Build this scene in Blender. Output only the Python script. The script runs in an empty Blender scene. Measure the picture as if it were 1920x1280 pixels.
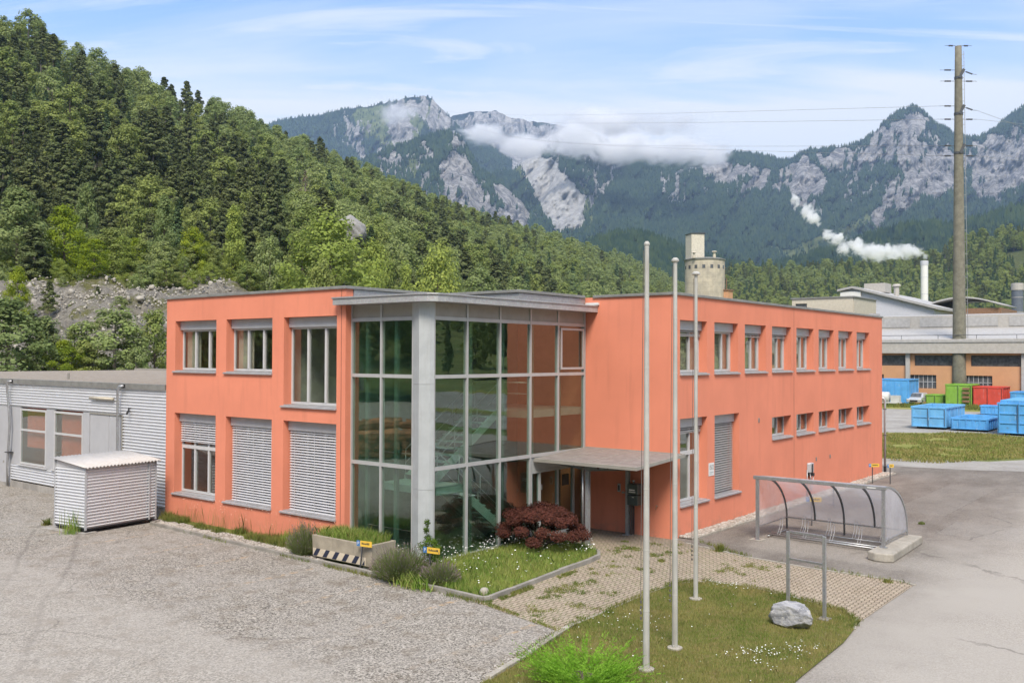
import bpy, math, random
import numpy as np
from mathutils import Vector, Matrix

scene = bpy.context.scene
# ------------------------------------------------------------------ camera
CAM = np.array([14.3038, -26.4886, 5.7943])
FWD = np.array([-0.61841253, 0.78569927, 0.01557554])
RGT = np.array([0.78582563, 0.61843636, 0.00381426])
UPV = np.array([0.00663562, -0.01459845, 0.99987142])
FPX = 1748.709
camd = bpy.data.cameras.new("camera")
cam = bpy.data.objects.new("camera", camd)
scene.collection.objects.link(cam)
cam.matrix_world = Matrix(((RGT[0], UPV[0], -FWD[0], CAM[0]), (RGT[1], UPV[1], -FWD[1], CAM[1]),
                           (RGT[2], UPV[2], -FWD[2], CAM[2]), (0, 0, 0, 1)))
camd.sensor_width = 36
camd.lens = FPX / 1920 * 36
camd.clip_start = 0.1
camd.clip_end = 30000
scene.camera = cam

# ------------------------------------------------------------------ world, sun, exposure
SUN_H = np.array([0.60, -0.80]); SUN_EL = math.radians(50)
w = bpy.data.worlds.new("World"); scene.world = w; w.use_nodes = True
nt = w.node_tree; nt.nodes.clear()
def wn(t, **k):
    n = nt.nodes.new(t)
    for a, b in k.items(): setattr(n, a, b)
    return n
sky = wn('ShaderNodeTexSky', sky_type='NISHITA', sun_disc=False)
sky.sun_elevation = SUN_EL; sky.sun_rotation = math.atan2(SUN_H[0], SUN_H[1])
sky.air_density = 1.0; sky.dust_density = 1.6; sky.ozone_density = 1.6; sky.altitude = 600
tc = wn('ShaderNodeTexCoord')
def wdot(vec):
    n = wn('ShaderNodeVectorMath', operation='DOT_PRODUCT'); nt.links.new(tc.outputs['Generated'], n.inputs[0])
    n.inputs[1].default_value = vec; return n.outputs['Value']
def wm(op, a, b=None, c=None, clamp=False):
    n = wn('ShaderNodeMath', operation=op, use_clamp=clamp)
    for i, v in enumerate((a, b, c)):
        if v is None: continue
        if isinstance(v, (int, float)): n.inputs[i].default_value = v
        else: nt.links.new(v, n.inputs[i])
    return n.outputs[0]
dz = wdot((0, 0, 1)); dr = wdot((0.786, 0.618, 0)); df = wdot((-0.618, 0.786, 0))
den = wm('ADD', wm('MAXIMUM', dz, 0.0), 0.10)
comb = wn('ShaderNodeCombineXYZ')
nt.links.new(wm('DIVIDE', dr, den), comb.inputs[0]); nt.links.new(wm('DIVIDE', df, den), comb.inputs[1])
def wnoise(scale, sc, detail, dist, rot=0.0, off=(0, 0, 0), rough=0.55):
    mp = wn('ShaderNodeMapping'); mp.inputs['Scale'].default_value = sc; mp.inputs['Rotation'].default_value = (0, 0, rot)
    mp.inputs['Location'].default_value = off
    nt.links.new(comb.outputs[0], mp.inputs[0])
    n = wn('ShaderNodeTexNoise'); n.inputs['Scale'].default_value = scale; n.inputs['Detail'].default_value = detail
    n.inputs['Roughness'].default_value = rough; n.inputs['Distortion'].default_value = dist
    nt.links.new(mp.outputs[0], n.inputs['Vector']); return n.outputs['Fac']
def wramp(v, a, b):
    n = wn('ShaderNodeMapRange', interpolation_type='SMOOTHSTEP'); n.inputs[1].default_value = a; n.inputs[2].default_value = b
    nt.links.new(v, n.inputs[0]); return n.outputs[0]
c1 = wramp(wnoise(0.9, (0.5, 1.25, 1), 7, 0.7, 0.12, (3.1, 1.7, 0)), 0.36, 0.62)
c2 = wramp(wnoise(2.2, (0.32, 1.5, 1), 8, 1.2, -0.22, (0.4, 5.2, 0), 0.6), 0.42, 0.66)
cl = wm('MAXIMUM', c1, wm('MULTIPLY', c2, 0.7))
low = wm('SUBTRACT', 1.0, wramp(dz, 0.06, 0.36))
fac = wm('ADD', wm('MULTIPLY', cl, 0.95), wm('MULTIPLY', low, 0.95), clamp=True)
skyc = wn('ShaderNodeMix', data_type='RGBA', blend_type='MULTIPLY'); skyc.inputs[0].default_value = 1.0
nt.links.new(sky.outputs[0], skyc.inputs['A']); skyc.inputs['B'].default_value = (1.42, 1.64, 2.0, 1)
mix = wn('ShaderNodeMix', data_type='RGBA'); nt.links.new(fac, mix.inputs[0])
nt.links.new(skyc.outputs['Result'], mix.inputs['A']); mix.inputs['B'].default_value = (7.6, 7.6, 7.6, 1)
bg = wn('ShaderNodeBackground'); bg.inputs[1].default_value = 0.10
nt.links.new(mix.outputs['Result'], bg.inputs[0])
wo = wn('ShaderNodeOutputWorld'); nt.links.new(bg.outputs[0], wo.inputs[0])
w.cycles.sampling_method = 'AUTOMATIC'

sd = bpy.data.lights.new("sun", 'SUN'); sd.energy = 3.7; sd.angle = math.radians(20); sd.color = (1.0, 0.90, 0.77)
so = bpy.data.objects.new("sun", sd); scene.collection.objects.link(so)
sv = Vector((SUN_H[0] * math.cos(SUN_EL), SUN_H[1] * math.cos(SUN_EL), math.sin(SUN_EL)))
so.rotation_euler = sv.to_track_quat('Z', 'Y').to_euler(); so.location = (0, -40, 60)
scene.view_settings.view_transform = 'Standard'; scene.view_settings.look = 'None'
scene.view_settings.exposure = 0.55; scene.view_settings.gamma = 1.0
cy = scene.cycles
cy.use_denoising = True; cy.max_bounces = 12; cy.transparent_max_bounces = 24; cy.volume_bounces = 10
cy.diffuse_bounces = 3; cy.glossy_bounces = 3; cy.caustics_reflective = False; cy.caustics_refractive = False
cy.volume_max_steps = 128; cy.sample_clamp_indirect = 6

# ------------------------------------------------------------------ helpers
rnd = random.Random(7)
def W(px, py, d):
    return CAM + d * (FWD + RGT * ((px - 960) / FPX) - UPV * ((py - 640) / FPX))
def hsh(ix, iy, s):
    v = np.sin(ix * 127.1 + iy * 311.7 + s * 74.7) * 43758.5453
    return v - np.floor(v)
def vnoise(x, y, s=0):
    x = np.asarray(x, float); y = np.asarray(y, float)
    ix = np.floor(x); iy = np.floor(y); fx = x - ix; fy = y - iy
    fx = fx * fx * (3 - 2 * fx); fy = fy * fy * (3 - 2 * fy)
    a = hsh(ix, iy, s); b = hsh(ix + 1, iy, s); c = hsh(ix, iy + 1, s); d = hsh(ix + 1, iy + 1, s)
    return (a * (1 - fx) + b * fx) * (1 - fy) + (c * (1 - fx) + d * fx) * fy
def fbm(x, y, o=4, s=0, ridged=False):
    t = 0; a = 0.5; n = 0
    for i in range(o):
        v = vnoise(x * 2 ** i + 17 * i, y * 2 ** i - 9 * i, s + i)
        if ridged: v = 1 - abs(2 * v - 1)
        t = t + v * a; n += a; a *= 0.5
    return t / n

def link(o): scene.collection.objects.link(o); return o
def fastmesh(name, V, F):
    V = np.asarray(V, np.float32); me = bpy.data.meshes.new(name)
    if isinstance(F, np.ndarray):
        k = F.shape[1]; n = len(F)
        me.vertices.add(len(V)); me.vertices.foreach_set('co', V.ravel())
        me.loops.add(n * k); me.loops.foreach_set('vertex_index', F.astype(np.int32).ravel())
        me.polygons.add(n); me.polygons.foreach_set('loop_start', np.arange(0, n * k, k, dtype=np.int32))
        me.polygons.foreach_set('loop_total', np.full(n, k, dtype=np.int32))
        me.update(calc_edges=True)
    else:
        me.from_pydata([tuple(v) for v in V.tolist()], [], F)
    me.validate(); return me
class MB:
    def __init__(s): s.V = []; s.F = []
    def add(s, V, F):
        b = len(s.V); s.V += [tuple(map(float, v)) for v in V]; s.F += [tuple(i + b for i in f) for f in F]; return s
    def box(s, x0, x1, y0, y1, z0, z1):
        return s.add([(x0, y0, z0), (x1, y0, z0), (x1, y1, z0), (x0, y1, z0), (x0, y0, z1), (x1, y0, z1), (x1, y1, z1), (x0, y1, z1)],
                     [(0, 3, 2, 1), (4, 5, 6, 7), (0, 1, 5, 4), (1, 2, 6, 5), (2, 3, 7, 6), (3, 0, 4, 7)])
    def quad(s, a, b, c, d): return s.add([a, b, c, d], [(0, 1, 2, 3)])
    def prism(s, pts, z0, z1):
        n = len(pts); f = lambda z: [z] * n if not isinstance(z, (list, tuple)) else z
        A, B = f(z0), f(z1)
        V = [(p[0], p[1], A[i]) for i, p in enumerate(pts)] + [(p[0], p[1], B[i]) for i, p in enumerate(pts)]
        return s.add(V, [tuple(range(n))[::-1], tuple(range(n, 2 * n))] + [(i, (i + 1) % n, n + (i + 1) % n, n + i) for i in range(n)])
    def tube(s, pts, r, n=8, caps=True):
        pts = [Vector(p) for p in pts]; m = len(pts)
        R = r if isinstance(r, (list, tuple)) else [r] * m
        V = []; up = None
        for i, p in enumerate(pts):
            d = (pts[min(i + 1, m - 1)] - pts[max(i - 1, 0)]).normalized()
            if up is None:
                up = Vector((0, 0, 1)) if abs(d.z) < 0.9 else Vector((1, 0, 0))
            a = d.cross(up).normalized(); b = a.cross(d).normalized(); up = b
            for k in range(n):
                t = 2 * math.pi * k / n
                V.append(p + a * math.cos(t) * R[i] + b * math.sin(t) * R[i])
        F = [(i * n + k, i * n + (k + 1) % n, (i + 1) * n + (k + 1) % n, (i + 1) * n + k) for i in range(m - 1) for k in range(n)]
        if caps: F += [tuple(range(n))[::-1], tuple(range((m - 1) * n, m * n))]
        return s.add(V, F)
    def bar(s, a, b, w, h, up=(0, 0, 1)):
        a = Vector(a); b = Vector(b); d = (b - a).normalized(); u = Vector(up)
        x = d.cross(u).normalized() * w / 2; y = x.cross(d).normalized() * h / 2
        V = [a - x - y, a + x - y, a + x + y, a - x + y, b - x - y, b + x - y, b + x + y, b - x + y]
        return s.add(V, [(0, 1, 2, 3), (7, 6, 5, 4), (0, 4, 5, 1), (1, 5, 6, 2), (2, 6, 7, 3), (3, 7, 4, 0)])
    def lathe(s, cx, cyy, prof, n=24):
        V = []; m = len(prof)
        for r, z in prof:
            for k in range(n):
                t = 2 * math.pi * k / n; V.append((cx + r * math.cos(t), cyy + r * math.sin(t), z))
        F = [(i * n + k, i * n + (k + 1) % n, (i + 1) * n + (k + 1) % n, (i + 1) * n + k) for i in range(m - 1) for k in range(n)]
        F += [tuple(range(n))[::-1], tuple(range((m - 1) * n, m * n))]
        return s.add(V, F)
def islands(mb):
    n = len(mb.V); par = list(range(n))
    def fd(a):
        while par[a] != a: par[a] = par[par[a]]; a = par[a]
        return a
    for f in mb.F:
        for q in f[1:]: par[fd(q)] = fd(f[0])
    gs = {}
    for f in mb.F: gs.setdefault(fd(f[0]), []).append(f)
    out = []
    for fs in gs.values():
        ids = sorted({q for f in fs for q in f}); mp = {q: i for i, q in enumerate(ids)}; o = MB(); o.V = [mb.V[q] for q in ids]; o.F = [tuple(mp[q] for q in f) for f in fs]; out.append(o)
    return out
def obj(name, mb, m, parent=None, smooth=False, bevel=0.0, label=None, local=False, loc=None, split=False):
    if split: return [obj(name, q, m, parent, smooth, bevel, label, local, loc) for q in islands(mb)]
    V = np.array(mb.V if isinstance(mb, MB) else mb[0], float)
    F = mb.F if isinstance(mb, MB) else mb[1]
    off = np.zeros(3)
    if loc is not None: off = np.array(loc, float)
    elif parent is not None and not local:
        q = parent
        while q.parent is not None: q = q.parent
        off = np.array(q.location)
    me = fastmesh(name, V - off if not local else V, F)
    for mm in (m if isinstance(m, (list, tuple)) else [m]): me.materials.append(mm)
    if smooth: me.shade_smooth()
    o = bpy.data.objects.new(name, me); link(o)
    if parent is not None: o.parent = parent
    if loc is not None: o.location = loc
    if bevel:
        b = o.modifiers.new("bevel", 'BEVEL'); b.width = bevel; b.segments = 2; b.limit_method = 'ANGLE'
    if label: o['label'] = label
    return o
def thing(name, label, cat, loc=(0, 0, 0), group=None, rot=0):
    o = bpy.data.objects.new(name, None); link(o); o.location = loc; o.rotation_euler = (0, 0, rot); o.empty_display_size = .2
    o['label'] = label; o['category'] = cat; o['kind'] = 'thing'
    if group: o['group'] = group
    return o
def tag(o, label, cat, group=None, kind='thing'):
    o['label'] = label; o['category'] = cat; o['kind'] = kind
    if group: o['group'] = group
    return o
def struct(name, mb, m, smooth=False):
    o = obj(name, mb, m, smooth=smooth); o['kind'] = 'structure'; o['label'] = name.replace('_', ' '); return o
def sheet(pts, z):
    return MB().add([(p[0], p[1], z) for p in pts], [tuple(range(len(pts)))])

# ------------------------------------------------------------------ material node kit
class NM:
    def __init__(s, name):
        s.m = bpy.data.materials.new(name); s.m.use_nodes = True; s.t = s.m.node_tree; s.t.nodes.clear()
        s.out = s.t.nodes.new('ShaderNodeOutputMaterial')
        s._c = None
    def n(s, t, **k):
        n = s.t.nodes.new(t)
        for a, b in k.items(): setattr(n, a, b)
        return n
    def l(s, a, b): s.t.links.new(a, b)
    def setin(s, sock, v):
        if hasattr(v, 'is_output'): s.l(v, sock)
        elif isinstance(v, (tuple, list)) and len(v) == 3 and sock.type == 'RGBA': sock.default_value = (*v, 1)
        else: sock.default_value = v
    def co(s, kind='Object'):
        if s._c is None: s._c = s.n('ShaderNodeTexCoord')
        return s._c.outputs[kind]
    def pos(s): return s.n('ShaderNodeNewGeometry').outputs['Position']
    def mapv(s, v, sc=(1, 1, 1), rot=(0, 0, 0), loc=(0, 0, 0)):
        m = s.n('ShaderNodeMapping'); s.l(v, m.inputs[0]); m.inputs['Scale'].default_value = sc
        m.inputs['Rotation'].default_value = rot; m.inputs['Location'].default_value = loc; return m.outputs[0]
    def noise(s, v, scale, detail=4, rough=.55, dist=0.0, out='Fac'):
        n = s.n('ShaderNodeTexNoise'); s.l(v, n.inputs['Vector']); n.inputs['Scale'].default_value = scale
        n.inputs['Detail'].default_value = detail; n.inputs['Roughness'].default_value = rough
        n.inputs['Distortion'].default_value = dist; return n.outputs[out]
    def voro(s, v, scale, feature='F1', out='Distance', rand=1.0):
        n = s.n('ShaderNodeTexVoronoi', feature=feature); s.l(v, n.inputs['Vector']); n.inputs['Scale'].default_value = scale
        n.inputs['Randomness'].default_value = rand; return n.outputs[out]
    def ramp(s, v, a, b, c=0.0, d=1.0, smooth=True):
        n = s.n('ShaderNodeMapRange', interpolation_type='SMOOTHSTEP' if smooth else 'LINEAR')
        s.setin(n.inputs[0], v)
        for i, x in enumerate((a, b, c, d)): n.inputs[i + 1].default_value = x
        return n.outputs[0]
    def mix(s, f, a, b, blend='MIX'):
        n = s.n('ShaderNodeMix', data_type='RGBA', blend_type=blend); s.setin(n.inputs[0], f)
        s.setin(n.inputs['A'], a); s.setin(n.inputs['B'], b); return n.outputs['Result']
    def math(s, op, a, b=None, clamp=False):
        n = s.n('ShaderNodeMath', operation=op, use_clamp=clamp); s.setin(n.inputs[0], a)
        if b is not None: s.setin(n.inputs[1], b)
        return n.outputs[0]
    def sep(s, v):
        n = s.n('ShaderNodeSeparateXYZ'); s.l(v, n.inputs[0]); return n.outputs
    def comb(s, x, y, z=0.0):
        n = s.n('ShaderNodeCombineXYZ'); s.setin(n.inputs[0], x); s.setin(n.inputs[1], y); s.setin(n.inputs[2], z); return n.outputs[0]
    def bump(s, h, strength=.3, dist=.01, nrm=None):
        n = s.n('ShaderNodeBump'); s.l(h, n.inputs['Height']); n.inputs['Strength'].default_value = strength
        n.inputs['Distance'].default_value = dist
        if nrm is not None: s.l(nrm, n.inputs['Normal'])
        return n.outputs[0]
    def bsdf(s, col, rough=.8, metal=0.0, bump=None, spec=.5, **k):
        b = s.n('ShaderNodeBsdfPrincipled'); s.setin(b.inputs['Base Color'], col); s.setin(b.inputs['Roughness'], rough)
        s.setin(b.inputs['Metallic'], metal); b.inputs['Specular IOR Level'].default_value = spec
        if bump is not None: s.l(bump, b.inputs['Normal'])
        return b.outputs[0]
    def fin(s, sh): s.l(sh, s.out.inputs[0]); return s.m
def lin(r, g, b):
    f = lambda c: (c / 255 / 12.92) if c / 255 <= .04045 else ((c / 255 + .055) / 1.055) ** 2.4
    return (f(r), f(g), f(b))
def mul(c, k): return tuple(x * k for x in c)

def m_stucco(name, col, stain=.30):
    m = NM(name); p = m.pos()
    n1 = m.noise(p, .55, 5, .6); n2 = m.noise(p, 55, 3); n3 = m.noise(m.mapv(p, (2.2, 2.2, .22)), 1.6, 5, .6)
    sz = m.sep(p)[2]; low = m.ramp(sz, .0, .55, 1, 0)
    c = m.mix(m.ramp(n1, .3, .72), mul(col, .94), mul(col, 1.05))
    c = m.mix(m.math('MULTIPLY', m.ramp(n3, .5, .76), stain), c, mul(col, .66))
    c = m.mix(m.math('MULTIPLY', m.ramp(n2, .38, .7), .32), c, mul(col, .74))
    c = m.mix(m.math('MULTIPLY', m.math('MULTIPLY', low, m.ramp(m.noise(p, 3.5, 5), .42, .7)), .35), c, (.30, .20, .15))
    return m.fin(m.bsdf(c, .92, bump=m.bump(m.noise(p, 48, 5, .75), .6, .012), spec=.2))
def m_flat(name, col, rough=.5, metal=0.0, var=.10, scale=3.0, spec=.5, dirt=0.0):
    m = NM(name); p = m.pos(); n = m.noise(p, scale, 5, .6)
    c = m.mix(m.ramp(n, .3, .7), mul(col, 1 - var), mul(col, 1 + var))
    if dirt: c = m.mix(m.math('MULTIPLY', m.ramp(m.noise(m.mapv(p, (5, 5, .5)), 2.2, 5, .65), .5, .78), dirt), c, (.16, .13, .09))
    return m.fin(m.bsdf(c, m.ramp(m.noise(p, scale * 5, 3), .2, .8, rough * .85, min(1, rough * 1.15)), metal, spec=spec))
def m_galv(name='galvanised_metal', col=(.42, .44, .46), rough=.45, metal=.75):
    m = NM(name); p = m.pos()
    v = m.voro(p, 22, out='Color'); n = m.noise(p, 2.5, 4)
    c = m.mix(.16, mul(col, 1.0), v, 'OVERLAY'); c = m.mix(m.ramp(n, .35, .7, 0, .35), c, mul(col, .72))
    h = m.n('ShaderNodeRGBToBW'); m.l(c, h.inputs[0])
    return m.fin(m.bsdf(h.outputs[0] if False else m.mix(.75, c, h.outputs[0]), rough, metal))
def m_concrete(name, col=(.42, .40, .36), moss=.0):
    m = NM(name); p = m.pos(); n = m.noise(p, 1.8, 6, .65); n2 = m.noise(p, 30, 4, .7)
    c = m.mix(m.ramp(n, .3, .72), mul(col, .75), mul(col, 1.12)); c = m.mix(m.ramp(n2, .45, .7, 0, .25), c, mul(col, .55))
    st = m.noise(m.mapv(p, (6, 6, .5)), 2.0, 5, .65); c = m.mix(m.ramp(st, .52, .78, 0, .4), c, mul(col, .45))
    if moss: c = m.mix(m.ramp(m.noise(p, 5, 5), .55, .75, 0, moss), c, (.10, .11, .05))
    return m.fin(m.bsdf(c, .9, bump=m.bump(n2, .35, .006), spec=.25))
def m_glass(name, tint=(.60, .66, .62), refl=1.0, dark=0.0):
    m = NM(name); p = m.pos()
    tr = m.n('ShaderNodeBsdfTransparent'); tr.inputs[0].default_value = (*tint, 1)
    gl = m.n('ShaderNodeBsdfGlossy'); gl.inputs['Roughness'].default_value = .0; gl.inputs[0].default_value = (.92, .96, .94, 1)
    bp = m.bump(m.noise(p, .9, 2), .045, .05); m.l(bp, gl.inputs['Normal'])
    ge = m.n('ShaderNodeNewGeometry'); dt = m.n('ShaderNodeVectorMath', operation='DOT_PRODUCT'); m.l(ge.outputs['Incoming'], dt.inputs[0]); m.l(ge.outputs['Normal'], dt.inputs[1])
    g1 = m.math('SUBTRACT', 1.0, m.math('ABSOLUTE', dt.outputs['Value']), clamp=True)
    f = m.math('MULTIPLY', m.math('ADD', m.math('MULTIPLY', m.math('POWER', g1, 5.0), .95), .05), refl, clamp=True)
    mx = m.n('ShaderNodeMixShader'); m.l(f, mx.inputs[0]); m.l(tr.outputs[0], mx.inputs[1]); m.l(gl.outputs[0], mx.inputs[2])
    return m.fin(mx.outputs[0])
def m_leaf(name, cols, trans=.35, rough=.6, objvar=True, noise=1.2):
    m = NM(name)
    if objvar: r = m.n('ShaderNodeObjectInfo').outputs['Random']
    else: r = .5
    p = m.co('Object'); nz = m.noise(m.pos(), noise, 3)
    c = m.mix(r, cols[0], cols[1]); c = m.mix(m.ramp(nz, .35, .65), c, cols[2])
    wn_ = m.n('ShaderNodeTexWhiteNoise', noise_dimensions='3D')
    q = m.n('ShaderNodeVectorMath', operation='SNAP'); m.l(p, q.inputs[0]); q.inputs[1].default_value = (.045, .045, .045); m.l(q.outputs[0], wn_.inputs['Vector'])
    c = m.mix(m.math('MULTIPLY', wn_.outputs['Value'], .5), c, mul(cols[0], .55))
    d = m.n('ShaderNodeBsdfDiffuse'); m.l(c, d.inputs[0]); t = m.n('ShaderNodeBsdfTranslucent'); m.l(c, t.inputs[0])
    mx = m.n('ShaderNodeMixShader'); mx.inputs[0].default_value = trans; m.l(d.outputs[0], mx.inputs[1]); m.l(t.outputs[0], mx.inputs[2])
    return m.fin(mx.outputs[0])

ORANGE = (.75, .265, .165)
M = {}
M['orange'] = m_stucco('orange_render', ORANGE)
M['orange_in'] = m_flat('orange_inner_wall', (.62, .20, .10), .8)
M['white_frame'] = m_flat('white_window_frame', (.54, .54, .54), .4, var=.04)
M['sill'] = m_flat('aluminium_sill', (.44, .44, .45), .35, .35, var=.08, dirt=.15)
M['shutter'] = m_flat('shutter_casing', (.44, .45, .47), .4, .15, var=.05)
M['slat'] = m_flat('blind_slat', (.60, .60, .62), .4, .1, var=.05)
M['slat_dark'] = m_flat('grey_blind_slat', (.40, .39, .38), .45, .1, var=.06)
M['glass'] = m_glass('window_glass', (.90, .93, .91), 2.2)
M['glass_big'] = m_glass('green_tinted_glass', (.80, .90, .84), 2.3)
M['galv'] = m_galv()
M['zinc'] = m_galv('zinc_sheet', (.40, .40, .40), .5, .45)
M['zinc_light'] = m_galv('zinc_fascia', (.44, .445, .44), .5, .35)
M['roofcap'] = m_flat('parapet_cap', (.25, .25, .235), .5, .2, var=.15, dirt=.25)
M['panel_grey'] = m_flat('grey_cladding_panel', (.30, .285, .25), .6, var=.06)
M['column'] = m_flat('pale_steel_column', (.43, .455, .46), .45, .1, var=.06, dirt=.18)
M['mullion'] = m_flat('pale_mullion', (.44, .445, .44), .4, .15, var=.05)
M['corr'] = m_flat('corrugated_aluminium', (.76, .77, .79), .36, .35, var=.03, dirt=.05)
M['corr_roof'] = m_flat('corrugated_roof_sheet', (.50, .475, .445), .5, .1, var=.06, dirt=.10)
M['concrete'] = m_concrete('concrete', (.31, .29, .255))
M['concrete_light'] = m_concrete('pale_concrete', (.40, .37, .315), .25)
M['plinth'] = m_concrete('plinth_concrete', (.36, .34, .31))
M['pylon'] = m_concrete('pylon_concrete', (.215, .205, .16))
M['dark_metal'] = m_flat('dark_metal', (.035, .035, .037), .5, .4)
M['steel_dark'] = m_flat('weathered_steel', (.10, .105, .11), .5, .5, dirt=.2)
M['steel'] = m_galv('painted_steel_beam', (.33, .35, .38), .5, .4)
M['pole'] = m_flat('pale_pole_paint', (.45, .445, .41), .45, .1, var=.10, scale=2, dirt=.35)
M['black'] = m_flat('black_plastic', (.02, .02, .022), .45)
M['white'] = m_flat('white_paint', (.74, .74, .72), .5, var=.04)
M['cream'] = m_flat('cream_render', (.55, .50, .40), .8, var=.08, dirt=.2)
M['yellow'] = m_flat('yellow_sign', (.75, .48, .06), .5, var=.05)
M['blue_sign'] = m_flat('blue_sign', (.05, .18, .42), .5)
M['ink'] = m_flat('sign_ink', (.06, .05, .04), .6)
M['ink_grey'] = m_flat('grey_ink', (.36, .42, .42), .6)
M['rubber'] = m_flat('navy_stripe_paint', (.022, .027, .055), .6)
M['ceil'] = m_flat('interior_ceiling', (.35, .36, .33), .9)
M['floor_in'] = m_flat('interior_floor', (.12, .14, .12), .5)
M['wall_in'] = m_flat('interior_wall', (.50, .50, .43), .9)
M['wall_green'] = m_flat('green_interior', (.075, .13, .09), .6)
M['stair'] = m_flat('stair_stringer', (.36, .48, .42), .5)
M['curtain'] = m_flat('beige_curtain', (.50, .44, .37), .9)
M['wood'] = m_flat('pale_wood', (.50, .37, .20), .6)
M['bark'] = m_flat('bark', (.10, .08, .06), .9, var=.3, scale=8)
M['bark_pale'] = m_flat('pale_bark', (.23, .20, .17), .9, var=.3, scale=8)
M['grey_door'] = m_flat('pale_door_panel', (.44, .445, .46), .5, var=.04)
M['mailbox'] = m_flat('mailbox_metal', (.10, .12, .11), .4, .5)
M['rope'] = m_flat('halyard', (.12, .11, .10), .8)
M['poly'] = None
m = NM('polycarbonate'); p = m.pos()
tr = m.n('ShaderNodeBsdfTransparent'); tr.inputs[0].default_value = (.93, .94, .95, 1)
dd = m.n('ShaderNodeBsdfDiffuse'); dd.inputs[0].default_value = (.80, .81, .84, 1)
tl = m.n('ShaderNodeBsdfTranslucent'); tl.inputs[0].default_value = (.80, .81, .84, 1)
gg = m.n('ShaderNodeBsdfGlossy'); gg.inputs['Roughness'].default_value = .15
a1 = m.n('ShaderNodeMixShader'); a1.inputs[0].default_value = .5; m.l(dd.outputs[0], a1.inputs[1]); m.l(tl.outputs[0], a1.inputs[2])
a2 = m.n('ShaderNodeMixShader'); m.l(m.ramp(m.noise(p, 1.3, 5), .3, .75, .40, .62), a2.inputs[0]); m.l(tr.outputs[0], a2.inputs[1]); m.l(a1.outputs[0], a2.inputs[2])
a3 = m.n('ShaderNodeMixShader'); a3.inputs[0].default_value = .05; m.l(a2.outputs[0], a3.inputs[1]); m.l(gg.outputs[0], a3.inputs[2])
M['poly'] = m.fin(a3.outputs[0])

# ground materials -------------------------------------------------
def m_gravel_asphalt():
    m = NM('gravel_asphalt'); p = m.pos()
    cell = m.voro(p, 34, out='Color'); h = m.n('ShaderNodeRGBToBW'); m.l(cell, h.inputs[0])
    sp = h.outputs[0]; big = m.noise(p, .22, 5, .6); med = m.noise(p, 1.4, 5, .65)
    c = m.mix(m.ramp(sp, .15, .85, 0, 1, False), (.088, .079, .066), (.47, .432, .375))
    c = m.mix(m.ramp(big, .38, .66), c, m.mix(.4, c, (.35, .325, .29)))
    c = m.mix(m.ramp(med, .47, .72, 0, .6), c, (.17, .138, .10))
    x, y, z = m.sep(p)
    # worn yellow bay lines running away from the kerb, and dark joints
    u = m.math('ADD', x, m.math('MULTIPLY', y, -.02)); fr = m.math('MODULO', m.math('ADD', u, 200.35), 2.62)
    line = m.math('MULTIPLY', m.math('LESS_THAN', m.math('ABSOLUTE', m.math('SUBTRACT', fr, 1.0)), .08), m.ramp(y, -15.2, -14.6))
    line = m.math('MULTIPLY', line, m.math('MULTIPLY', m.ramp(y, -9.9, -9.7, 1, 0), m.ramp(x, -19, -18.5)))
    wear = m.ramp(m.noise(p, 3.5, 6, .8), .46, .62); near = m.ramp(y, -13.5, -10.0, .12, .8)
    c = m.mix(m.math('MULTIPLY', m.math('MULTIPLY', line, wear), m.math('MULTIPLY', near, .75)), c, (.50, .33, .16))
    # tyre tracks
    wv = m.math('ADD', m.math('MULTIPLY', m.math('ADD', x, 8.0), .62), m.math('MULTIPLY', m.math('ADD', y, 17.0), 1.0))
    wv = m.math('ADD', wv, m.math('MULTIPLY', m.noise(p, .15, 2), 1.6))
    for off in (.35, 1.95):
        tk = m.ramp(m.math('ABSOLUTE', m.math('SUBTRACT', wv, off)), .01, .14, 1, 0)
        tk = m.math('MULTIPLY', tk, m.math('MULTIPLY', m.ramp(m.noise(p, 2.4, 4), .36, .5), m.ramp(x, -4, -1, 1, 0)))
        c = m.mix(m.math('MULTIPLY', tk, .42), c, (.13, .115, .098))
    # brighter swept strip where the newer surfacing begins
    j = m.math('ADD', y, m.math('MULTIPLY', x, .045)); j = m.math('ADD', j, m.math('MULTIPLY', m.noise(p, .7, 4), .5))
    c = m.mix(m.ramp(j, -15.2, -14.4, .38, 0), c, (.40, .37, .325))
    ck = m.voro(m.n('ShaderNodeVectorMath', operation='ADD').outputs[0], .2) if False else None
    vv = m.n('ShaderNodeVectorMath', operation='ADD'); m.l(p, vv.inputs[0]); m.l(m.noise(p, .8, 6, .75, out='Color'), vv.inputs[1]); cr = m.voro(vv.outputs[0], .19, feature='DISTANCE_TO_EDGE')
    c = m.mix(m.math('MULTIPLY', m.ramp(cr, 0, .006, 1, 0), m.ramp(m.noise(p, .4, 3), .45, .6, 0, .6)), c, (.08, .07, .06))
    c = m.mix(m.ramp(m.noise(p, .9, 7, .8), .60, .70, 0, .5), c, (.12, .105, .085))
    bp = m.bump(sp, .5, .010)
    return m.fin(m.bsdf(c, .95, bump=bp, spec=.15))
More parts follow.
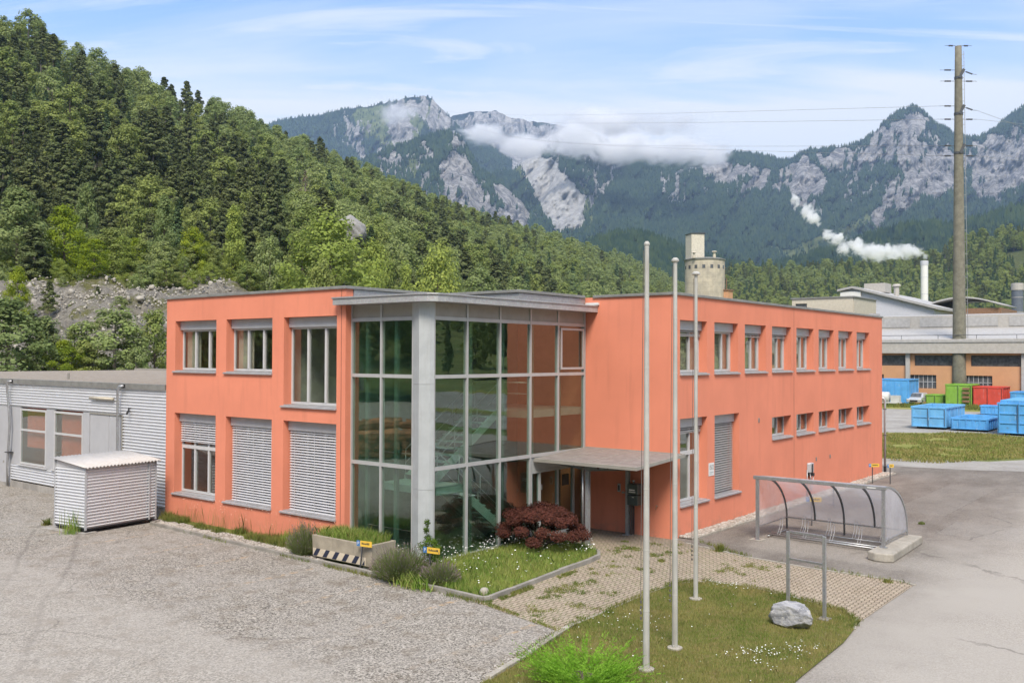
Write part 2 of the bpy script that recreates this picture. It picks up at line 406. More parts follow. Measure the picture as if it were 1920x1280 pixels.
def m_road():
    m = NM('road_asphalt'); p = m.pos(); x, y, z = m.sep(p)
    cell = m.voro(p, 42, out='Color'); h = m.n('ShaderNodeRGBToBW'); m.l(cell, h.inputs[0]); sp = h.outputs[0]
    big = m.noise(p, .16, 5, .6); med = m.noise(m.mapv(p, (1, .45, 1)), .8, 6, .65)
    base = m.mix(m.ramp(sp, .1, .9, 0, 1, False), (.27, .248, .215), (.44, .405, .355))
    base = m.mix(m.ramp(big, .35, .7), base, (.375, .347, .305))
    dark = m.mix(m.ramp(sp, .1, .9, 0, 1, False), (.10, .088, .076), (.215, .19, .162))
    # the older, darker surfacing lies between the facade and the lane
    e = m.math('ADD', x, m.math('MULTIPLY', m.noise(p, .33, 5, .6), 4.2))
    dk = m.ramp(e, 7.4, 12.0, 1, 0)
    hol = m.ramp(m.math('ABSOLUTE', m.math('SUBTRACT', m.math('ADD', y, m.math('MULTIPLY', x, .05)), m.math('ADD', 1.0, m.math('MULTIPLY', m.noise(p, .8, 3), 1.0)))), .5, 1.4, .55, 1.0)
    hol = m.math('MAXIMUM', hol, m.ramp(x, 1.6, 3.2, 1, 0)); dk = m.math('MULTIPLY', dk, hol)
    dk = m.math('MULTIPLY', dk, m.ramp(y, 23.0, 21.5, 0, 1)) if False else dk
    c = m.mix(m.math('MULTIPLY', dk, m.ramp(med, .25, .7, .6, 1.0)), base, dark)
    c = m.mix(m.ramp(med, .56, .8, 0, .38), c, (.15, .132, .112))
    # cracks
    vv = m.n('ShaderNodeVectorMath', operation='ADD'); m.l(p, vv.inputs[0]); m.l(m.noise(p, .6, 6, .7, out='Color'), vv.inputs[1]); cr = m.voro(vv.outputs[0], .13, feature='DISTANCE_TO_EDGE')
    wob = m.noise(p, 2.5, 4); crk = m.ramp(m.math('SUBTRACT', cr, m.math('MULTIPLY', wob, .006)), .000, .004, 1, 0)
    c = m.mix(m.math('MULTIPLY', crk, m.ramp(m.noise(p, .5, 3), .42, .6, 0, .5)), c, (.10, .09, .08))
    # rectangular patch
    for (x0, x1, y0, y1, col, k) in ((3.6, 5.6, 10.3, 19.5, (.25, .235, .21), .45), (6.2, 11.5, 6.5, 9.3, (.30, .285, .26), .3), (9.5, 17, 3, 10.5, (.35, .335, .31), .5)):
        f = m.math('MULTIPLY', m.math('MULTIPLY', m.math('GREATER_THAN', x, x0), m.math('LESS_THAN', x, x1)), m.math('MULTIPLY', m.math('GREATER_THAN', y, y0), m.math('LESS_THAN', y, y1)))
        f = m.math('MULTIPLY', f, m.ramp(m.noise(p, 1.5, 5), .3, .6, .5, 1)); c = m.mix(m.math('MULTIPLY', f, k), c, m.mix(sp, mul(col, .8), mul(col, 1.15)))
        ed = m.math('MINIMUM', m.math('ABSOLUTE', m.math('SUBTRACT', x, x0)), m.math('ABSOLUTE', m.math('SUBTRACT', x, x1)))
        e2 = m.math('MULTIPLY', m.ramp(ed, .012, .03, 1, 0), m.math('MULTIPLY', m.math('GREATER_THAN', y, y0), m.math('LESS_THAN', y, y1)))
        c = m.mix(m.math('MULTIPLY', e2, m.ramp(m.noise(p, 3, 3), .4, .6, 0, .6)), c, (.09, .08, .07))
    return m.fin(m.bsdf(c, .93, bump=m.bump(sp, .4, .008), spec=.18))
def m_pavers():
    m = NM('concrete_pavers'); p = m.pos(); x, y, z = m.sep(p)
    wx = m.math('ADD', x, m.math('MULTIPLY', m.math('PINGPONG', m.math('ADD', y, 50.0), .115), .35))
    v = m.comb(wx, y, 0.0)
    b = m.n('ShaderNodeTexBrick'); m.l(m.mapv(v, (1, 1, 1), (0, 0, math.radians(90))), b.inputs['Vector'])
    b.inputs['Scale'].default_value = 1.0; b.inputs['Brick Width'].default_value = .24; b.inputs['Row Height'].default_value = .115
    b.inputs['Mortar Size'].default_value = .014; b.inputs['Mortar Smooth'].default_value = .35
    b.inputs['Color1'].default_value = (.42, .345, .26, 1); b.inputs['Color2'].default_value = (.34, .275, .205, 1); b.inputs['Mortar'].default_value = (.12, .092, .06, 1)
    n = m.noise(p, .9, 5, .6); g = m.noise(p, 3.2, 5, .7); fine = m.noise(p, 60, 3)
    c = m.mix(m.ramp(n, .3, .7, 0, .5), b.outputs['Color'], m.mix(.5, b.outputs['Color'], (.45, .39, .31)))
    c = m.mix(m.ramp(fine, .4, .7, 0, .3), c, (.23, .19, .145))
    mossarea = m.ramp(m.math('ADD', x, m.math('MULTIPLY', n, 3.0)), 4.5, 7.0, 1, .25)
    jm = m.math('MULTIPLY', b.outputs['Fac'], m.math('MULTIPLY', m.ramp(g, .42, .6), mossarea))
    c = m.mix(m.math('MULTIPLY', jm, .9), c, (.12, .15, .04))
    patch = m.math('MULTIPLY', m.ramp(m.noise(p, 4.5, 5, .7), .60, .68), mossarea)
    c = m.mix(m.math('MULTIPLY', patch, .8), c, (.14, .17, .05))
    # darker part by the door
    c = m.mix(m.math('MULTIPLY', m.ramp(m.math('SUBTRACT', y, m.math('MULTIPLY', x, .5)), -1.9, -.9), .5), c, (.19, .16, .125))
    hh = m.math('SUBTRACT', 1.0, b.outputs['Fac'])
    return m.fin(m.bsdf(c, .92, bump=m.bump(hh, .8, .015), spec=.2))
def m_soil(name, a, b, c_, sc=1.5, bumpd=.05):
    m = NM(name); p = m.pos()
    c = m.mix(m.ramp(m.noise(p, sc, 6, .65), .35, .65), a, b); c = m.mix(m.ramp(m.noise(p, sc * 4, 6, .7), .5, .7, 0, .8), c, c_)
    c = m.mix(m.ramp(m.noise(p, sc * 22, 4, .7), .45, .75, 0, .5), c, mul(a, .55))
    return m.fin(m.bsdf(c, .95, bump=m.bump(m.noise(p, sc * 14, 5, .7), .7, bumpd), spec=.1))
M['yard'] = m_gravel_asphalt(); M['road'] = m_road(); M['pavers'] = m_pavers()
M['lawn'] = m_soil('lawn_soil', (.12, .135, .03), (.19, .175, .055), (.20, .15, .075), 1.3)
M['bedsoil'] = m_soil('bed_soil', (.12, .15, .035), (.17, .20, .05), (.16, .13, .07), 2.0)
M['field'] = m_soil('field_grass', (.20, .22, .055), (.31, .29, .095), (.34, .31, .14), .22, .1)
M['ground'] = m_soil('valley_grass', (.12, .16, .05), (.20, .22, .08), (.25, .24, .14), .05, .2)
M['grit'] = m_soil('grit', (.16, .14, .12), (.26, .235, .205), (.25, .23, .20), 2.5, .03)
M['farroad'] = m_soil('pale_gravel', (.30, .285, .26), (.40, .385, .355), (.22, .20, .175), .35, .03)
def m_attr_blades(name, c0, c1, c2, trans=.3):
    m = NM(name); p = m.pos()
    c = m.mix(m.ramp(m.noise(p, .8, 4, .6), .38, .62), c0, c1); wnn = m.n('ShaderNodeTexWhiteNoise', noise_dimensions='3D')
    q = m.n('ShaderNodeVectorMath', operation='SNAP'); m.l(p, q.inputs[0]); q.inputs[1].default_value = (.03, .03, 9); m.l(q.outputs[0], wnn.inputs['Vector'])
    c = m.mix(m.ramp(wnn.outputs['Value'], .5, 1, 0, .9, False), c, c2)
    d = m.n('ShaderNodeBsdfDiffuse'); m.l(c, d.inputs[0]); t = m.n('ShaderNodeBsdfTranslucent'); m.l(c, t.inputs[0])
    mx = m.n('ShaderNodeMixShader'); mx.inputs[0].default_value = trans; m.l(d.outputs[0], mx.inputs[1]); m.l(t.outputs[0], mx.inputs[2])
    return m.fin(mx.outputs[0])
M['blades_lawn'] = m_attr_blades('lawn_blades', (.16, .23, .045), (.32, .29, .10), (.40, .32, .16))
M['blades_bed'] = m_attr_blades('meadow_blades', (.19, .32, .055), (.34, .42, .10), (.48, .44, .18))
M['blades_weed'] = m_attr_blades('weed_blades', (.13, .20, .04), (.24, .27, .07), (.30, .24, .10))
M['petal'] = m_flat('white_petals', (.85, .85, .80), .7, var=.03)
M['petal_y'] = m_flat('yellow_petals', (.75, .60, .08), .7)
M['seedhead'] = m_flat('pink_seedheads', (.72, .48, .36), .8)

# ------------------------------------------------------------------ ground sheets
S = 9000
struct('ground', sheet([(-S, -S), (S, -S), (S, S), (-S, S)], -.02), M['ground'])
struct('yard', sheet([(-75, -80), (3.55, -80), (3.62, -13.6), (3.37, -12.06), (3.05, -10.54), (2.83, -10.3), (.2, -9.6), (-6, -9.3), (-16.0, -7.5), (-75, -7.5)], .004), M['yard'])
struct('road', sheet([(-3, 26.6), (-12, 30), (-16, 22), (-6, 12), (-2, .5), (-2, -13), (3.55, -13.5), (3.55, -80), (80, -80), (80, 27), (7, 27), (1.5, 27.6)], 0), M['road'])
struct('paving', sheet([(-3.36, -3.2), (-.6, -3.4), (0, -9.7), (2.83, -10.35), (3.2, -10.8), (7, -6.5), (7.62, -5.6), (7.62, -1.49), (7.3, -1.25), (5.2, -1.30), (2.9, -1.03), (.71, -.38), (.3, -.05), (-3.36, -.05)], .012), M['pavers'])
far = [(-14, 28.0), (-2.5, 28.6), (1.5, 30.5), (6, 38), (22, 44), (60, 46), (60, 51), (14, 46.5), (3, 49.2), (-2, 52.0), (-9, 46.8), (-60, 47)]
struct('field', sheet([(-60, 26)] + far, .02), M['field'])
struct('gravel_track', sheet([(-12, 23.5), (-4, 24.5), (3, 26), (8, 28.5), (60, 36), (60, 44.5), (20, 43), (7, 37.5), (3, 31), (-2, 29.2), (-14, 28.6)], .008), M['farroad'])
struct('container_yard', sheet([(-80, 44), (-9, 45), (80, 44), (80, 84), (-80, 82)], .012), M['farroad'])
struct('verge', sheet([(-80, 82), (80, 84), (80, 99), (-80, 99)], .006), M['field'])
# island lawn
island = [(3.62, -13.57), (3.37, -12.06), (3.05, -10.54), (2.90, -9.69), (2.84, -8.09), (2.80, -6.57), (2.84, -5.3), (3.1, -4.72), (3.5, -4.40), (4.37, -4.27), (5.61, -4.55), (6.47, -4.83), (7.15, -5.10), (7.5, -5.5), (7.72, -6.3), (7.86, -7.4), (7.9, -8.6), (7.95, -10), (8.1, -12), (8.2, -16), (4.2, -17)]
struct('lawn', sheet(island, .03), M['lawn'])
bed = [(-15.1, -9.0), (-6, -9.33), (.14, -9.55), (.2, -9.4), (.12, -8.52), (-.12, -6.06), (-.22, -4.45), (-.32, -3.85), (-.6, -3.42), (-1.2, -3.05), (-2.0, -2.85), (-3.32, -2.95), (-3.32, -7.8), (-6.6, -7.8), (-6.6, -7.88), (-15.9, -7.88)]
struct('planting_bed', sheet(bed, .035), M['bedsoil'])
struct('gravel_bed', sheet([(-15.1, -8.98), (-6.6, -9.3), (-6.6, -8.75), (-15.4, -8.5)], .045), M['grit'])
struct('gravel_margin', sheet([(.0, .35), (.48, .35), (.52, 21.9), (.0, 21.9)], .02), M['grit'])

def kerb_line(pts, w, z0, z1, seg=1.0, seed=1):
    mb = MB(); r = random.Random(seed); P = [Vector((a, b, 0)) for a, b in pts]
    for i in range(len(P) - 1):
        a, b = P[i], P[i + 1]; L = (b - a).length; n = max(1, round(L / seg))
        for k in range(n):
            p0 = a.lerp(b, k / n); p1 = a.lerp(b, (k + 1) / n); d = (p1 - p0).normalized()
            p0 = p0 + d * .004; p1 = p1 - d * .004; nn = Vector((-d.y, d.x, 0)) * w / 2; h = z1 + r.uniform(-.008, .008)
            mb.prism([(p0 - nn)[:2], (p1 - nn)[:2], (p1 + nn)[:2], (p0 + nn)[:2]], z0, h)
    return mb
tag(obj('kerb', kerb_line(bed[1:12], .10, -.02, .13), M['concrete'], bevel=.01), 'low concrete kerb curving round the flower bed beside the entrance paving', 'kerb')
tag(obj('kerb', kerb_line([(-15.4, -8.3), (-15.1, -9.0), (-6, -9.33)], .10, -.02, .10, 1.0, 3), M['concrete'], bevel=.01), 'straight weathered kerb of the gravel strip below the shuttered windows', 'kerb')
tag(obj('kerb', kerb_line([island[0], island[1], island[2], (2.92, -9.85)], .12, -.02, .085, .8, 5), M['concrete_light'], bevel=.01), 'half sunken pale edging stones between lawn island and gravel yard', 'kerb')
tag(obj('kerb', kerb_line(island[3:15], .06, -.02, .036, .3, 6), M['concrete_light'], bevel=.005), 'thin edging stones where the lawn island meets the paving', 'kerb')
tag(obj('kerb', kerb_line([(.5, .35), (.54, 21.95), (0, 22.0)], .06, -.02, .05, 1.0, 8), M['concrete_light'], bevel=.01), 'narrow edging stones along the pebble strip of the long facade', 'kerb')
tag(obj('kerb', kerb_line([(.6, -.30), (2.9, -.98), (5.2, -1.25), (7.2, -1.2), (7.65, -1.42)], .07, -.02, .03, .25, 9), M['concrete_light'], bevel=.005), 'row of small edging setts between paving and dark asphalt', 'kerb')

# ------------------------------------------------------------------ office building
office = thing('office_building', 'orange rendered two storey office block with flat roof and glazed stair corner', 'building', (-3.4, 0, 0))
TOP = 7.78
def wall(mb, org, ud, depth, u0, u1, z0, z1, holes):
    """facade in plane org + u*ud ; depth = vector pointing inwards for reveals"""
    us = sorted({u0, u1} | {h[0] for h in holes} | {h[1] for h in holes}); zs = sorted({z0, z1} | {h[2] for h in holes} | {h[3] for h in holes})
    P = lambda u, z, k=0: tuple(org[i] + ud[i] * u + depth[i] * k + (z if i == 2 else 0) for i in range(3))
    for i in range(len(us) - 1):
        for j in range(len(zs) - 1):
            cu = (us[i] + us[i + 1]) / 2; cz = (zs[j] + zs[j + 1]) / 2
            if any(h[0] < cu < h[1] and h[2] < cz < h[3] for h in holes): continue
            mb.quad(P(us[i], zs[j]), P(us[i + 1], zs[j]), P(us[i + 1], zs[j + 1]), P(us[i], zs[j + 1]))
    for a, b, c, d in holes:
        mb.quad(P(a, c), P(a, d), P(a, d, 1), P(a, c, 1)); mb.quad(P(b, c), P(b, c, 1), P(b, d, 1), P(b, d))
        mb.quad(P(a, d), P(b, d), P(b, d, 1), P(a, d, 1)); mb.quad(P(a, c), P(a, c, 1), P(b, c, 1), P(b, c))
YL = -7.905; XL0, XL1 = -16.05, -6.57
Lh = [(-15.50, -13.04, 5.22, 6.98), (-12.47, -10.02, 5.22, 6.98), (-9.44, -6.96, 4.22, 6.98), (-15.50, -13.04, .93, 3.75), (-12.47, -10.02, .93, 3.75), (-9.44, -6.96, .93, 3.75)]
mb = MB(); D = .42
wall(mb, (0, YL, 0), (1, 0, 0), (0, D, 0), XL0, XL1, -.05, TOP, Lh)
mb.quad((XL1, YL, -.05), (XL1, -7.62, -.05), (XL1, -7.62, TOP), (XL1, YL, TOP))          # pier return
mb.quad((XL0, YL, -.05), (XL0, YL, TOP), (XL0, 6, TOP), (XL0, 6, -.05)); mb.quad((XL0, 6, -.05), (XL0, 6, TOP), (-3.4, 6, TOP), (-3.4, 6, -.05))
obj('wall', mb, M['orange'], office)
Ry = [(.42, 2.33), (2.89, 4.79), (5.36, 7.26), (7.83, 9.75), (10.31, 12.22), (12.80, 14.68), (15.26, 17.16), (17.74, 19.62)]
Rh = [(a, b, 5.24, 6.98) for a, b in Ry] + [(.43, 2.35, 1.0, 3.79), (2.91, 4.88, 1.0, 3.79)] + [(a, b, 2.66, 3.48) for a, b in Ry[3:]]
mb = MB(); YE = 21.6
wall(mb, (0, 0, 0), (0, 1, 0), (-D, 0, 0), 0, YE, -.05, TOP, Rh)
wall(mb, (0, 0, 0), (1, 0, 0), (0, .3, 0), -3.38, 0, -.05, TOP, [])
mb.quad((0, YE, -.05), (0, YE, TOP), (-14, YE, TOP), (-14, YE, -.05))
mb.quad((-14, YE, -.05), (-14, YE, TOP), (-14, 6, TOP), (-14, 6, -.05))
obj('wall', mb, M['orange'], office)
# control joints (recess strips)
mb = MB(); mb.box(-6.765, -6.745, YL - .003, YL, 0, TOP - .04); mb.box(0, .003, 10.03, 10.05, 0, TOP - .05)
obj('expansion_joint', mb, m_flat('joint_seal', (.22, .08, .05), .8), office, split=True)
mb = MB()
mb.prism([(XL0 + .02, YL + .02), (XL1 - .02, YL + .02), (XL1 - .02, -3.68), (-3.40, -3.68), (-3.40, .02), (-.02, .02), (-.02, YE - .02), (-13.98, YE - .02), (-13.98, 5.98), (XL0 + .02, 5.98)], TOP - .3, TOP - .03)
obj('roof', mb, m_soil('roof_gravel', (.30, .28, .25), (.38, .36, .33), (.22, .2, .17), 2), office)
def cap(mb, a, b, w=.34, o=.06, z0=TOP - .02, z1=TOP + .07, n=1):
    a = Vector((*a, 0)); b = Vector((*b, 0)); d = (b - a).normalized(); out = Vector((d.y, -d.x, 0)) * n
    p = [a + out * o, b + out * o, b - out * w, a - out * w]; mb.prism([q[:2] for q in p], z0, z1)
mb = MB(); cap(mb, (XL0 - .06, YL), (XL1 + .06, YL)); cap(mb, (XL1, YL + .345), (XL1, -3.7)); cap(mb, (-3.38, -3.76), (-3.38, -.065))
cap(mb, (XL1 - .3, -3.7), (-3.725, -3.7)); cap(mb, (-3.04, 0), (.06, 0)); cap(mb, (0, .345), (0, YE + .06)); cap(mb, (-.345, YE), (-14, YE)); cap(mb, (XL0, 6), (XL0, YL + .345))
obj('parapet_cap', mb, M['roofcap'], office, bevel=.012)
mb = MB(); mb.box(XL1 - .35, XL1 + .012, -7.6, -3.72, 7.0, TOP - .03); mb.box(XL1 - .3, -3.37, -3.69, -3.5, 7.0, TOP - .035); mb.box(-3.7, -3.37, -3.498, -.01, 7.0, TOP - .035)
obj('upstand_cladding', mb, M['zinc'], office)

def window(face, u0, u1, z0, z1, kind, seed=0):
    """face 'L': plane y=YL facing -y ; face 'R': plane x=0 facing +x"""
    r = random.Random(seed)
    if face == 'L':
        def B(mb, ua, ub, d0, d1, za, zb): mb.box(ua, ub, YL + min(d0, d1), YL + max(d0, d1), za, zb)
    else:
        def B(mb, ua, ub, d0, d1, za, zb): mb.box(-max(d0, d1), -min(d0, d1), ua, ub, za, zb)
    e = .004; fd0, fd1 = .30, .36
    fr = MB(); zt = z1 - .31; wide = u1 - u0
    if kind == 'small': zt = z1 - .01
    tops = zt
    B(fr, u0 + e, u0 + .07, fd0, fd1, z0 + .04, tops); B(fr, u1 - .07, u1 - e, fd0, fd1, z0 + .04, tops)
    B(fr, u0 + .071, u1 - .071, fd0, fd1, z0 + .04, z0 + .115); B(fr, u0 + .071, u1 - .071, fd0, fd1, tops - .06, tops)
    if kind in ('three', 'three_tall', 'three_half', 'blind'):
        for f_ in (1 / 3, 2 / 3):
            c = u0 + wide * f_ + .0; B(fr, c - .045, c + .045, fd0 - .012, fd1, z0 + .116, tops - .061)
    if kind in ('two', 'two_trans'):
        for f_ in (.25 if face == 'R' else .33, .62):
            c = u0 + wide * f_; B(fr, c - .035, c + .035, fd0 - .012, fd1, z0 + .116, tops - .061)
        B(fr, u1 - .16, u1 - .075, fd0 - .01, fd1, z0 + .116, tops - .061)
    if kind == 'three_half': B(fr, u0 + .072, u1 - .072, fd0 - .02, fd1, 2.50, 2.62)
    if kind == 'two_trans': B(fr, u0 + .072, u1 - .17, fd0 - .02, fd1, 2.55, 2.68)
    if kind == 'small': B(fr, u0 + wide * .60, u0 + wide * .60 + .06, fd0 - .01, fd1, z0 + .116, tops - .061)
    wn_ = obj('window', fr, M['white_frame'], office)
    pn = MB(); B(pn, u0 + .07, u1 - .07, .335, .345, z0 + .11, tops - .055); obj('pane', pn, M['glass'], wn_)
    sl = MB()
    if face == 'L': sl.add([(u0 - .10, YL - .07, z0 - .055), (u1 + .02, YL - .07, z0 - .055), (u1 + .02, YL - .07, z0 - .015), (u0 - .10, YL - .07, z0 - .015), (u0 - .10, YL + .001, z0 - .055), (u1 + .02, YL + .001, z0 - .055), (u1 + .02, YL + .001, z0 + .006), (u0 - .10, YL + .001, z0 + .006)], [(0, 1, 2, 3), (3, 2, 6, 7), (0, 3, 7, 4), (1, 5, 6, 2), (0, 4, 5, 1)])
    else: sl.add([(.07, u0 - .02, z0 - .055), (.07, u1 + .09, z0 - .055), (.07, u1 + .09, z0 - .015), (.07, u0 - .02, z0 - .015), (-.001, u0 - .02, z0 - .055), (-.001, u1 + .09, z0 - .055), (-.001, u1 + .09, z0 + .006), (-.001, u0 - .02, z0 + .006)], [(0, 1, 2, 3), (3, 2, 6, 7), (0, 3, 7, 4), (1, 5, 6, 2), (0, 4, 5, 1)])
    B(sl, u0 + e, u1 - e, -.0, .30, z0 - .0, z0 + .03)
    obj('sill', sl, M['sill'], wn_)
    if kind != 'small':
        bx = MB(); B(bx, u0 + .006, u1 - .006, .19, .29, zt, z1 - .004); obj('shutter_box', bx, M['shutter'], wn_, bevel=.008)
    bl = MB(); zb = None
    if kind == 'blind': zb = z0 + .05
    elif kind == 'three_half': zb = 2.78
    elif kind == 'blind_r': zb = z0 + .13
    elif kind == 'two_trans': zb = zt - .16
    elif seed in (11, 13, 14): zb = zt - (.16 if seed == 11 else .1)
    if zb is not None:
        z = zt - .04; pitch = .083
        while z > zb:
            if face == 'L': bl.quad((u0 + .05, YL + .215, z - .030), (u1 - .03, YL + .215, z - .030), (u1 - .03, YL + .275, z + .018), (u0 + .05, YL + .275, z + .018))
            else: bl.quad((-.215, u0 + .03, z - .030), (-.215, u1 - .05, z - .030), (-.275, u1 - .05, z + .018), (-.275, u0 + .03, z + .018))
            z -= pitch
        B(bl, u0 + .05, u1 - .05, .23, .255, zb - .045, zb - .012)
        for f_ in (.12, .5, .88):
            c = u0 + wide * f_; B(bl, c - .008, c + .008, .222, .2235, zb - .01, zt)
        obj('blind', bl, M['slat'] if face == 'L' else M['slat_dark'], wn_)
    if kind == 'three_half' or seed in (15, 17, 18): pass
    return wn_
for i, (h, k) in enumerate(zip(Lh, ('three', 'three', 'three_tall', 'three_half', 'blind', 'blind'))): window('L', h[0], h[1], h[2], h[3], k, i)
for i, h in enumerate(Rh):
    k = 'two' if i < 8 else ('two_trans' if i == 8 else 'blind_r' if i == 9 else 'small')
    window('R', h[0], h[1], h[2], h[3], k, 11 + i)
# interior: slabs, rear walls, curtains behind the panes
mb = MB(); mb.box(XL0 + .1, XL1 - .1, YL + .45, 5.8, 3.84, 4.05); mb.box(XL0 + .1, XL1 - .1, YL + .45, 5.8, 7.05, 7.2); mb.box(-13.9, -.45, .35, YE - .1, 3.84, 4.05); mb.box(-13.9, -.45, .35, YE - .1, 7.05, 7.2)
obj('ceiling', mb, M['ceil'], office)
mb = MB(); mb.box(XL0 + .1, XL1 - .1, -5.9, -5.8, 0, 7); mb.box(-12.75, -12.7, YL + .45, -5.91, 0, 7); mb.box(-9.75, -9.7, YL + .45, -5.91, 0, 7)
mb.box(-2.3, -2.2, .35, YE - .1, 0, 7)
for y in (2.6, 5.1, 7.5, 10.0, 12.5, 15, 17.5): mb.box(-2.19, -.45, y, y + .08, 0, 7)
obj('partition_wall', mb, M['wall_in'], office, split=True)
def fold(P, n, z0, z1):
    mb = MB(); V = []
    for k in range(n + 1): x, y = P(k, (k % 2) * .06); V += [(x, y, z0), (x, y, z1)]
    return mb.add(V, [(2 * k, 2 * k + 2, 2 * k + 3, 2 * k + 1) for k in range(n)])
for (a, b, c, d) in Lh[:2]: obj('curtain', fold(lambda k, o: (a + .08 + k * .06, YL + .44 + o), 14, c + .08, d - .33), M['curtain'], office)
for (a, b, c, d) in Rh[:8]: obj('curtain', fold(lambda k, o: (-.48 - o, a + .55 + k * .06), 22, c + .08, d - .33), M['curtain'], office)

# glazed stair corner
GX, GY = -3.36, -7.66
mull = MB(); Z = (.12, 2.66, 5.21, 6.84, 7.27)
xsA = (-6.555, -5.30, -4.02); ysB = (-7.55, -6.15, -4.64, -3.12, -1.62, -.08)
def mA(x, z0, z1, w=.07): mull.box(x - w / 2, x + w / 2, GY - .035, GY + .10, z0, z1)
def mBv(y, z0, z1, w=.07): mull.box(GX - .10, GX + .035, y - w / 2, y + w / 2, z0, z1)
for x in xsA: mA(x, .06, 7.27)
for i, y in enumerate(ysB): mBv(y, .06 if i < 4 else 2.6, 7.27)
for z in Z[1:4]:
    for a, b in zip(xsA[:-1], xsA[1:]): mull.box(a + .036, b - .036, GY - .03, GY + .09, z - .05, z + .05)
    for i, (a, b) in enumerate(zip(ysB[:-1], ysB[1:])): mull.box(GX - .09, GX + .03, a + .036, b - .036, z - .05, z + .05)
for a, b in zip(xsA[:-1], xsA[1:]): mull.box(a + .036, b - .036, GY - .05, GY + .09, .02, .12)
for i, (a, b) in enumerate(zip(ysB[:3], ysB[1:4])): mull.box(GX - .09, GX + .05, a + .036, b - .036, .02, .12)
# opening casement in the last bay
a, b = ysB[4] + .10, ysB[5] - .10
for q in ((a, a + .07, 5.36, 6.72), (b - .07, b, 5.36, 6.72), (a + .071, b - .071, 5.36, 5.43), (a + .071, b - .071, 6.65, 6.72)): mull.box(GX + .031, GX + .06, *q)
cw = obj('curtain_wall', mull, M['mullion'], office)
for a, b in zip(xsA[:-1], xsA[1:]):
    for z0, z1 in zip(Z[:3], Z[1:4]):
        obj('pane', MB().box(a + .03, b - .03, GY + .02, GY + .03, z0 + .0, z1 - .045), M['glass_big'], cw)
for i, (a, b) in enumerate(zip(ysB[:-1], ysB[1:])):
    for j, (z0, z1) in enumerate(zip(Z[:3], Z[1:4])):
        if i >= 3 and j == 0: continue
        obj('pane', MB().box(GX - .03, GX - .02, a + .03, b - .03, z0 + .0, z1 - .045), M['glass_big'], cw)
sp = MB()
for a, b in zip(xsA[:-1], xsA[1:]): sp.box(a + .036, b - .036, GY + .0, GY + .04, 6.89, 7.27)
for a, b in zip(ysB[:-1], ysB[1:]): sp.box(GX - .04, GX - .0, a + .036, b - .036, 6.89, 7.27)
obj('spandrel_panel', sp, M['panel_grey'], cw, split=True)
mb = MB(); pr = [(-3.98, -7.60), (-3.98, -7.72), (-3.62, -7.86), (-3.36, -7.70), (-3.30, -7.585), (-3.36, -7.52)]
for z0, z1 in ((0, 2.1), (2.106, 5.0), (5.006, 7.27)): mb.prism(pr, z0, z1)
obj('corner_column', mb, M['column'], office)
mb = MB(); mb.box(-6.6, -3.3, -7.74, -7.55, 0, .055); mb.box(-3.45, -3.28, -7.55, -3.1, 0, .055); obj('plinth', mb, M['concrete'], office)
# its flat roof
cr = [(-6.86, -8.16), (-3.5, -8.16), (-3.12, -8.08), (-2.92, -7.86), (-2.86, -7.55), (-2.86, -.012), (-6.55, -.012), (-6.55, -7.55), (-6.86, -7.92)]
mb = MB(); mb.prism(cr, 7.275, 7.45)
cro = obj('stair_roof', mb, M['zinc_light'], office)
mb = MB(); cr2 = [(-6.89, -8.19), (-3.49, -8.19), (-3.10, -8.11), (-2.89, -7.88), (-2.83, -7.55), (-2.83, -.015), (-6.5, -.015), (-6.5, -7.5), (-6.89, -7.925)]
mb.prism(cr2, 7.452, 7.50); obj('roof_edge', mb, M['zinc'], cro, bevel=.008)
mb = MB(); mb.box(-3.3, -2.8, -.10, -.006, 7.52, 7.60); obj('wall_flashing', mb, M['white'], office)
# stair inside
mb = MB()
mb.box(-6.5, -3.5, -3.05, .3, 3.84, 4.06); mb.box(-6.5, -3.5, -7.4, .3, 7.05, 7.2)
obj('stair_ceiling', mb, M['ceil'], office)
mb = MB(); mb.box(-6.5, -3.4, -7.5, .3, -.02, .06); obj('stair_floor', mb, M['floor_in'], office)
mb = MB(); mb.box(-6.53, -6.5, -7.55, .3, .06, 7.05); obj('inner_wall', mb, M['wall_green'], office)
mb = MB(); mb.box(-6.5, -3.4, .305, .4, .06, 7.05); obj('inner_wall', mb, M['orange_in'], office)
st = MB()
def flight(x0, x1, ya, yb, za, zb, n):
    for i in range(n):
        t0, t1 = i / n, (i + 1) / n; y0, y1 = ya + (yb - ya) * t0, ya + (yb - ya) * t1; z = za + (zb - za) * t1
        st.box(x0 + .05, x1 - .05, min(y0, y1) - .02, max(y0, y1), z - .04, z)
    for x in (x0, x1 - .05): st.prism([(x, ya), (x + .05, ya), (x + .05, yb), (x, yb)], [za - .22, za - .22, zb - .28, zb - .28], [za + .10, za + .10, zb + .04, zb + .04])
flight(-4.6, -3.65, -3.4, -6.1, .06, 2.05, 11); flight(-5.9, -4.75, -6.1, -3.05, 2.05, 4.05, 11)
st.box(-5.9, -3.65, -7.1, -6.1, 1.85, 2.05)
stair = obj('staircase', st, M['stair'], office)
hr = MB()
for x, ya, yb, za, zb in ((-3.68, -3.3, -6.1, .9, 2.95), (-4.55, -3.3, -6.1, .9, 2.95), (-4.8, -6.1, -2.9, 2.95, 4.95), (-5.85, -6.1, -2.9, 2.95, 4.95)):
    hr.tube([(x, ya, za), (x, yb, zb)], .022, 8); hr.tube([(x, ya, za - .4), (x, yb, zb - .4)], .012, 6)
    for t in (0, .33, .66, 1): hr.tube([(x, ya + (yb - ya) * t, za + (zb - za) * t - .85), (x, ya + (yb - ya) * t, za + (zb - za) * t)], .014, 6)
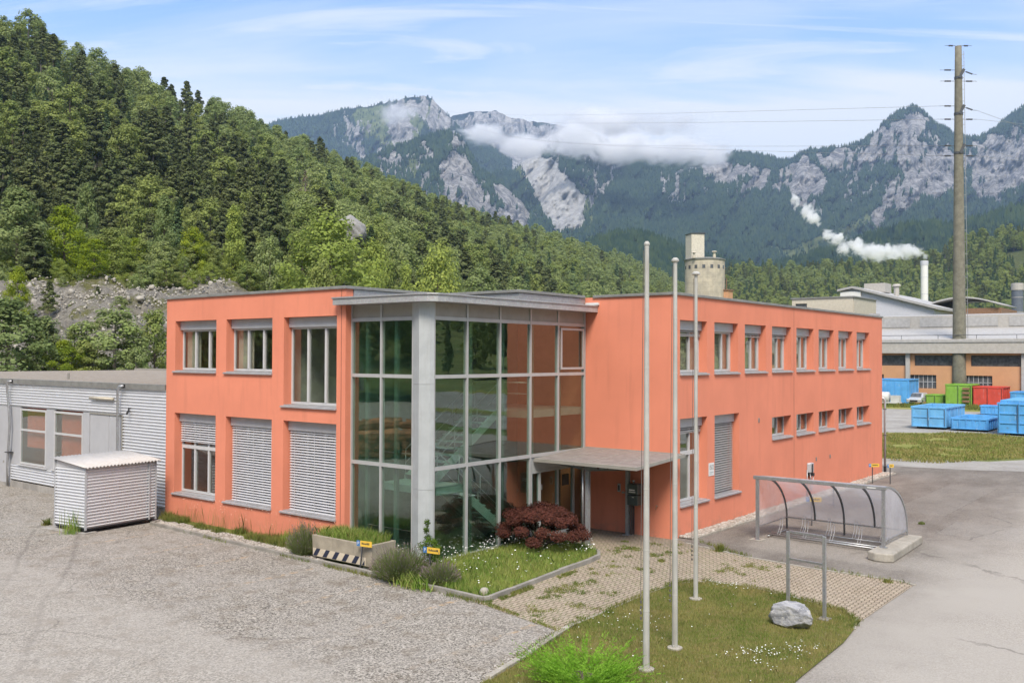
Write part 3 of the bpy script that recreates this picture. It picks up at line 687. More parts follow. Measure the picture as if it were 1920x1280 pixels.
hr.tube([(-3.6, -3.0, 4.95), (-5.8, -3.0, 4.95)], .022); hr.tube([(-3.6, -3.0, 4.6), (-5.8, -3.0, 4.6)], .012); hr.tube([(-3.66, -7.05, 2.95), (-5.85, -7.05, 2.95)], .022)
obj('handrail', hr, M['galv'], stair, smooth=True)
mb = MB()
for z0, z1 in ((0.06, 7.05),):
    for x in (-6.1, -4.9): mb.box(x, x + .12, GY + .12, GY + .22, z0, z1)
    for y in (-5.9, -4.4, -2.9, -1.4): mb.box(GX - .27, GX - .13, y, y + .14, z0, z1)
obj('support_post', mb, m_flat('dark_green_post', (.10, .16, .13), .5), office, split=True)
# entrance doors in the last two bays
dr = MB(); X = GX
for y in (-3.06, -2.60, -1.62, -.72, -.1): dr.box(X - .08, X + .02, y - .045, y + .045, .02, 2.18)
for a, b in ((-3.01, -2.65), (-2.55, -1.67), (-1.57, -.77), (-.67, -.15)): dr.box(X - .07, X + .015, a, b, 2.10, 2.18); dr.box(X - .07, X + .015, a, b, .02, .10)
dr.box(X - .06, X + .0, -3.05, -.06, 2.185, 2.60)
door = obj('door', dr, M['column'], office)
for a, b in ((-3.01, -2.65), (-2.55, -1.67), (-1.57, -.77), (-.67, -.15)): obj('pane', MB().box(X - .03, X - .02, a, b, .10, 2.10), M['glass_big'], door)
mb = MB(); mb.tube([(X + .06, -1.72, .95), (X + .06, -1.72, 1.35)], .015); mb.box(X + .021, X + .03, -2.57, -2.50, 1.55, 1.72); obj('handle', mb, M['galv'], door, split=True)
mb = MB(); mb.box(X - .018, X - .012, -1.35, -.95, 1.55, 1.92); obj('notice', mb, M['ink'], door)

# entrance canopy: a light slatted glass roof on tapered beams
can = [(-3.30, -3.0), (.42, -2.75), (.30, -.0)]
canopy = thing('entrance_canopy', 'low slatted glass canopy on steel beams over the entrance doors', 'canopy', (-1.5, -1.5, 0))
zf, zb_ = 2.545, 2.70
def zc(y): return zb_ + (zf - zb_) * (-y / 3.0)
mb = MB(); X0, X1 = -3.30, .42
def slab(x0, x1, y0, y1, a, b): mb.prism([(x0, y0), (x1, y0), (x1, y1), (x0, y1)], [zc(y0) + a, zc(y0) + a, zc(y1) + a, zc(y1) + a], [zc(y0) + b, zc(y0) + b, zc(y1) + b, zc(y1) + b])
slab(X0, X1, -3.0, -2.94, -.06, .04); slab(X0, X1, -.07, -.012, -.06, .04); slab(X0, X0 + .05, -2.938, -.072, -.06, .04); slab(X1 - .05, X1, -2.938, -.072, -.06, .04)
for k in range(1, 4): slab(X0 + k * .93 - .02, X0 + k * .93 + .02, -2.938, -.072, -.04, .03)
obj('frame', mb, M['panel_grey'], canopy)
mb = MB(); slab(X0 + .05, X1 - .05, -2.94, -.07, -.004, .006); obj('roof_panel', mb, m_glass('canopy_glass', (.42, .38, .35), 2.0), canopy)
mb = MB()
for k in range(15): y = -2.86 + k * .19; slab(X0 + .052, X1 - .052, y, y + .155, .008, .022)
obj('slat', mb, m_flat('canopy_slat', (.27, .245, .225), .6, var=.15), canopy, label='grey brown slats across the canopy roof')
mb = MB(); yb0 = -2.45
holes = []
def beam(mb, y):
    xs = [-3.1, -2.6, -2.1, -1.55, -1.0, -.5, 0.05]
    for i in range(len(xs) - 1):
        def th(x): return .07 + .15 * (1 - abs(x + 1.55) / 1.6)
        z = zc(y) - .065; a, b = xs[i], xs[i + 1]
        mb.prism([(a, y - .012), (b, y - .012), (b, y + .012), (a, y + .012)], [z - th(a), z - th(b), z - th(b), z - th(a)], [z] * 4)
        mb.prism([(a, y - .05), (b, y - .05), (b, y + .05), (a, y + .05)], [z - th(a) - .012, z - th(b) - .012, z - th(b) - .012, z - th(a) - .012], [z - th(a) - .001, z - th(b) - .001, z - th(b) - .001, z - th(a) - .001])
        mb.box(a, b, y - .05, y + .05, z + .001, z + .012)
beam(mb, yb0); beam(mb, -.35)
mb.box(-1.60, -1.50, yb0 + .05, -.40, zc(-1.4) - .20, zc(-1.4) - .08)
bm = obj('beam', mb, M['steel'], canopy)
mb = MB()
for x, r_ in ((-2.5, .03), (-2.15, .04), (-1.8, .055), (-1.25, .055), (-.9, .045), (-.5, .03), (-.2, .02)):
    z = zc(yb0) - .065 - (.07 + .15 * (1 - abs(x + 1.55) / 1.6)) / 2
    mb.tube([(x, yb0 - .0135, z), (x, yb0 - .0125, z)], r_, 14)
obj('hole_disc', mb, m_flat('dark_hole', (.10, .03, .02), .8), bm)  # web is solid; the dark of the holes is painted as discs
mb = MB()
for y, mt in ((yb0, 0), (-.30, 0)):
    x = -1.63 if y == yb0 else -1.50; top = zc(y) - .30
    mb.box(x - .06, x + .06, y - .055, y - .045, .02, top); mb.box(x - .06, x + .06, y + .045, y + .055, .02, top); mb.box(x - .006, x + .006, y - .044, y + .044, .02, top); mb.box(x - .13, x + .13, y - .12, y + .12, .012, .032)
obj('post', mb, M['steel'], canopy)
mb = MB(); mb.tube([(-1.80, yb0 - .02, .02), (-1.80, yb0 - .02, zc(yb0) - .07)], .035, 10); obj('drain_pipe', mb, M['galv'], canopy, smooth=True)
# mailboxes on the rear post
mbx = thing('mailbox_stand', 'two stacked dark metal mailboxes with pale name stickers beside the entrance post', 'mailbox', (-1.3, -.35, 0))
mb = MB(); mb.box(-1.40, -1.02, -.50, -.18, 1.37, 1.70); obj('box', mb, M['mailbox'], mbx, bevel=.01)
mb = MB(); mb.box(-1.40, -1.02, -.50, -.18, 1.02, 1.34); obj('box', mb, M['mailbox'], mbx, bevel=.01)
mb = MB(); mb.box(-1.33, -1.12, -.512, -.504, 1.49, 1.53); mb.box(-1.34, -1.10, -.512, -.504, 1.43, 1.46); mb.box(-1.22, -1.15, -.512, -.504, 1.27, 1.29); obj('name_sticker', mb, M['white'], mbx)
mb = MB(); mb.lathe(-1.27, -.33, [(.02, 1.702), (.03, 1.76), (.05, 1.78), (.05, 1.80)], 12); mb.box(-1.66, -1.57, -.42, -.38, 1.36, 1.42); obj('cup', mb, M['galv'], mbx)
mb = MB(); mb.box(-1.40, -1.36, -.30, -.24, .03, 1.02); mb.box(-1.40, -1.36, -.17, -.11, .03, 1.70); obj('post', mb, M['steel_dark'], mbx)
ic = thing('intercom', 'small pale intercom plate on the shaded orange wall under the canopy', 'intercom', (-2.0, 0, 1.4))
mb = MB(); mb.box(-2.06, -1.95, -.03, -.003, 1.33, 1.60); obj('plate', mb, M['column'], ic, bevel=.006); mb = MB(); mb.box(-2.03, -1.98, -.036, -.031, 1.38, 1.55); obj('keypad', mb, M['ink'], ic)
tp = thing('garden_tap', 'small brass garden tap on the orange wall right of the mailboxes', 'tap', (-.57, 0, .95))
mb = MB(); mb.tube([(-.57, -.003, .97), (-.57, -.10, .97), (-.57, -.12, .90)], .014, 8); obj('spout', mb, m_flat('brass', (.45, .25, .14), .4, .7), tp, smooth=True)
mb = MB(); mb.tube([(-.60, -.07, 1.02), (-.54, -.07, 1.02)], .012, 8); mb.tube([(-.57, -.07, .97), (-.57, -.07, 1.02)], .007, 6); obj('handle', mb, M['galv'], tp)

# small things on the long facade
hn = thing('house_number_sign', 'white plate reading 1512 between the two tall ground floor windows', 'sign', (0, 2.63, 1.95))
obj('plate', MB().box(.004, .016, 2.44, 2.84, 1.76, 2.20), M['white'], hn, bevel=.003)
def text(name, body, size, mt, parent, loc, rot, align='CENTER', ext=.001, sx=1.0):
    cu = bpy.data.curves.new(name, 'FONT'); cu.body = body; cu.size = size; cu.align_x = align; cu.align_y = 'CENTER'; cu.extrude = ext
    tmp = bpy.data.objects.new('tmp', cu); link(tmp); bpy.context.view_layer.update()
    me = bpy.data.meshes.new_from_object(tmp.evaluated_get(bpy.context.evaluated_depsgraph_get())); bpy.data.objects.remove(tmp)
    me.materials.clear(); me.materials.append(mt); o = bpy.data.objects.new(name, me); link(o); o.parent = parent; o.location = loc; o.rotation_euler = rot; o.scale = (sx, 1, 1); return o
text('number', '1512', .22, M['ink'], hn, (.019, .01, .09), (math.pi / 2, 0, math.pi / 2), sx=.72)
mb = MB(); mb.box(.0165, .018, 2.49, 2.79, 1.87, 1.895); mb.box(.0165, .018, 2.49, 2.70, 1.82, 1.84); obj('small_print', mb, M['ink_grey'], hn)
ch = thing('charging_station', 'grey and black car charging box with coiled cable on the orange facade', 'charger', (0, 11.7, 1.2))
mb = MB(); mb.prism([(.004, 11.42), (.15, 11.50), (.19, 11.66), (.15, 11.82), (.004, 11.90)], 1.02, 1.42); obj('housing', mb, M['shutter'], ch, bevel=.03)
mb = MB(); mb.box(.195, .215, 11.50, 11.58, 1.0, 1.40); mb.prism([(.004, 11.50), (.20, 11.56), (.20, 11.78), (.004, 11.86)], .88, 1.0); obj('holster', mb, M['black'], ch, bevel=.01)
mb = MB(); mb.tube([(.10, 11.52, 1.0), (.16, 11.45, .8), (.14, 11.48, .45), (.12, 11.60, .3), (.14, 11.72, .5), (.16, 11.75, .95)], .018, 8); mb.tube([(.03, 11.38, 1.15), (.03, 11.38, .05)], .02, 8); obj('cable', mb, M['galv'], ch, smooth=True)
for y, z, l in ((6.58, 3.46, 'small grey wall vent beside the shuttered ground floor window'), (12.48, 1.52, 'small brown socket on the facade just above the charging box'), (14.15, 1.50, 'small brown socket on the facade further right than the charging box')):
    v = thing('wall_vent', l, 'wall vent', (0, y, z)); obj('cover', MB().box(.003, .02, y - .05, y + .05, z - .10, z + .06), M['panel_grey'], v, bevel=.003)
    mb = MB()
    for k in range(3): mb.box(.0205, .028, y - .04, y + .04, z - .08 + k * .045, z - .065 + k * .045)
    obj('louvre', mb, M['steel_dark'], v)
dp = thing('downpipe', 'grey metal downpipe with bent top at the far corner of the long facade', 'downpipe', (0, 21.75, 0))
mb = MB(); mb.tube([(-.25, 21.68, 3.78), (.02, 21.72, 3.76), (.09, 21.74, 3.66), (.09, 21.74, .35)], .055, 12); obj('pipe', mb, M['sill'], dp, smooth=True)
mb = MB(); mb.tube([(.09, 21.74, .36), (.09, 21.74, .03)], .07, 12); obj('foot', mb, M['black'], dp); mb = MB(); mb.box(.0, .16, 21.68, 21.80, 1.9, 1.93); mb.box(.0, .16, 21.68, 21.80, 3.2, 3.23); obj('bracket', mb, M['steel_dark'], dp)

# ------------------------------------------------------------------ warehouse (low, corrugated)
ware = thing('warehouse', 'low corrugated metal warehouse with flat gravel roof joined to the orange block', 'warehouse', (-25, -7.8, 0))
YW = -7.85
def corr(mb, org, ud, nd, u0, u1, z0, z1, pitch=.115, amp=.032):
    n = max(2, int((z1 - z0) / pitch * 8)); V = []; F = []
    for i in range(n + 1):
        z = z0 + (z1 - z0) * i / n; o = amp * math.sin((z / pitch) * 2 * math.pi)
        for u in (u0, u1): V.append(tuple(org[k] + ud[k] * u + nd[k] * o + (z if k == 2 else 0) for k in range(3)))
    F = [(2 * i, 2 * i + 1, 2 * i + 3, 2 * i + 2) for i in range(n)]
    mb.add(V, F)
mb = MB(); wy = (0, YW, 0)
corr(mb, wy, (1, 0, 0), (0, -1, 0), -46, -19.05, 3.52, 4.52)
corr(mb, wy, (1, 0, 0), (0, -1, 0), -19.05, -16.06, .30, 4.52)
corr(mb, wy, (1, 0, 0), (0, -1, 0), -28.3, -21.55, .32, 1.0)
obj('cladding', mb, M['corr'], ware, smooth=True)
mb = MB(); mb.box(-46, -28.3, YW - .02, YW + .1, .15, 3.50); obj('wall_panel', mb, M['grey_door'], ware)
mb = MB()
for x in (-45, -42, -38.0, -35.2, -32.5, -29.8): mb.box(x, x + .02, YW - .028, YW - .021, .2, 3.48)
mb.box(-29.05, -28.95, YW - .03, YW - .021, 1.0, 1.1); obj('panel_joint', mb, M['panel_grey'], ware)
mb = MB(); mb.box(-46, -16.1, YW - .015, YW + .15, -.02, .28); obj('plinth', mb, M['plinth'], ware)
mb = MB()
for a, b in ((-27.45, -25.10), (-24.42, -22.05)):
    for x in (a, b - .08): mb.box(x, x + .08, YW - .02, YW + .06, 1.07, 3.45)
    mb.box(a + .081, b - .081, YW - .02, YW + .06, 1.07, 1.15); mb.box(a + .081, b - .081, YW - .02, YW + .06, 3.37, 3.45); mb.box(a + .081, b - .081, YW - .02, YW + .06, 2.50, 2.58)
    mb.box(a - .15, b + .12, YW - .09, YW - .021, 1.0, 1.05)
wf = obj('window', mb, M['white_frame'], ware)
for a, b in ((-27.45, -25.10), (-24.42, -22.05)): obj('pane', MB().box(a + .05, b - .05, YW + .01, YW + .02, 1.12, 3.40), M['glass'], wf)
mb = MB(); mb.box(-28.3, -27.46, YW - .01, YW + .1, 1.0, 3.5); mb.box(-25.09, -24.43, YW - .01, YW + .1, 1.0, 3.5); mb.box(-22.04, -21.56, YW - .01, YW + .1, .3, 3.5); obj('pillar', mb, M['grey_door'], ware, split=True)
mb = MB(); mb.box(-21.55, -20.15, YW + .03, YW + .08, .15, 3.45); mb.box(-20.12, -19.06, YW + .03, YW + .08, .15, 3.45); dd_ = obj('door', mb, M['grey_door'], ware, bevel=.01)
mb = MB(); mb.box(-21.55, -19.06, YW - .0, YW + .09, 3.46, 3.52); mb.box(-19.11, -19.055, YW - .03, YW + .09, .2, 3.45); obj('door_frame', mb, M['panel_grey'], ware)
obj('handle', MB().box(-20.08, -19.98, YW + .02, YW + .03, 1.9, 2.05), M['shutter'], dd_)
mb = MB(); mb.box(-46, -16.1, YW - .10, YW + .02, 4.52, 4.72); obj('gutter', mb, M['roofcap'], ware, bevel=.01)
mb = MB(); mb.prism([(-46, YW), (-16.08, YW), (-16.08, 8), (-46, 8)], [4.5, 4.5, 4.5, 4.5], [4.72, 4.72, 4.73, 4.73]); obj('roof', mb, m_soil('roof_gravel_brown', (.29, .25, .21), (.38, .335, .28), (.15, .12, .095), 3.0, .04), ware)
mb = MB(); mb.box(-46, -16.1, 8.0, 8.12, 4.6, 4.86); mb.box(-25.0, -24.96, YW + .8, YW + .9, 4.74, 5.0); mb.box(-17.1, -17.06, YW + .6, YW + .7, 4.74, 5.0); obj('roof_edge', mb, M['panel_grey'], ware, split=True)
mb = MB(); mb.add([(-17.6, -6.9, 4.86), (-16.1, -6.9, 4.98), (-16.1, -5.8, 5.02), (-17.2, -5.8, 4.92)], [(0, 1, 2, 3)]); mb.box(-17.4, -16.2, -6.5, -5.9, 4.74, 4.86); obj('roof_hatch', mb, M['black'], ware)
mb = MB(); mb.box(-29, -20.5, -6.0, -5.9, .1, 4.4); mb.box(-21.6, -21.55, YW + .3, -6.01, .1, 4.4); mb.box(-28.5, -28.4, YW + .3, -6.01, .1, 4.4); obj('inner_wall', mb, M['orange'], ware, label='orange inner wall seen through the warehouse windows')
mb = MB(); mb.box(-27.15, -25.12, YW + .16, YW + .19, 1.8, 3.5); mb.box(-24.1, -22.06, YW + .16, YW + .19, 1.6, 3.5); obj('orange_panel', mb, m_flat('orange_panel_flat', (.62, .14, .06), .9), ware, split=True, label='orange screen right behind the warehouse window')  # panels added close behind the panes so the windows show orange
mb = MB(); mb.box(-28.4, -20, YW + .3, -5.2, -.01, .05); obj('inner_floor', mb, M['floor_in'], ware)
mb = MB(); mb.box(-26.8, -23.4, -6.9, -6.1, 1.45, 1.52); obj('workbench', mb, M['wood'], ware); mb = MB(); mb.box(-26.7, -23.5, -6.8, -6.2, .55, 1.44); obj('shelf', mb, M['dark_metal'], ware)
for i, (x, kx, lab) in enumerate(((-28.35, .2, 'crooked grey downpipe with a bend at the left of the warehouse windows'), (-19.10, 0, 'straight downpipe between warehouse door and corrugated corner'))):
    d_ = thing('downpipe', lab, 'downpipe', (x, YW - .1, 0)); mb = MB()
    mb.tube([(x + .28, YW - .06, 4.62), (x + .12, YW - .2, 4.60), (x, YW - .2, 4.42), (x + kx, YW - .19, 3.4), (x + kx * 1.5, YW - .19, 2.65), (x + kx * .3, YW - .17, 1.0), (x, YW - .12, .05)], .05, 10); obj('pipe', mb, M['galv'], d_, smooth=True)
    mb = MB(); mb.box(x + .2, x + .36, YW - .12, YW - .0, 4.53, 4.68); mb.box(x - .07, x + .3, YW - .24, YW - .02, 1.5, 1.53); obj('bracket', mb, M['dark_metal'], d_)
lamp = thing('wall_lamp', 'long cream tube lamp fixed to the corrugated warehouse wall', 'lamp', (-20.5, YW, 4.1))
mb = MB(); mb.tube([(-21.35, YW - .10, 4.10), (-19.62, YW - .10, 4.10)], .055, 10); obj('cover', mb, M['cream'], lamp, smooth=True); mb = MB(); mb.box(-21.2, -19.8, YW - .06, YW - .012, 4.06, 4.16); obj('base', mb, M['panel_grey'], lamp)
cm = thing('security_camera', 'little dark bracket camera on the corrugated wall near the downpipe', 'camera', (-18.4, YW, 3.6))
mb = MB(); mb.bar((-18.6, YW - .02, 3.72), (-18.35, YW - .25, 3.60), .05, .06); obj('body', mb, M['dark_metal'], cm); mb = MB(); mb.box(-18.66, -18.56, YW - .03, YW - .012, 3.66, 3.80); obj('mount', mb, M['steel_dark'], cm)

# ------------------------------------------------------------------ metal shed
shed = thing('metal_shed', 'small corrugated metal shed with ribbed sloping roof standing before the warehouse', 'shed', (-15.16, -11.27, 0), rot=0)
def L2W(a, b):  # shed axes
    ux = Vector((-.985, -.12)); uy = Vector((-.10, .995)); q = Vector((-15.16, -11.27)) + ux * a + uy * b; return q
mb = MB(); o = (-15.16, -11.27, 0)
corr(mb, o, (-.985, -.12, 0), (.1, -1, 0), 0, 1.65, .16, 2.10, .10, .030)
corr(mb, o, (-.10, .995, 0), (1, .1, 0), 0, 2.62, .16, 2.10, .10, .030)
pb = L2W(1.65, 0); corr(mb, (pb.x, pb.y, 0), (-.10, .995, 0), (-1, 0, 0), 0, 2.62, .16, 2.10, .10, .030)
pb = L2W(0, 2.62); corr(mb, (pb.x, pb.y, 0), (-.985, -.12, 0), (0, 1, 0), 0, 1.65, .16, 2.10, .10, .030)
pts = [L2W(0, 0), L2W(1.65, 0), L2W(1.65, 2.62), L2W(0, 2.62)]
mb2 = MB(); mb2.prism([tuple(L2W(.02, .01)), tuple(L2W(1.64, .01)), tuple(L2W(1.64, 2.6)), tuple(L2W(.02, 2.6))], [2.08, 2.08, 2.08, 2.08], [2.10, 2.28, 2.28, 2.10]); obj('wall', mb, M['corr'], shed, smooth=True); obj('gable', mb2, M['corr'], shed)
mb = MB()
for (a, b) in ((0, 0), (1.65, 0), (1.65, 2.62), (0, 2.62)):
    q = L2W(a, b); h = 2.14 if a == 0 else 2.3
    mb.box(q.x - .028, q.x + .028, q.y - .028, q.y + .028, .12, h)
q = L2W(-.02, 2.35); mb.box(q.x - .02, q.x + .03, q.y - .02, q.y + .02, .14, 2.1)
obj('corner_trim', mb, M['shutter'], shed, split=True)
mb = MB(); V = []; F = []; n = 150
for i in range(n + 1):
    b = -.12 + 2.88 * i / n; o_ = .022 * math.sin(b / .13 * 2 * math.pi)
    for a, z in ((-.14, 2.13), (1.82, 2.36)): q = L2W(a, b); V.append((q.x, q.y, z + o_))
mb.add(V, [(2 * i, 2 * i + 1, 2 * i + 3, 2 * i + 2) for i in range(n)])
ro = obj('roof', mb, M['corr_roof'], shed, smooth=True); so_ = ro.modifiers.new('s', 'SOLIDIFY'); so_.thickness = .012
mb = MB(); mb.bar((*L2W(.03, .05), .14), (*L2W(.03, 2.55), .14), .06, .05); mb.bar((*L2W(.05, .03), .14), (*L2W(1.6, .03), .14), .06, .05); obj('base_frame', mb, M['dark_metal'], shed)
mb = MB()
for a, b in ((1.5, .06), (.1, .06), (.1, 2.5), (1.5, 2.5)): q = L2W(a, b); mb.box(q.x - .04, q.x + .04, q.y - .04, q.y + .04, .03, .12)
obj('foot', mb, M['steel_dark'], shed, split=True)
mb = MB(); mb.prism([tuple(L2W(-.1, -.1)), tuple(L2W(2.1, -.25)), tuple(L2W(2.1, .35)), tuple(L2W(-.1, .35))], 0, .045); tag(obj('concrete_slab', mb, M['plinth'], bevel=.01), 'pale concrete slab under the near edge of the metal shed', 'slab')

# ------------------------------------------------------------------ flagpoles
for (x, y, h, r0, ln, capr, lab) in ((5.58, -11.37, 7.86, .062, 0, .055, 'nearest flagpole, rising from the juniper at the lawn edge'), (5.39, -9.92, 7.69, .058, 0, .075, 'middle flagpole with round base plate in the lawn'), (3.97, -6.25, 7.76, .055, 0, .10, 'rear flagpole with flat disc top next to the paving')):
    fp = thing('flagpole', lab, 'flagpole', (x, y, 0), 'flagpoles on the lawn island')
    mb = MB(); prof = []; N = 7
    for k in range(N + 1):
        z = .02 + (h - .04) * k / N; r = r0 * (1 - .33 * k / N); prof += [(r, z), (r, z + .02)] if k < N else [(r, z)]
        if k < N: z1 = .02 + (h - .04) * (k + 1) / N; prof += [(r0 * (1 - .33 * (k + .96) / N), z1 - .04), (r0 * (1 - .33 * (k + .96) / N) + .003, z1 - .035)]
    mb.lathe(x, y, prof, 20); obj('pole', mb, M['pole'], fp, smooth=False)
    mb = MB(); mb.lathe(x, y, [(.03, h - .03), (capr, h + .0), (capr, h + .03), (capr * .5, h + .07)], 16); obj('cap', mb, M['pole'], fp)
    mb = MB(); mb.lathe(x, y, [(.15, .02), (.15, .06), (.09, .07)], 18); obj('base_plate', mb, M['concrete_light'], fp)
    mb = MB(); dx, dy = -.786 * (r0 + .02), -.618 * (r0 + .02)
    mb.tube([(x + dx * .75, y + dy * .75, h - .1), (x + dx * 1.1, y + dy * 1.1, h * .5), (x + dx * 1.25, y + dy * 1.25, 1.3)], .006, 5)
    for k in range(4): mb.tube([(x + dx * 1.2, y + dy * 1.2, .95 + k * .10), (x + dx * 1.2, y + dy * 1.2, 1.0 + k * .10)], .018, 6)
    obj('halyard', mb, M['rope'], fp)

# ------------------------------------------------------------------ bicycle shelter
sh = thing('bicycle_shelter', 'curved translucent bicycle shelter on galvanised frame beside the long facade', 'bicycle shelter', (4, 2.8, 0))
SX0, SX1, SY0, SY1 = 2.07, 5.95, 1.7, 4.1
def arc(t): return (SY0 + (SY1 - SY0) * math.sin(t), .40 + 1.58 * math.cos(t))
mb = MB(); mb.bar((SX0 - .12, SY0, 1.97), (SX1 + .08, SY0, 1.97), .12, .11); obj('beam', mb, M['galv'], sh, bevel=.01)
for x in (SX0, SX1):
    mb = MB(); mb.box(x - .045, x + .045, SY0 - .045, SY0 + .045, .02 if x == SX0 else .25, 1.915); mb.box(x - .10, x + .10, SY0 - .1, SY0 + .1, .005 if x == SX0 else .252, .02 if x == SX0 else .262); obj('post', mb, M['galv'], sh)
AX = [2.07, 3.04, 4.0, 4.97, 5.95]
for i, x in enumerate(AX):
    mb = MB(); pts = [(x, *arc(math.pi / 2 * k / 16)) for k in range(17)]
    if i in (0, 2, 4): pts.append((x, SY1 + .02, .02 if i < 4 else .25))
    for a, b in zip(pts[:-1], pts[1:]): mb.bar(a, b, .045, .06, up=(1, 0, 0) if False else (0, .3, 1))
    obj('arch', mb, M['steel_dark'] if i not in (4,) else M['galv'], sh)
mb = MB(); mb.bar((SX0, SY1, .40), (SX1, SY1, .40), .05, .05); mb.bar((SX0, SY0, .42), (SX0, SY1, .40), .03, .03); mb.bar((SX1, SY0, .42), (SX1, SY1, .40), .03, .03); obj('rail', mb, M['galv'], sh)
V = []; n = 24
for k in range(n + 1):
    yy, zz = arc(math.pi / 2 * k / n)
    for x in (SX0 + .03, SX1 - .03): V.append((x, yy + .01, zz + .035))
mb = MB(); mb.add(V, [(2 * i, 2 * i + 1, 2 * i + 3, 2 * i + 2) for i in range(n)]); obj('roof_panel', mb, M['poly'], sh, smooth=True)
for x in (SX0, SX1):
    V = [(x, SY0 + .04, .43)] + [(x, *arc(math.pi / 2 * k / n)) for k in range(n + 1)]; mb = MB(); mb.add(V, [tuple(range(len(V)))]); obj('side_panel', mb, M['poly'], sh)
obj('sticker', MB().box(5.5, 5.75, SY0 - .064, SY0 - .061, 1.955, 1.985), M['white'], sh)
kb = MB(); kb.prism([(5.72, .95), (5.95, .80), (6.25, .80), (6.45, .95), (6.35, 4.35), (5.72, 4.35)], 0, .25)
tag(obj('kerb_block', kb, M['concrete_light'], bevel=.04), 'rounded concrete kerb block under the right end of the bicycle shelter', 'kerb block')
tag(obj('base_block', MB().box(1.86, 2.28, 1.5, 1.9, 0, .018), M['concrete_light'], bevel=.004), 'flat pale footing plate under the left shelter post', 'footing')
rk = thing('bicycle_rack', 'long low bicycle rack with paired hoops inside the curved shelter', 'bicycle rack', (4, 2.6, 0))
mb = MB(); mb.tube([(2.15, 2.35, .10), (6.25, 2.1, .10)], .03, 8); mb.tube([(2.15, 2.62, .10), (6.25, 2.4, .10)], .03, 8); mb.tube([(2.3, 3.55, .06), (5.6, 3.4, .06)], .02, 8); mb.tube([(2.2, 2.2, .06), (2.25, 3.6, .06)], .02, 8); obj('rail', mb, M['galv'], rk, smooth=True)
for i in range(9):
    x = 2.45 + i * .42; y = 2.45 if i % 2 == 0 else 3.3; mb = MB()
    for s_ in (-.04, .04): mb.tube([(x + s_, y, .08), (x + s_, y + .05, .12), (x + s_, y + .22, .30), (x + s_, y + .28, .58)], .009, 6)
    mb.tube([(x - .04, y + .28, .58), (x, y + .28, .61), (x + .04, y + .28, .58)], .009, 6)
    obj('hoop', mb, M['galv'], rk, smooth=True)

# empty sign frame, boulder, ball
sf = thing('sign_frame', 'empty galvanised sign frame with two posts behind the boulder', 'sign frame', (6.5, -5.8, 0))
A, Bp = Vector((6.01, -5.67, 0)), Vector((6.96, -5.98, 0))
for q, t in ((A, 1.80), (Bp, 1.84)): mb = MB(); mb.box(q.x - .035, q.x + .035, q.y - .035, q.y + .035, .0, t); obj('post', mb, M['galv'], sf, bevel=.004)
mb = MB(); mb.bar((6.05, -5.683, 1.80), (6.93, -5.97, 1.83), .06, .05); obj('top_rail', mb, M['galv'], sf); mb = MB(); mb.bar((6.05, -5.683, 1.18), (6.93, -5.97, 1.22), .05, .045); obj('cross_rail', mb, M['galv'], sf)
mb = MB(); mb.box(6.84, 7.08, -6.12, -5.86, 0, .05); obj('footing', mb, M['concrete'], sf)
def ico(sub):
    t = (1 + 5 ** .5) / 2; V = [(-1, t, 0), (1, t, 0), (-1, -t, 0), (1, -t, 0), (0, -1, t), (0, 1, t), (0, -1, -t), (0, 1, -t), (t, 0, -1), (t, 0, 1), (-t, 0, -1), (-t, 0, 1)]
    V = [np.array(v) / np.linalg.norm(v) for v in V]
    F = [(0, 11, 5), (0, 5, 1), (0, 1, 7), (0, 7, 10), (0, 10, 11), (1, 5, 9), (5, 11, 4), (11, 10, 2), (10, 7, 6), (7, 1, 8), (3, 9, 4), (3, 4, 2), (3, 2, 6), (3, 6, 8), (3, 8, 9), (4, 9, 5), (2, 4, 11), (6, 2, 10), (8, 6, 7), (9, 8, 1)]
    for _ in range(sub):
        c = {}; NF = []
        def mid(a, b):
            k = (min(a, b), max(a, b))
            if k not in c: v = V[a] + V[b]; V.append(v / np.linalg.norm(v)); c[k] = len(V) - 1
            return c[k]
        for a, b, d in F: x, y, z = mid(a, b), mid(b, d), mid(d, a); NF += [(a, x, z), (b, y, x), (d, z, y), (x, y, z)]
        F = NF
    return np.array(V), np.array(F)
def rock(cx, cyy, cz, sx, sy, sz, seed, sub=4, facet=14):
    V, F = ico(sub); r = np.random.RandomState(seed); P = V.copy()
    for _ in range(facet):
        n = r.normal(size=3); n /= np.linalg.norm(n); d = r.uniform(.62, .9); k = P @ n - d; P = P - np.outer(np.maximum(k, 0) * .92, n)
    nz = fbm(V[:, 0] * 2.5 + seed, V[:, 1] * 2.5 + V[:, 2] * 3, 4, seed) - .5; P = P * (1 + nz[:, None] * .22)
    n2 = fbm(V[:, 0] * 9 + seed, V[:, 1] * 9 - V[:, 2] * 8, 3, seed + 5) - .5; P = P * (1 + n2[:, None] * .07)
    P = P * np.array([sx, sy, sz]) + np.array([cx, cyy, cz]); return (P, F)
def m_rock(name, a=(.50, .51, .53), b=(.26, .27, .30), c_=(.62, .60, .57)):
    m = NM(name); p = m.pos(); n = m.noise(m.mapv(p, (1, 1, 2.2), (.4, .3, .2)), 3.0, 8, .65, .8)
    c = m.mix(m.ramp(n, .35, .62), b, a); c = m.mix(m.ramp(m.noise(p, 14, 5, .7), .5, .68), c, c_)
    return m.fin(m.bsdf(c, .85, bump=m.bump(m.noise(p, 18, 6, .7), .8, .03), spec=.3))
M['rock'] = m_rock('limestone', (.40, .40, .41), (.20, .205, .22), (.50, .48, .45)); M['rock_dim'] = m_rock('outcrop_stone', (.34, .33, .31), (.20, .195, .19), (.40, .38, .35))
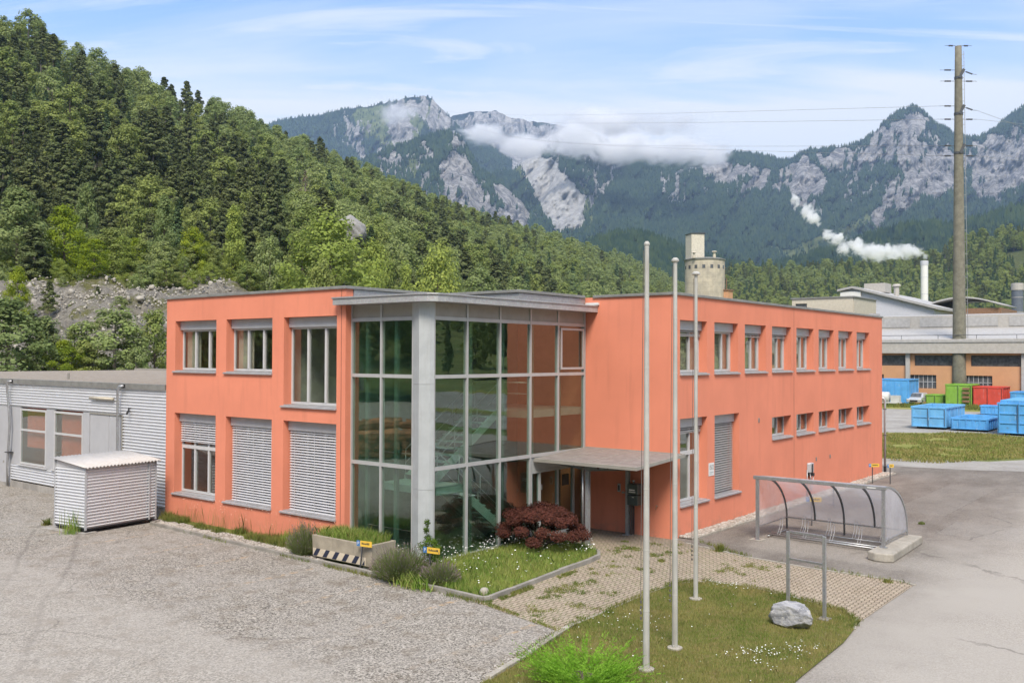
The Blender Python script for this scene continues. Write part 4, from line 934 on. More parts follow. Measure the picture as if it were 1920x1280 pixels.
tag(obj('boulder', rock(6.62, -6.95, .22, .50, .36, .34, 5), M['rock']), 'grey and white limestone boulder lying on the lawn before the sign frame', 'boulder')
V, F = ico(4); n_ = fbm(V[:, 0] * 7, V[:, 1] * 7 + V[:, 2] * 5, 3, 3)[:, None]
tag(obj('stone_ball', (V * (.115 + .003 * n_) + np.array([-.08, -9.25, .14]), F), M['concrete_light'], smooth=True), 'round pale stone ball at the kerb tip of the flower bed', 'ball')
tag(obj('rust_plate', sheet([(.0, -9.2), (.12, -8.9), (.0, -8.35), (-.25, -8.7)], .055), m_flat('red_earth', (.20, .09, .06), .95)), 'patch of reddish soil behind the stone ball', 'soil patch')

# planter
pl = thing('concrete_planter', 'long concrete planter trough with dark diagonal hazard stripes', 'planter', (-5.4, -8.9, 0))
px0, px1, py0, py1 = -6.52, -4.12, -9.12, -8.25
mb = MB(); 
mb.add([(px0, py0, .12), (px1, py0, .12), (px1, py1, .12), (px0, py1, .12), (px0 - .02, py0 - .02, .72), (px1 + .02, py0 - .02, .72), (px1 + .02, py1 + .02, .72), (px0 - .02, py1 + .02, .72),
        (px0 + .07, py0 + .07, .72), (px1 - .07, py0 + .07, .72), (px1 - .07, py1 - .07, .72), (px0 + .07, py1 - .07, .72), (px0 + .07, py0 + .07, .6), (px1 - .07, py0 + .07, .6), (px1 - .07, py1 - .07, .6), (px0 + .07, py1 - .07, .6)],
       [(0, 3, 2, 1), (0, 1, 5, 4), (1, 2, 6, 5), (2, 3, 7, 6), (3, 0, 4, 7), (4, 5, 9, 8), (5, 6, 10, 9), (6, 7, 11, 10), (7, 4, 8, 11), (8, 9, 13, 12), (9, 10, 14, 13), (10, 11, 15, 14), (11, 8, 12, 15)])
obj('trough', mb, m_concrete('planter_concrete', (.38, .335, .26)), pl, bevel=.01)
mb = MB(); mb.box(px0 + .2, px0 + .4, py0 + .06, py1 - .06, .0, .12); mb.box(px1 - .4, px1 - .2, py0 + .06, py1 - .06, .0, .12); obj('foot', mb, M['concrete'], pl)
obj('soil', sheet([(px0 + .07, py0 + .07), (px1 - .07, py0 + .07), (px1 - .07, py1 - .07), (px0 + .07, py1 - .07)], .66), M['bedsoil'], pl)
mb = MB(); yy = py0 - .012
for k in range(5):
    x = px0 + .0 + k * .40; mb.add([(x + .02, yy, .15), (x + .19, yy, .15), (x + .34, yy, .36), (x + .17, yy, .36)], [(0, 1, 2, 3)])
x = px0 + 2.02; mb.add([(x + .02, yy, .15), (x + .12, yy, .15), (x + .12, yy, .29)], [(0, 1, 2)])
obj('hazard_stripe', mb, M['rubber'], pl)
mb = MB(); mb.add([(px0 + .01, yy + .004, .14), (px0 + 2.18, yy + .004, .14), (px0 + 2.18, yy + .004, .37), (px0 + .01, yy + .004, .37)], [(0, 1, 2, 3)]); obj('stripe_ground', mb, m_flat('cream_paint', (.60, .52, .40), .7, dirt=.3), pl)

# parking signs
def psign(x, y, h, ang, lab, lean=0.0, w=.36):
    t = thing('parking_sign', lab, 'sign', (x, y, 0), 'yellow parking signs', rot=ang)
    mb = MB(); mb.bar((-lean, 0, 0), (0, 0, h), .035, .03, up=(0, 1, 0)); obj('stake', mb, M['steel_dark'], t, local=True)
    obj('plate', MB().box(-.07, w - .04, -.03, -.02, h - .09, h + .06), M['yellow'], t, local=True)
    obj('symbol_plate', MB().box(-.19, -.075, -.03, -.02, h - .09, h + .06), M['blue_sign'], t, local=True)
    text('letter', 'P', .12, M['white'], t, (-.132, -.032, h - .015), (math.pi / 2, 0, 0))
    mb = MB(); xx = -.02; r = random.Random(int(x * 100))
    while xx < w - .12: l = r.uniform(.015, .04); mb.box(xx, xx + l, -.032, -.0305, h - .035, h + .005 + r.choice((0, .015))); xx += l + .008
    obj('lettering', mb, M['ink'], t, local=True)
    return t
psign(-4.32, -9.25, .78, .15, 'yellow parking sign on a leaning stake in front of the striped planter', .10)
psign(-2.15, -8.95, .84, .15, 'yellow parking sign among the lavender beside the corner column')
psign(2.52, 5.2, .92, .55, 'yellow parking sign seen through the shelter, nearest its left arch')
psign(1.74, 9.6, .92, .55, 'yellow parking sign seen through the shelter, beyond its middle arches')
psign(.75, 17.6, .85, .8, 'yellow parking sign in the pebble strip near the far facade corner')
psign(1.45, 17.9, .85, 1.0, 'yellow parking sign on a thin dark stake out on the asphalt by the far corner', w=.22)

# ------------------------------------------------------------------ far industrial area
def gable_roof(mb, x0, x1, y0, y1, za, zb): mb.prism([(x0, y0), (x1, y0), (x1, y1), (x0, y1)], [za, za, zb, zb], [za + .3, za + .3, zb + .3, zb + .3])
M['hall_grey'] = m_flat('hall_fascia', (.43, .41, .375), .7, var=.08, dirt=.12)
M['hall_orange'] = m_stucco('hall_apricot_render', (.60, .33, .18), .2)
M['hall_white'] = m_flat('hall_white_sheet', (.56, .57, .62), .6, var=.04)
M['win_dark'] = m_flat('dark_glazing', (.10, .105, .11), .15, var=.3)
M['rooftile'] = m_flat('grey_roof_sheet', (.40, .395, .385), .7, var=.1, dirt=.15)
M['brownroof'] = m_flat('brown_sheet', (.25, .14, .08), .8, var=.15)
hall = thing('industrial_hall', 'long apricot industrial hall with pale overhanging roof behind the containers', 'industrial hall', (0, 99, 0))
HX0, HX1, HY = -60, 40, 99.0
mb = MB(); holes = [(x, x + 3.2, 1.9, 3.6) for x in np.arange(-58, 38, 6.4)] + [(x, x + 5.6, 4.75, 6.1) for x in np.arange(-58.6, 36, 6.6)]
wall(mb, (0, HY, 0), (1, 0, 0), (0, .3, 0), HX0, HX1, -.02, 7.0, holes); mb.quad((HX0, HY, 0), (HX0, HY, 7), (HX0, HY + 40, 7), (HX0, HY + 40, 0)); obj('wall', mb, M['hall_orange'], hall)
for h in holes:
    mb = MB(); mb.box(h[0] + .003, h[1] - .003, HY + .25, HY + .28, h[2], h[3]); k = obj('window', mb, M['win_dark'], hall)
    if h[2] < 3:
        mb = MB()
        for t in range(1, 6): mb.box(h[0] + t * .533 - .03, h[0] + t * .533 + .03, HY + .2, HY + .249, h[2], h[3])
        mb.box(h[0], h[1], HY + .2, HY + .249, 2.7, 2.76); obj('glazing_bar', mb, M['white_frame'], k)
mb = MB()
for x in np.arange(-59.6, 38, 13.2): mb.box(x, x + .5, HY - .35, HY - .005, 0, 6.4)
obj('pilaster', mb, M['hall_grey'], hall, split=True)
mb = MB(); mb.box(HX0 - 1, HX1 + 1, HY - .8, HY - .5, 6.35, 8.1); mb.box(HX0 - 1, HX1 + 1, HY - .48, HY + .5, 6.35, 6.6); fa = obj('fascia', mb, M['hall_grey'], hall)
mb = MB(); mb.tube([(HX0, HY - .7, 8.6), (HX1, HY - .7, 8.6)], .04, 6)
for x in np.arange(HX0, HX1, 4.4): mb.tube([(x, HY - .7, 8.1), (x, HY - .7, 8.6)], .03, 6)
obj('railing', mb, M['steel_dark'], fa)
mb = MB(); mb.prism([(HX0 - 1, HY - .9), (HX1 + 1, HY - .9), (HX1 + 1, HY + 26), (HX0 - 1, HY + 26)], [7.7] * 2 + [11.0] * 2, [8.0] * 2 + [12.3] * 2); rf = obj('roof', mb, M['rooftile'], hall)
mb = MB(); mb.box(-27, HX1 + 1, HY + 10, HY + 12, 9.4, 11.5); obj('roof_light_band', mb, M['hall_grey'], rf)
mb = MB()
for x in np.arange(-26.4, HX1, 5.5): mb.box(x, x + 4.2, HY + 9.93, HY + 9.99, 10.0, 11.2)
mb.box(-27.6, -26.9, HY + 9.5, HY + 12.2, 9.4, 12.0); obj('roof_light', mb, M['rooftile'], rf)

wh = thing('white_hall', 'big pale sheet metal hall with low pitched roof above the long orange facade', 'industrial hall', (-45, 150, 0))
def P2(px, py, y):   # point on plane Y=y seen at a photo position
    d = FWD + RGT * ((px - 960) / FPX) - UPV * ((py - 640) / FPX); t = (y - CAM[1]) / d[1]; return CAM + t * d
a = P2(1578, 560, 150); pk = P2(1600, 541, 150); b = P2(1752, 579, 150)
mb = MB(); V = [(a[0], 150, 0), (b[0], 150, 0), (b[0], 150, b[2]), (pk[0], 150, pk[2]), (a[0], 150, pk[2] - .4)]
V += [(x, 190, z) for x, y, z in V]; mb.add(V, [(0, 1, 2, 3, 4), (9, 8, 7, 6, 5), (0, 4, 9, 5), (1, 6, 7, 2)]); obj('wall', mb, M['hall_white'], wh)
mb = MB(); mb.prism([(a[0] - .6, 149.2), (pk[0], 149.2), (pk[0], 190.5), (a[0] - .6, 190.5)], [pk[2] - .5, pk[2] + .02, pk[2] + .02, pk[2] - .5], [pk[2] - .1, pk[2] + .42, pk[2] + .42, pk[2] - .1])
mb.prism([(pk[0] + .01, 149.2), (b[0] + .8, 149.2), (b[0] + .8, 190.5), (pk[0] + .01, 190.5)], [pk[2] + .02, b[2] - .15, b[2] - .15, pk[2] + .02], [pk[2] + .42, b[2] + .3, b[2] + .3, pk[2] + .42]); obj('roof', mb, M['rooftile'], wh)
mb = MB(); mb.box(a[0] - .1, pk[0] + 1.5, 149.5, 149.95, pk[2] - 9, pk[2] - .6); obj('end_bay', mb, M['white'], wh)
mb = MB(); mb.box(a[0] + 1, a[0] + 5, 160, 164, pk[2] - .2, pk[2] + 1.6); mb.lathe(pk[0] + 5.5, 158, [(.5, pk[2] - 1.4), (.5, pk[2] + .6), (.8, pk[2] + .7), (.6, pk[2] + 1.1)], 12); obj('roof_vent', mb, M['hall_grey'], wh)
c0 = P2(1485, 561, 128); c1 = P2(1577, 566, 128); ch2 = thing('cream_annex', 'flat roofed cream annex with dark window behind the orange roof edge', 'building', (c0[0], 128, 0))
mb = MB(); wall(mb, (0, 128, 0), (1, 0, 0), (0, .3, 0), c0[0], c1[0] + 2, 0, c0[2], [(c0[0] + .6, c0[0] + 2.6, c0[2] - 1.7, c0[2] - .8)]); mb.box(c0[0], c1[0] + 2, 128.31, 140, 0, c0[2] - .01); obj('wall', mb, M['cream'], ch2)
mb = MB(); mb.box(c0[0] - .2, c1[0] + 2.2, 127.8, 140, c0[2], c0[2] + .2); obj('roof', mb, M['roofcap'], ch2); obj('window', MB().box(c0[0] + .6, c0[0] + 2.6, 128.2, 128.25, c0[2] - 1.7, c0[2] - .8), M['win_dark'], ch2)
q0 = P2(1742, 580, 165); q1 = P2(1790, 574, 165); br = thing('brown_shed_hall', 'low brown walled hall with curved grey roof right of the white chimney', 'industrial hall', (q0[0], 165, 0))
mb = MB(); mb.box(q0[0], q1[0] + 8, 165, 180, 0, q0[2]); obj('wall', mb, M['brownroof'], br); mb = MB(); n = 12; w_ = q1[0] + 9 - q0[0]
V = [(q0[0] - 1 + w_ * k / n, y, q0[2] + 2.2 * math.sin(math.pi * (k + 1.5) / (n + 3))) for k in range(n + 1) for y in (164.3, 180)]
mb.add(V, [(2 * i, 2 * i + 2, 2 * i + 3, 2 * i + 1) for i in range(n)]); r_ = obj('roof', mb, M['rooftile'], br, smooth=True); s_ = r_.modifiers.new('s', 'SOLIDIFY'); s_.thickness = .3
# silo tower
sc_ = W(1321.5, 600, 290); sx, sy = sc_[0], sc_[1]; SH = W(1321, 487, 290)[2]; R_ = 6.1
silo = thing('silo_tower', 'round concrete silo tower with square headhouse rising behind the orange roof', 'silo', (sx, sy, 0))
m = NM('silo_concrete'); p = m.pos(); bb = m.n('ShaderNodeTexBrick'); zz = m.sep(p)[2]
c = m.mix(m.ramp(m.noise(p, .5, 5, .6), .35, .7), (.53, .47, .36), (.38, .34, .27)); bandm = m.math('PINGPONG', zz, .75); c = m.mix(m.ramp(bandm, .0, .09, .45, 0), c, (.28, .25, .2)); c = m.mix(m.ramp(m.noise(m.mapv(p, (1, 1, .15)), 1.4, 4), .5, .75, 0, .3), c, (.27, .24, .2))
M['silo'] = m.fin(m.bsdf(c, .9))
mb = MB(); mb.lathe(sx, sy, [(R_, 0), (R_, SH)], 48); obj('drum', mb, M['silo'], silo, smooth=False)
mb = MB(); mb.lathe(sx, sy, [(R_ + .25, SH - .35), (R_ + .3, SH), (R_ - 1, SH + .35), (.5, SH + .6)], 48); obj('roof', mb, M['roofcap'], silo)
tocam = math.atan2(CAM[1] - sy, CAM[0] - sx)
for k in range(-3, 4):
    an = tocam + k * .40 - .05; x, y = sx + math.cos(an) * (R_ + .02), sy + math.sin(an) * (R_ + .02)
    mb = MB(); t = Vector((-math.sin(an), math.cos(an), 0)) * .45; n_ = Vector((math.cos(an), math.sin(an), 0)) * .03
    z0 = SH - 3.1; q = Vector((x, y, z0)); mb.add([q - t - n_, q + t - n_, q + t + n_, q - t + n_] + [v + Vector((0, 0, 1.1)) for v in (q - t - n_, q + t - n_, q + t + n_, q - t + n_)], [(0, 3, 2, 1), (4, 5, 6, 7), (0, 1, 5, 4), (1, 2, 6, 5), (2, 3, 7, 6), (3, 0, 4, 7)]); obj('window', mb, M['win_dark'], silo)
hh0 = W(1287, 440, 290); HH = hh0[2]; ca = math.cos(tocam + .5); sa = math.sin(tocam + .5)
hc = np.array(W(1303, 480, 290))[:2]; ex = np.array([math.cos(tocam + math.pi / 2 + .45), math.sin(tocam + math.pi / 2 + .45)]); ey = np.array([-ex[1], ex[0]])
sq = lambda s, t=1.0: [tuple(hc + ex * a * s + ey * b * s * t) for a, b in ((-1, -1), (1, -1), (1, 1), (-1, 1))]
mb = MB(); mb.prism(sq(2.15), SH - 2, HH); obj('headhouse', mb, m_flat('headhouse_render', (.60, .56, .46), .9, var=.12, dirt=.5), silo)
mb = MB(); mb.prism(sq(2.35), [HH] * 4, [HH + .2, HH + .5, HH + .35, HH + .15]); obj('headhouse_roof', mb, M['steel_dark'], silo)
for (px, hgt) in ((1301, 1.6), (1339.5, 1.9)):
    v = W(px, 480, 285); mb = MB(); mb.lathe(v[0], v[1], [(.45, SH), (.45, SH + hgt * .5), (.35, SH + hgt * .55), (.35, SH + hgt), (.85, SH + hgt), (.6, SH + hgt + .25)], 10); obj('roof_vent', mb, M['cream'], silo)
v = W(1361, 560, 288); mb = MB(); mb.box(v[0] - 1.6, v[0] + 1.6, v[1] - 1.5, v[1] + 1.5, 0, W(1361, 545, 288)[2]); obj('lift_annex', mb, M['hall_orange'], silo)
mb = MB(); z0 = W(1361, 545, 288)[2]; mb.box(v[0] - 1.9, v[0] + 1.9, v[1] - 1.8, v[1] + 1.8, z0, z0 + .3)
for dx in (-1, .2): mb.tube([(v[0] + dx, v[1], z0), (v[0] + dx, v[1], SH - 6)], .12, 6)
for k in range(8): mb.bar((v[0] - 1, v[1], z0 + k * 1.0), (v[0] + .2, v[1], z0 + k * 1.0), .1, .1)
obj('ladder', mb, M['brownroof'], silo)
# chimneys
def chim(px, ytop, d, r, lab, mt, capm, name='chimney'):
    q = W(px, 600, d); z = W(px, ytop, d)[2]; t = thing(name, lab, 'chimney', (q[0], q[1], 0))
    mb = MB(); mb.lathe(q[0], q[1], [(r, 0), (r, z)], 24); obj('shaft', mb, mt, t, smooth=False)
    mb = MB(); mb.lathe(q[0], q[1], [(r * 1.08, z - r * 1.3), (r * 1.1, z - .1), (r * .9, z + .02)], 24)
    for k in range(1, 7): mb.lathe(q[0], q[1], [(r * 1.03, z * k / 7), (r * 1.03, z * k / 7 + .12)], 24)
    obj('collar', mb, capm, t); return q, z
q, zch = chim(1733.5, 489, 270, 1.0, 'slim white chimney giving off a steam plume', M['white'], M['hall_white'])
mb = None
chim(1908, 531, 200, 1.15, 'short dark grey chimney at the right edge of the photo', m_flat('slate_grey', (.12, .14, .17), .6, var=.12), M['hall_grey'])
# concrete pylon with line insulators and wires
PX, PY = W(1799, 700, 116)[:2]; PT = W(1797, 84, 116)[2]
pyl = thing('power_pylon', 'tall tapering concrete power pylon carrying wires behind the green containers', 'pylon', (PX, PY, 0))
mb = MB(); mb.lathe(PX, PY, [(.86, 0)] + [(.86 - .47 * k / 12, PT * k / 12) for k in range(1, 13)], 24); obj('mast', mb, M['pylon'], pyl, smooth=True)
rr = Vector((RGT[0], RGT[1], 0)).normalized()
lad = MB()
def rad(z): return .86 - .47 * z / PT
lp = [(PX + rr.x * (rad(z) + .30), PY + rr.y * (rad(z) + .30), z) for z in np.linspace(6, PT - .6, 20)]
lad.tube(lp, .035, 6)
for z in np.linspace(7, PT - 1, 26): lad.bar((PX + rr.x * (rad(z) - .02), PY + rr.y * (rad(z) - .02), z), (PX + rr.x * (rad(z) + .34), PY + rr.y * (rad(z) + .34), z), .05, .05)
obj('climbing_rail', lad, M['galv'], pyl)
ins = MB(); brk = MB(); W1 = []
def pz(py): return W(1800, py, 116)[2]
for py, l0, l1, kind in ((83, -.9, -1.5, 0), (129, -.6, -1.75, 1), (150, -.5, -1.4, 1), (197, -.5, -1.8, 1), (222, -.5, -1.3, 1), (272, -.5, -1.4, 1), (291, -.5, -1.2, 1)):
    z = pz(py)
    for s_ in (-1, 1):
        zz = z - (.55 if (s_ == 1 and py in (129, 197)) else 0)
        a_ = Vector((PX, PY, z)) + rr * s_ * rad(z) * .9; b_ = Vector((PX, PY, zz)) + rr * s_ * (1.9 if kind else 1.3); ins.tube([a_, a_.lerp(b_, .35)], .03, 6)
        for k in range(6): c_ = a_.lerp(b_, .38 + k * .09); ins.tube([c_, a_.lerp(b_, .38 + k * .09 + .05)], .10, 8)
        ins.tube([a_.lerp(b_, .9), b_ + rr * s_ * .4], .025, 6); W1.append((s_, b_ + rr * s_ * .4, py))
for py in (135, 203, 277):
    z = pz(py); brk.bar(Vector((PX, PY, z - .7)) - rr * .1 - Vector((FWD[0], FWD[1], 0)) * rad(z), Vector((PX, PY, z + .4)) + rr * .5 - Vector((FWD[0], FWD[1], 0)) * rad(z), .22, .3); brk.lathe(PX, PY, [(rad(z) + .06, z - .75), (rad(z) + .06, z - .45)], 20)
obj('insulator', ins, M['steel_dark'], pyl); obj('bracket', brk, M['steel_dark'], pyl)
wires = []
for (s_, pt, py) in W1:
    if s_ == -1 and py in (197, 222, 272, 291):
        far_ = Vector(W({197: 690, 222: 700, 272: 820, 291: 790}[py], {197: 168, 222: 178, 272: 205, 291: 195}[py] , 900 if py < 250 else 760))
    elif s_ == 1 and py in (197, 222, 272, 291): far_ = Vector(W(2350, {197: 345, 222: 224, 272: 385, 291: 300}[py], 210))
    else: continue
    mb = MB(); pts = []
    for k in range(25):
        t = k / 24; v = pt.lerp(far_, t); v.z -= math.sin(math.pi * t) * (10 if s_ == -1 else 2); pts.append(v)
    mb.tube(pts, .022 if s_ == -1 else .022, 5); wires.append((s_, py, mb))
labs = {(-1, 197): 'uppermost thin wire running left from the pylon across the sky', (-1, 222): 'second thin wire running left from the pylon', (-1, 272): 'third wire left of the pylon, crossing the cloudy ridge', (-1, 291): 'lowest wire left of the pylon, crossing the cloudy ridge',
        (1, 197): 'steepest wire dropping to the right of the pylon', (1, 222): 'level upper wire leaving the pylon to the right', (1, 272): 'wire sloping down right in front of the pale cliff', (1, 291): 'lowest wire right of the pylon before the pale cliff'}
for s_, py, mb in wires:
    tag(obj('power_line', mb, M['steel'], loc=(PX, PY, 20)), labs[(s_, py)], 'wire')

# containers -------------------------------------------------------
def m_cpaint(name, col):
    m = NM(name); p = m.pos(); c = m.mix(m.ramp(m.noise(p, .9, 5, .6), .3, .7), mul(col, .86), mul(col, 1.12))
    c = m.mix(m.ramp(m.noise(p, 4.5, 6, .75), .60, .70, 0, .75), c, (.12, .08, .06)); c = m.mix(m.ramp(m.noise(m.mapv(p, (3, 3, .5)), 2.2, 5, .65), .55, .8, 0, .45), c, (.55, .60, .64))
    return m.fin(m.bsdf(c, .5, spec=.4))
CB = m_cpaint('sky_blue_container_paint', (.10, .36, .70)); CB2 = m_cpaint('light_blue_container_paint', (.15, .42, .70)); CG = m_cpaint('green_container_paint', (.22, .42, .06)); CRr = m_cpaint('red_container_paint', (.62, .08, .055)); CW = m_cpaint('pale_tank_paint', (.52, .53, .52))
rubble = m_soil('rubble', (.50, .46, .40), (.62, .59, .53), (.3, .27, .23), 2.5, .1)
def skip(name, lab, x0, x1, y0, y1, z0, h, mt, closed=False, ribs=2, side=5, fill=None, door=True, group='roll-off containers', rot=0):
    t = thing(name, lab, 'container', (x0, y0, 0), group); w_, l_ = x1 - x0, y1 - y0; k = .07
    mb = MB(); mb.box(0, k, 0, l_, z0, z0 + h); mb.box(w_ - k, w_, 0, l_, z0, z0 + h); mb.box(k, w_ - k, l_ - k, l_, z0, z0 + h); mb.box(k, w_ - k, k, l_ - k, z0, z0 + .08)
    if closed: mb.add([(0, 0, z0 + h), (w_, 0, z0 + h), (w_, l_, z0 + h), (0, l_, z0 + h), (0, l_ / 2, z0 + h + .0), (w_, l_ / 2, z0 + h + .0)], [(0, 1, 2, 3)]); mb.box(.1, w_ - .1, .1, l_ - .1, z0 + h - .02, z0 + h + .22)
    obj('body', mb, mt, t, local=True, bevel=.015)
    rb = MB()
    for s_ in (0, 1):
        xa = -.06 if s_ == 0 else w_ + .001; xb = -.001 if s_ == 0 else w_ + .06
        for j in range(side + 1): y = l_ * j / side; rb.box(xa, xb, max(0, y - .06), min(l_, y + .06), z0, z0 + h - .12)
        rb.box(xa - (.05 if s_ == 0 else 0), xb + (.05 if s_ else 0), -.02, l_ + .02, z0 + h - .115, z0 + h + .03)
    rb.box(0, w_, l_ + .001, l_ + .06, z0 + h - .12, z0 + h + .03); obj('rib', rb, mt, t, local=True, bevel=.01)
    halves = ((.03, w_ / 2 - .02), (w_ / 2 + .02, w_ - .03)) if door else ((.03, w_ - .03),)
    for (a_, b_) in halves:
        mb = MB(); mb.box(a_, b_, -.04, .03, z0 + .03, z0 + h); 
        for j in range(ribs + 1): z = z0 + .06 + (h - .14) * j / ribs; mb.box(a_, b_, -.10, -.041, z - .04, z + .05)
        for xx in ((a_ + .0, b_ - .08) if door else np.linspace(a_, b_ - .08, 6)): mb.box(xx, xx + .08, -.09, -.042, z0 + .11, z0 + h - .10)
        d_ = obj('door', mb, mt, t, local=True, bevel=.01)
        if door: mb = MB(); mb.tube([(b_ - .02, -.13, z0 + .1), (b_ - .02, -.13, z0 + h - .1)], .02, 6); obj('lock_bar', mb, M['steel_dark'], d_, local=True)
    mb = MB(); mb.box(.5, .66, .1, l_, .02, z0 - .003); mb.box(w_ - .66, w_ - .5, .1, l_, .02, z0 - .003)
    for xx in (.35, w_ - .5): mb.tube([(xx, .15, .12), (xx + .15, .15, .12)], .11, 10)
    obj('skid', mb, M['dark_metal'], t, local=True)
    if fill: obj('load', MB().box(.075, w_ - .075, .075, l_ - .075, z0 + .09, z0 + fill), rubble, t, local=True)
    return t
skip('roll_off_container', 'open light blue container with two door leaves, leftmost of the blue row', -7.2, -4.65, 53.8, 60.0, .18, 1.62, CB2, ribs=2, fill=.5)
skip('flat_container', 'shallow open blue tray container, middle of the front blue row', -4.1, -1.5, 53.4, 58.8, .16, .88, CB, ribs=1, side=7, door=False, fill=.2)
skip('roll_off_container', 'tall closed bright blue container cut by the right edge of the photo', -.35, 2.3, 51.3, 58.0, .16, 2.25, CB, closed=True, ribs=3)
skip('small_skip', 'small blue skip standing behind the shallow blue tray container', -6.9, -5.2, 77.5, 79.2, .1, .85, CB, ribs=1, side=2, door=False)
skip('roll_off_container', 'large green container with rusty ladder steps at the pylon foot', -14.1, -11.3, 94.0, 98.0, .1, 2.5, CG, ribs=1, side=4)
skip('small_skip', 'low green container squeezed between the van and the tall green one', -16.6, -14.6, 95.2, 97.8, .1, 1.15, CG, ribs=1, side=3)
skip('roll_off_container', 'bright red container right of the green ones', -11.1, -8.0, 94.2, 98.2, .12, 2.25, CRr, ribs=1, side=4)
skip('roll_off_container', 'blue container half hidden behind the big closed blue one at the right', -7.2, -3.2, 94.4, 98.3, .15, 1.7, CB, ribs=2, side=4)
skip('roll_off_container', 'large blue container left of the van with the pale tank before it', -22.2, -18.2, 93.4, 97.6, .2, 2.9, CB, ribs=1, side=3, door=False)
st_ = thing('ladder_steps', 'rusty step ladder leaning flat on the front of the large green container', 'ladder', (-12.1, 93.8, 0))
mb = MB()
for k in range(4): mb.box(-12.2, -11.45, 93.66, 93.86, .5 + k * .5, .75 + k * .5)
obj('rung', mb, M['brownroof'], st_)
tk = thing('water_tank', 'pale dented tank trailer standing in front of the large blue container', 'tank', (-21, 91, 0))
mb = MB(); mb.tube([(-22.6, 91.2, .95), (-22.5, 91.2, .95), (-19.9, 91.2, .95), (-19.8, 91.2, .95)], [.45, .66, .66, .45], 16); obj('vessel', mb, CW, tk, smooth=True)
mb = MB(); mb.box(-22.7, -18.5, 90.7, 91.7, .25, .40); 
for x in (-22.2, -20.2, -18.9): mb.box(x, x + .12, 90.7, 91.7, .0, .25)
mb.box(-19.6, -18.6, 90.8, 91.6, .40, 1.2); obj('frame', mb, CW, tk)
# van/pickup
car = thing('parked_car', 'silver car parked nose out beside the low green container', 'car', (-17.6, 95.2, 0))
def carbody():
    mb = MB(); w2 = .86; prof = [(-1.0 * 1.9, .35), (-1.9, .72), (-1.75, .86), (-1.0, .98), (-.35, 1.42), (1.3, 1.45), (1.85, 1.0), (1.95, .85), (1.95, .35)]
    V = [(-w2 if z < 1.1 else -w2 * .82, y, z) for y, z in prof] + [(w2 if z < 1.1 else w2 * .82, y, z) for y, z in prof]; n = len(prof)
    mb.add(V, [tuple(range(n)), tuple(range(n, 2 * n))[::-1]] + [(i, n + i, n + (i + 1) % n, (i + 1) % n) for i in range(n)]); return mb
obj('body', carbody(), m_flat('silver_paint', (.55, .57, .60), .3, .3), car, local=True, bevel=.05)
mb = MB(); mb.add([(-.62, -.98, 1.0), (.62, -.98, 1.0), (.58, -.45, 1.38), (-.58, -.45, 1.38)], [(0, 1, 2, 3)]); o_ = obj('windscreen', mb, M['win_dark'], car, local=True); o_.location = (0, -.03, .02)
for s_ in (-1, 1):
    for y in (-1.25, 1.25):
        mb = MB(); mb.tube([(s_ * .70, y, .32), (s_ * .9, y, .32)], .32, 18); wq = obj('wheel', mb, M['black'], car, local=True); mb = MB(); mb.tube([(s_ * .901, y, .32), (s_ * .91, y, .32)], .19, 14); obj('rim', mb, M['galv'], wq, local=True)
    mb = MB(); mb.box(min(s_ * .55, s_ * .78), max(s_ * .55, s_ * .78), -1.94, -1.88, .62, .76); obj('headlight', mb, M['white'], car, local=True)
mb = MB(); mb.box(-.45, .45, -1.93, -1.905, .42, .6); obj('grille', mb, M['black'], car, local=True)

# ------------------------------------------------------------------ terrain
def interp_cols(cols, px):
    xs = [c[0] for c in cols]; k = min(max(np.searchsorted(xs, px) - 1, 0), len(xs) - 2); t = (px - xs[k]) / (xs[k + 1] - xs[k]); t = min(max(t, 0), 1)
    A, B = cols[k][1], cols[k + 1][1]; return [(a[0] * (1 - t) + b[0] * t, a[1] * (1 - t) + b[1] * t) for a, b in zip(A, B)]
HILL = [(-700, [(50, 860), (80, 590), (110, 520), (150, 450), (230, 180), (300, -120), (430, -20)]),
        (0, [(70, 813), (108, 575), (126, 535), (165, 450), (240, 250), (310, 92), (430, 140)]),
        (60, [(70, 813), (110, 565), (128, 528), (168, 450), (240, 250), (312, 88), (430, 140)]),
        (150, [(74, 805), (110, 553), (128, 528), (170, 455), (250, 270), (335, 140), (440, 190)]),
        (300, [(78, 798), (110, 548), (135, 524), (175, 470), (270, 310), (380, 198), (500, 250)]),
        (450, [(84, 789), (112, 575), (135, 540), (180, 480), (300, 335), (430, 250), (560, 300)]),
        (600, [(95, 775), (122, 600), (150, 560), (190, 490), (330, 375), (480, 310), (620, 350)]),
        (750, [(120, 752), (150, 620), (180, 580), (230, 515), (390, 425), (560, 372), (720, 405)]),
        (900, [(160, 731), (200, 630), (240, 590), (290, 545), (450, 475), (640, 428), (800, 455)]),
        (1050, [(230, 712), (290, 635), (330, 600), (390, 565), (540, 505), (720, 465), (900, 490)]),
        (1200, [(360, 696), (430, 645), (480, 615), (540, 590), (680, 540), (850, 508), (1050, 535)]),
        (1290, [(480, 689), (540, 655), (580, 635), (650, 615), (760, 575), (920, 552), (1100, 575)]),
        (1400, [(560, 686), (620, 672), (680, 664), (760, 650), (860, 630), (960, 620), (1150, 640)]),
        (1500, [(640, 684), (690, 680), (740, 678), (800, 676), (900, 674), (1000, 672), (1200, 672)])]
def hill_pt(px, s):
    c = interp_cols(HILL, px); k = min(int(s), len(c) - 2); t = s - k; d = c[k][0] * (1 - t) + c[k + 1][0] * t
    za = W(px, c[k][1], c[k][0])[2]; zb = W(px, c[k + 1][1], c[k + 1][0])[2]; z = za * (1 - t) + zb * t
    q = W(px, 660, d); return q[0], q[1], z, d
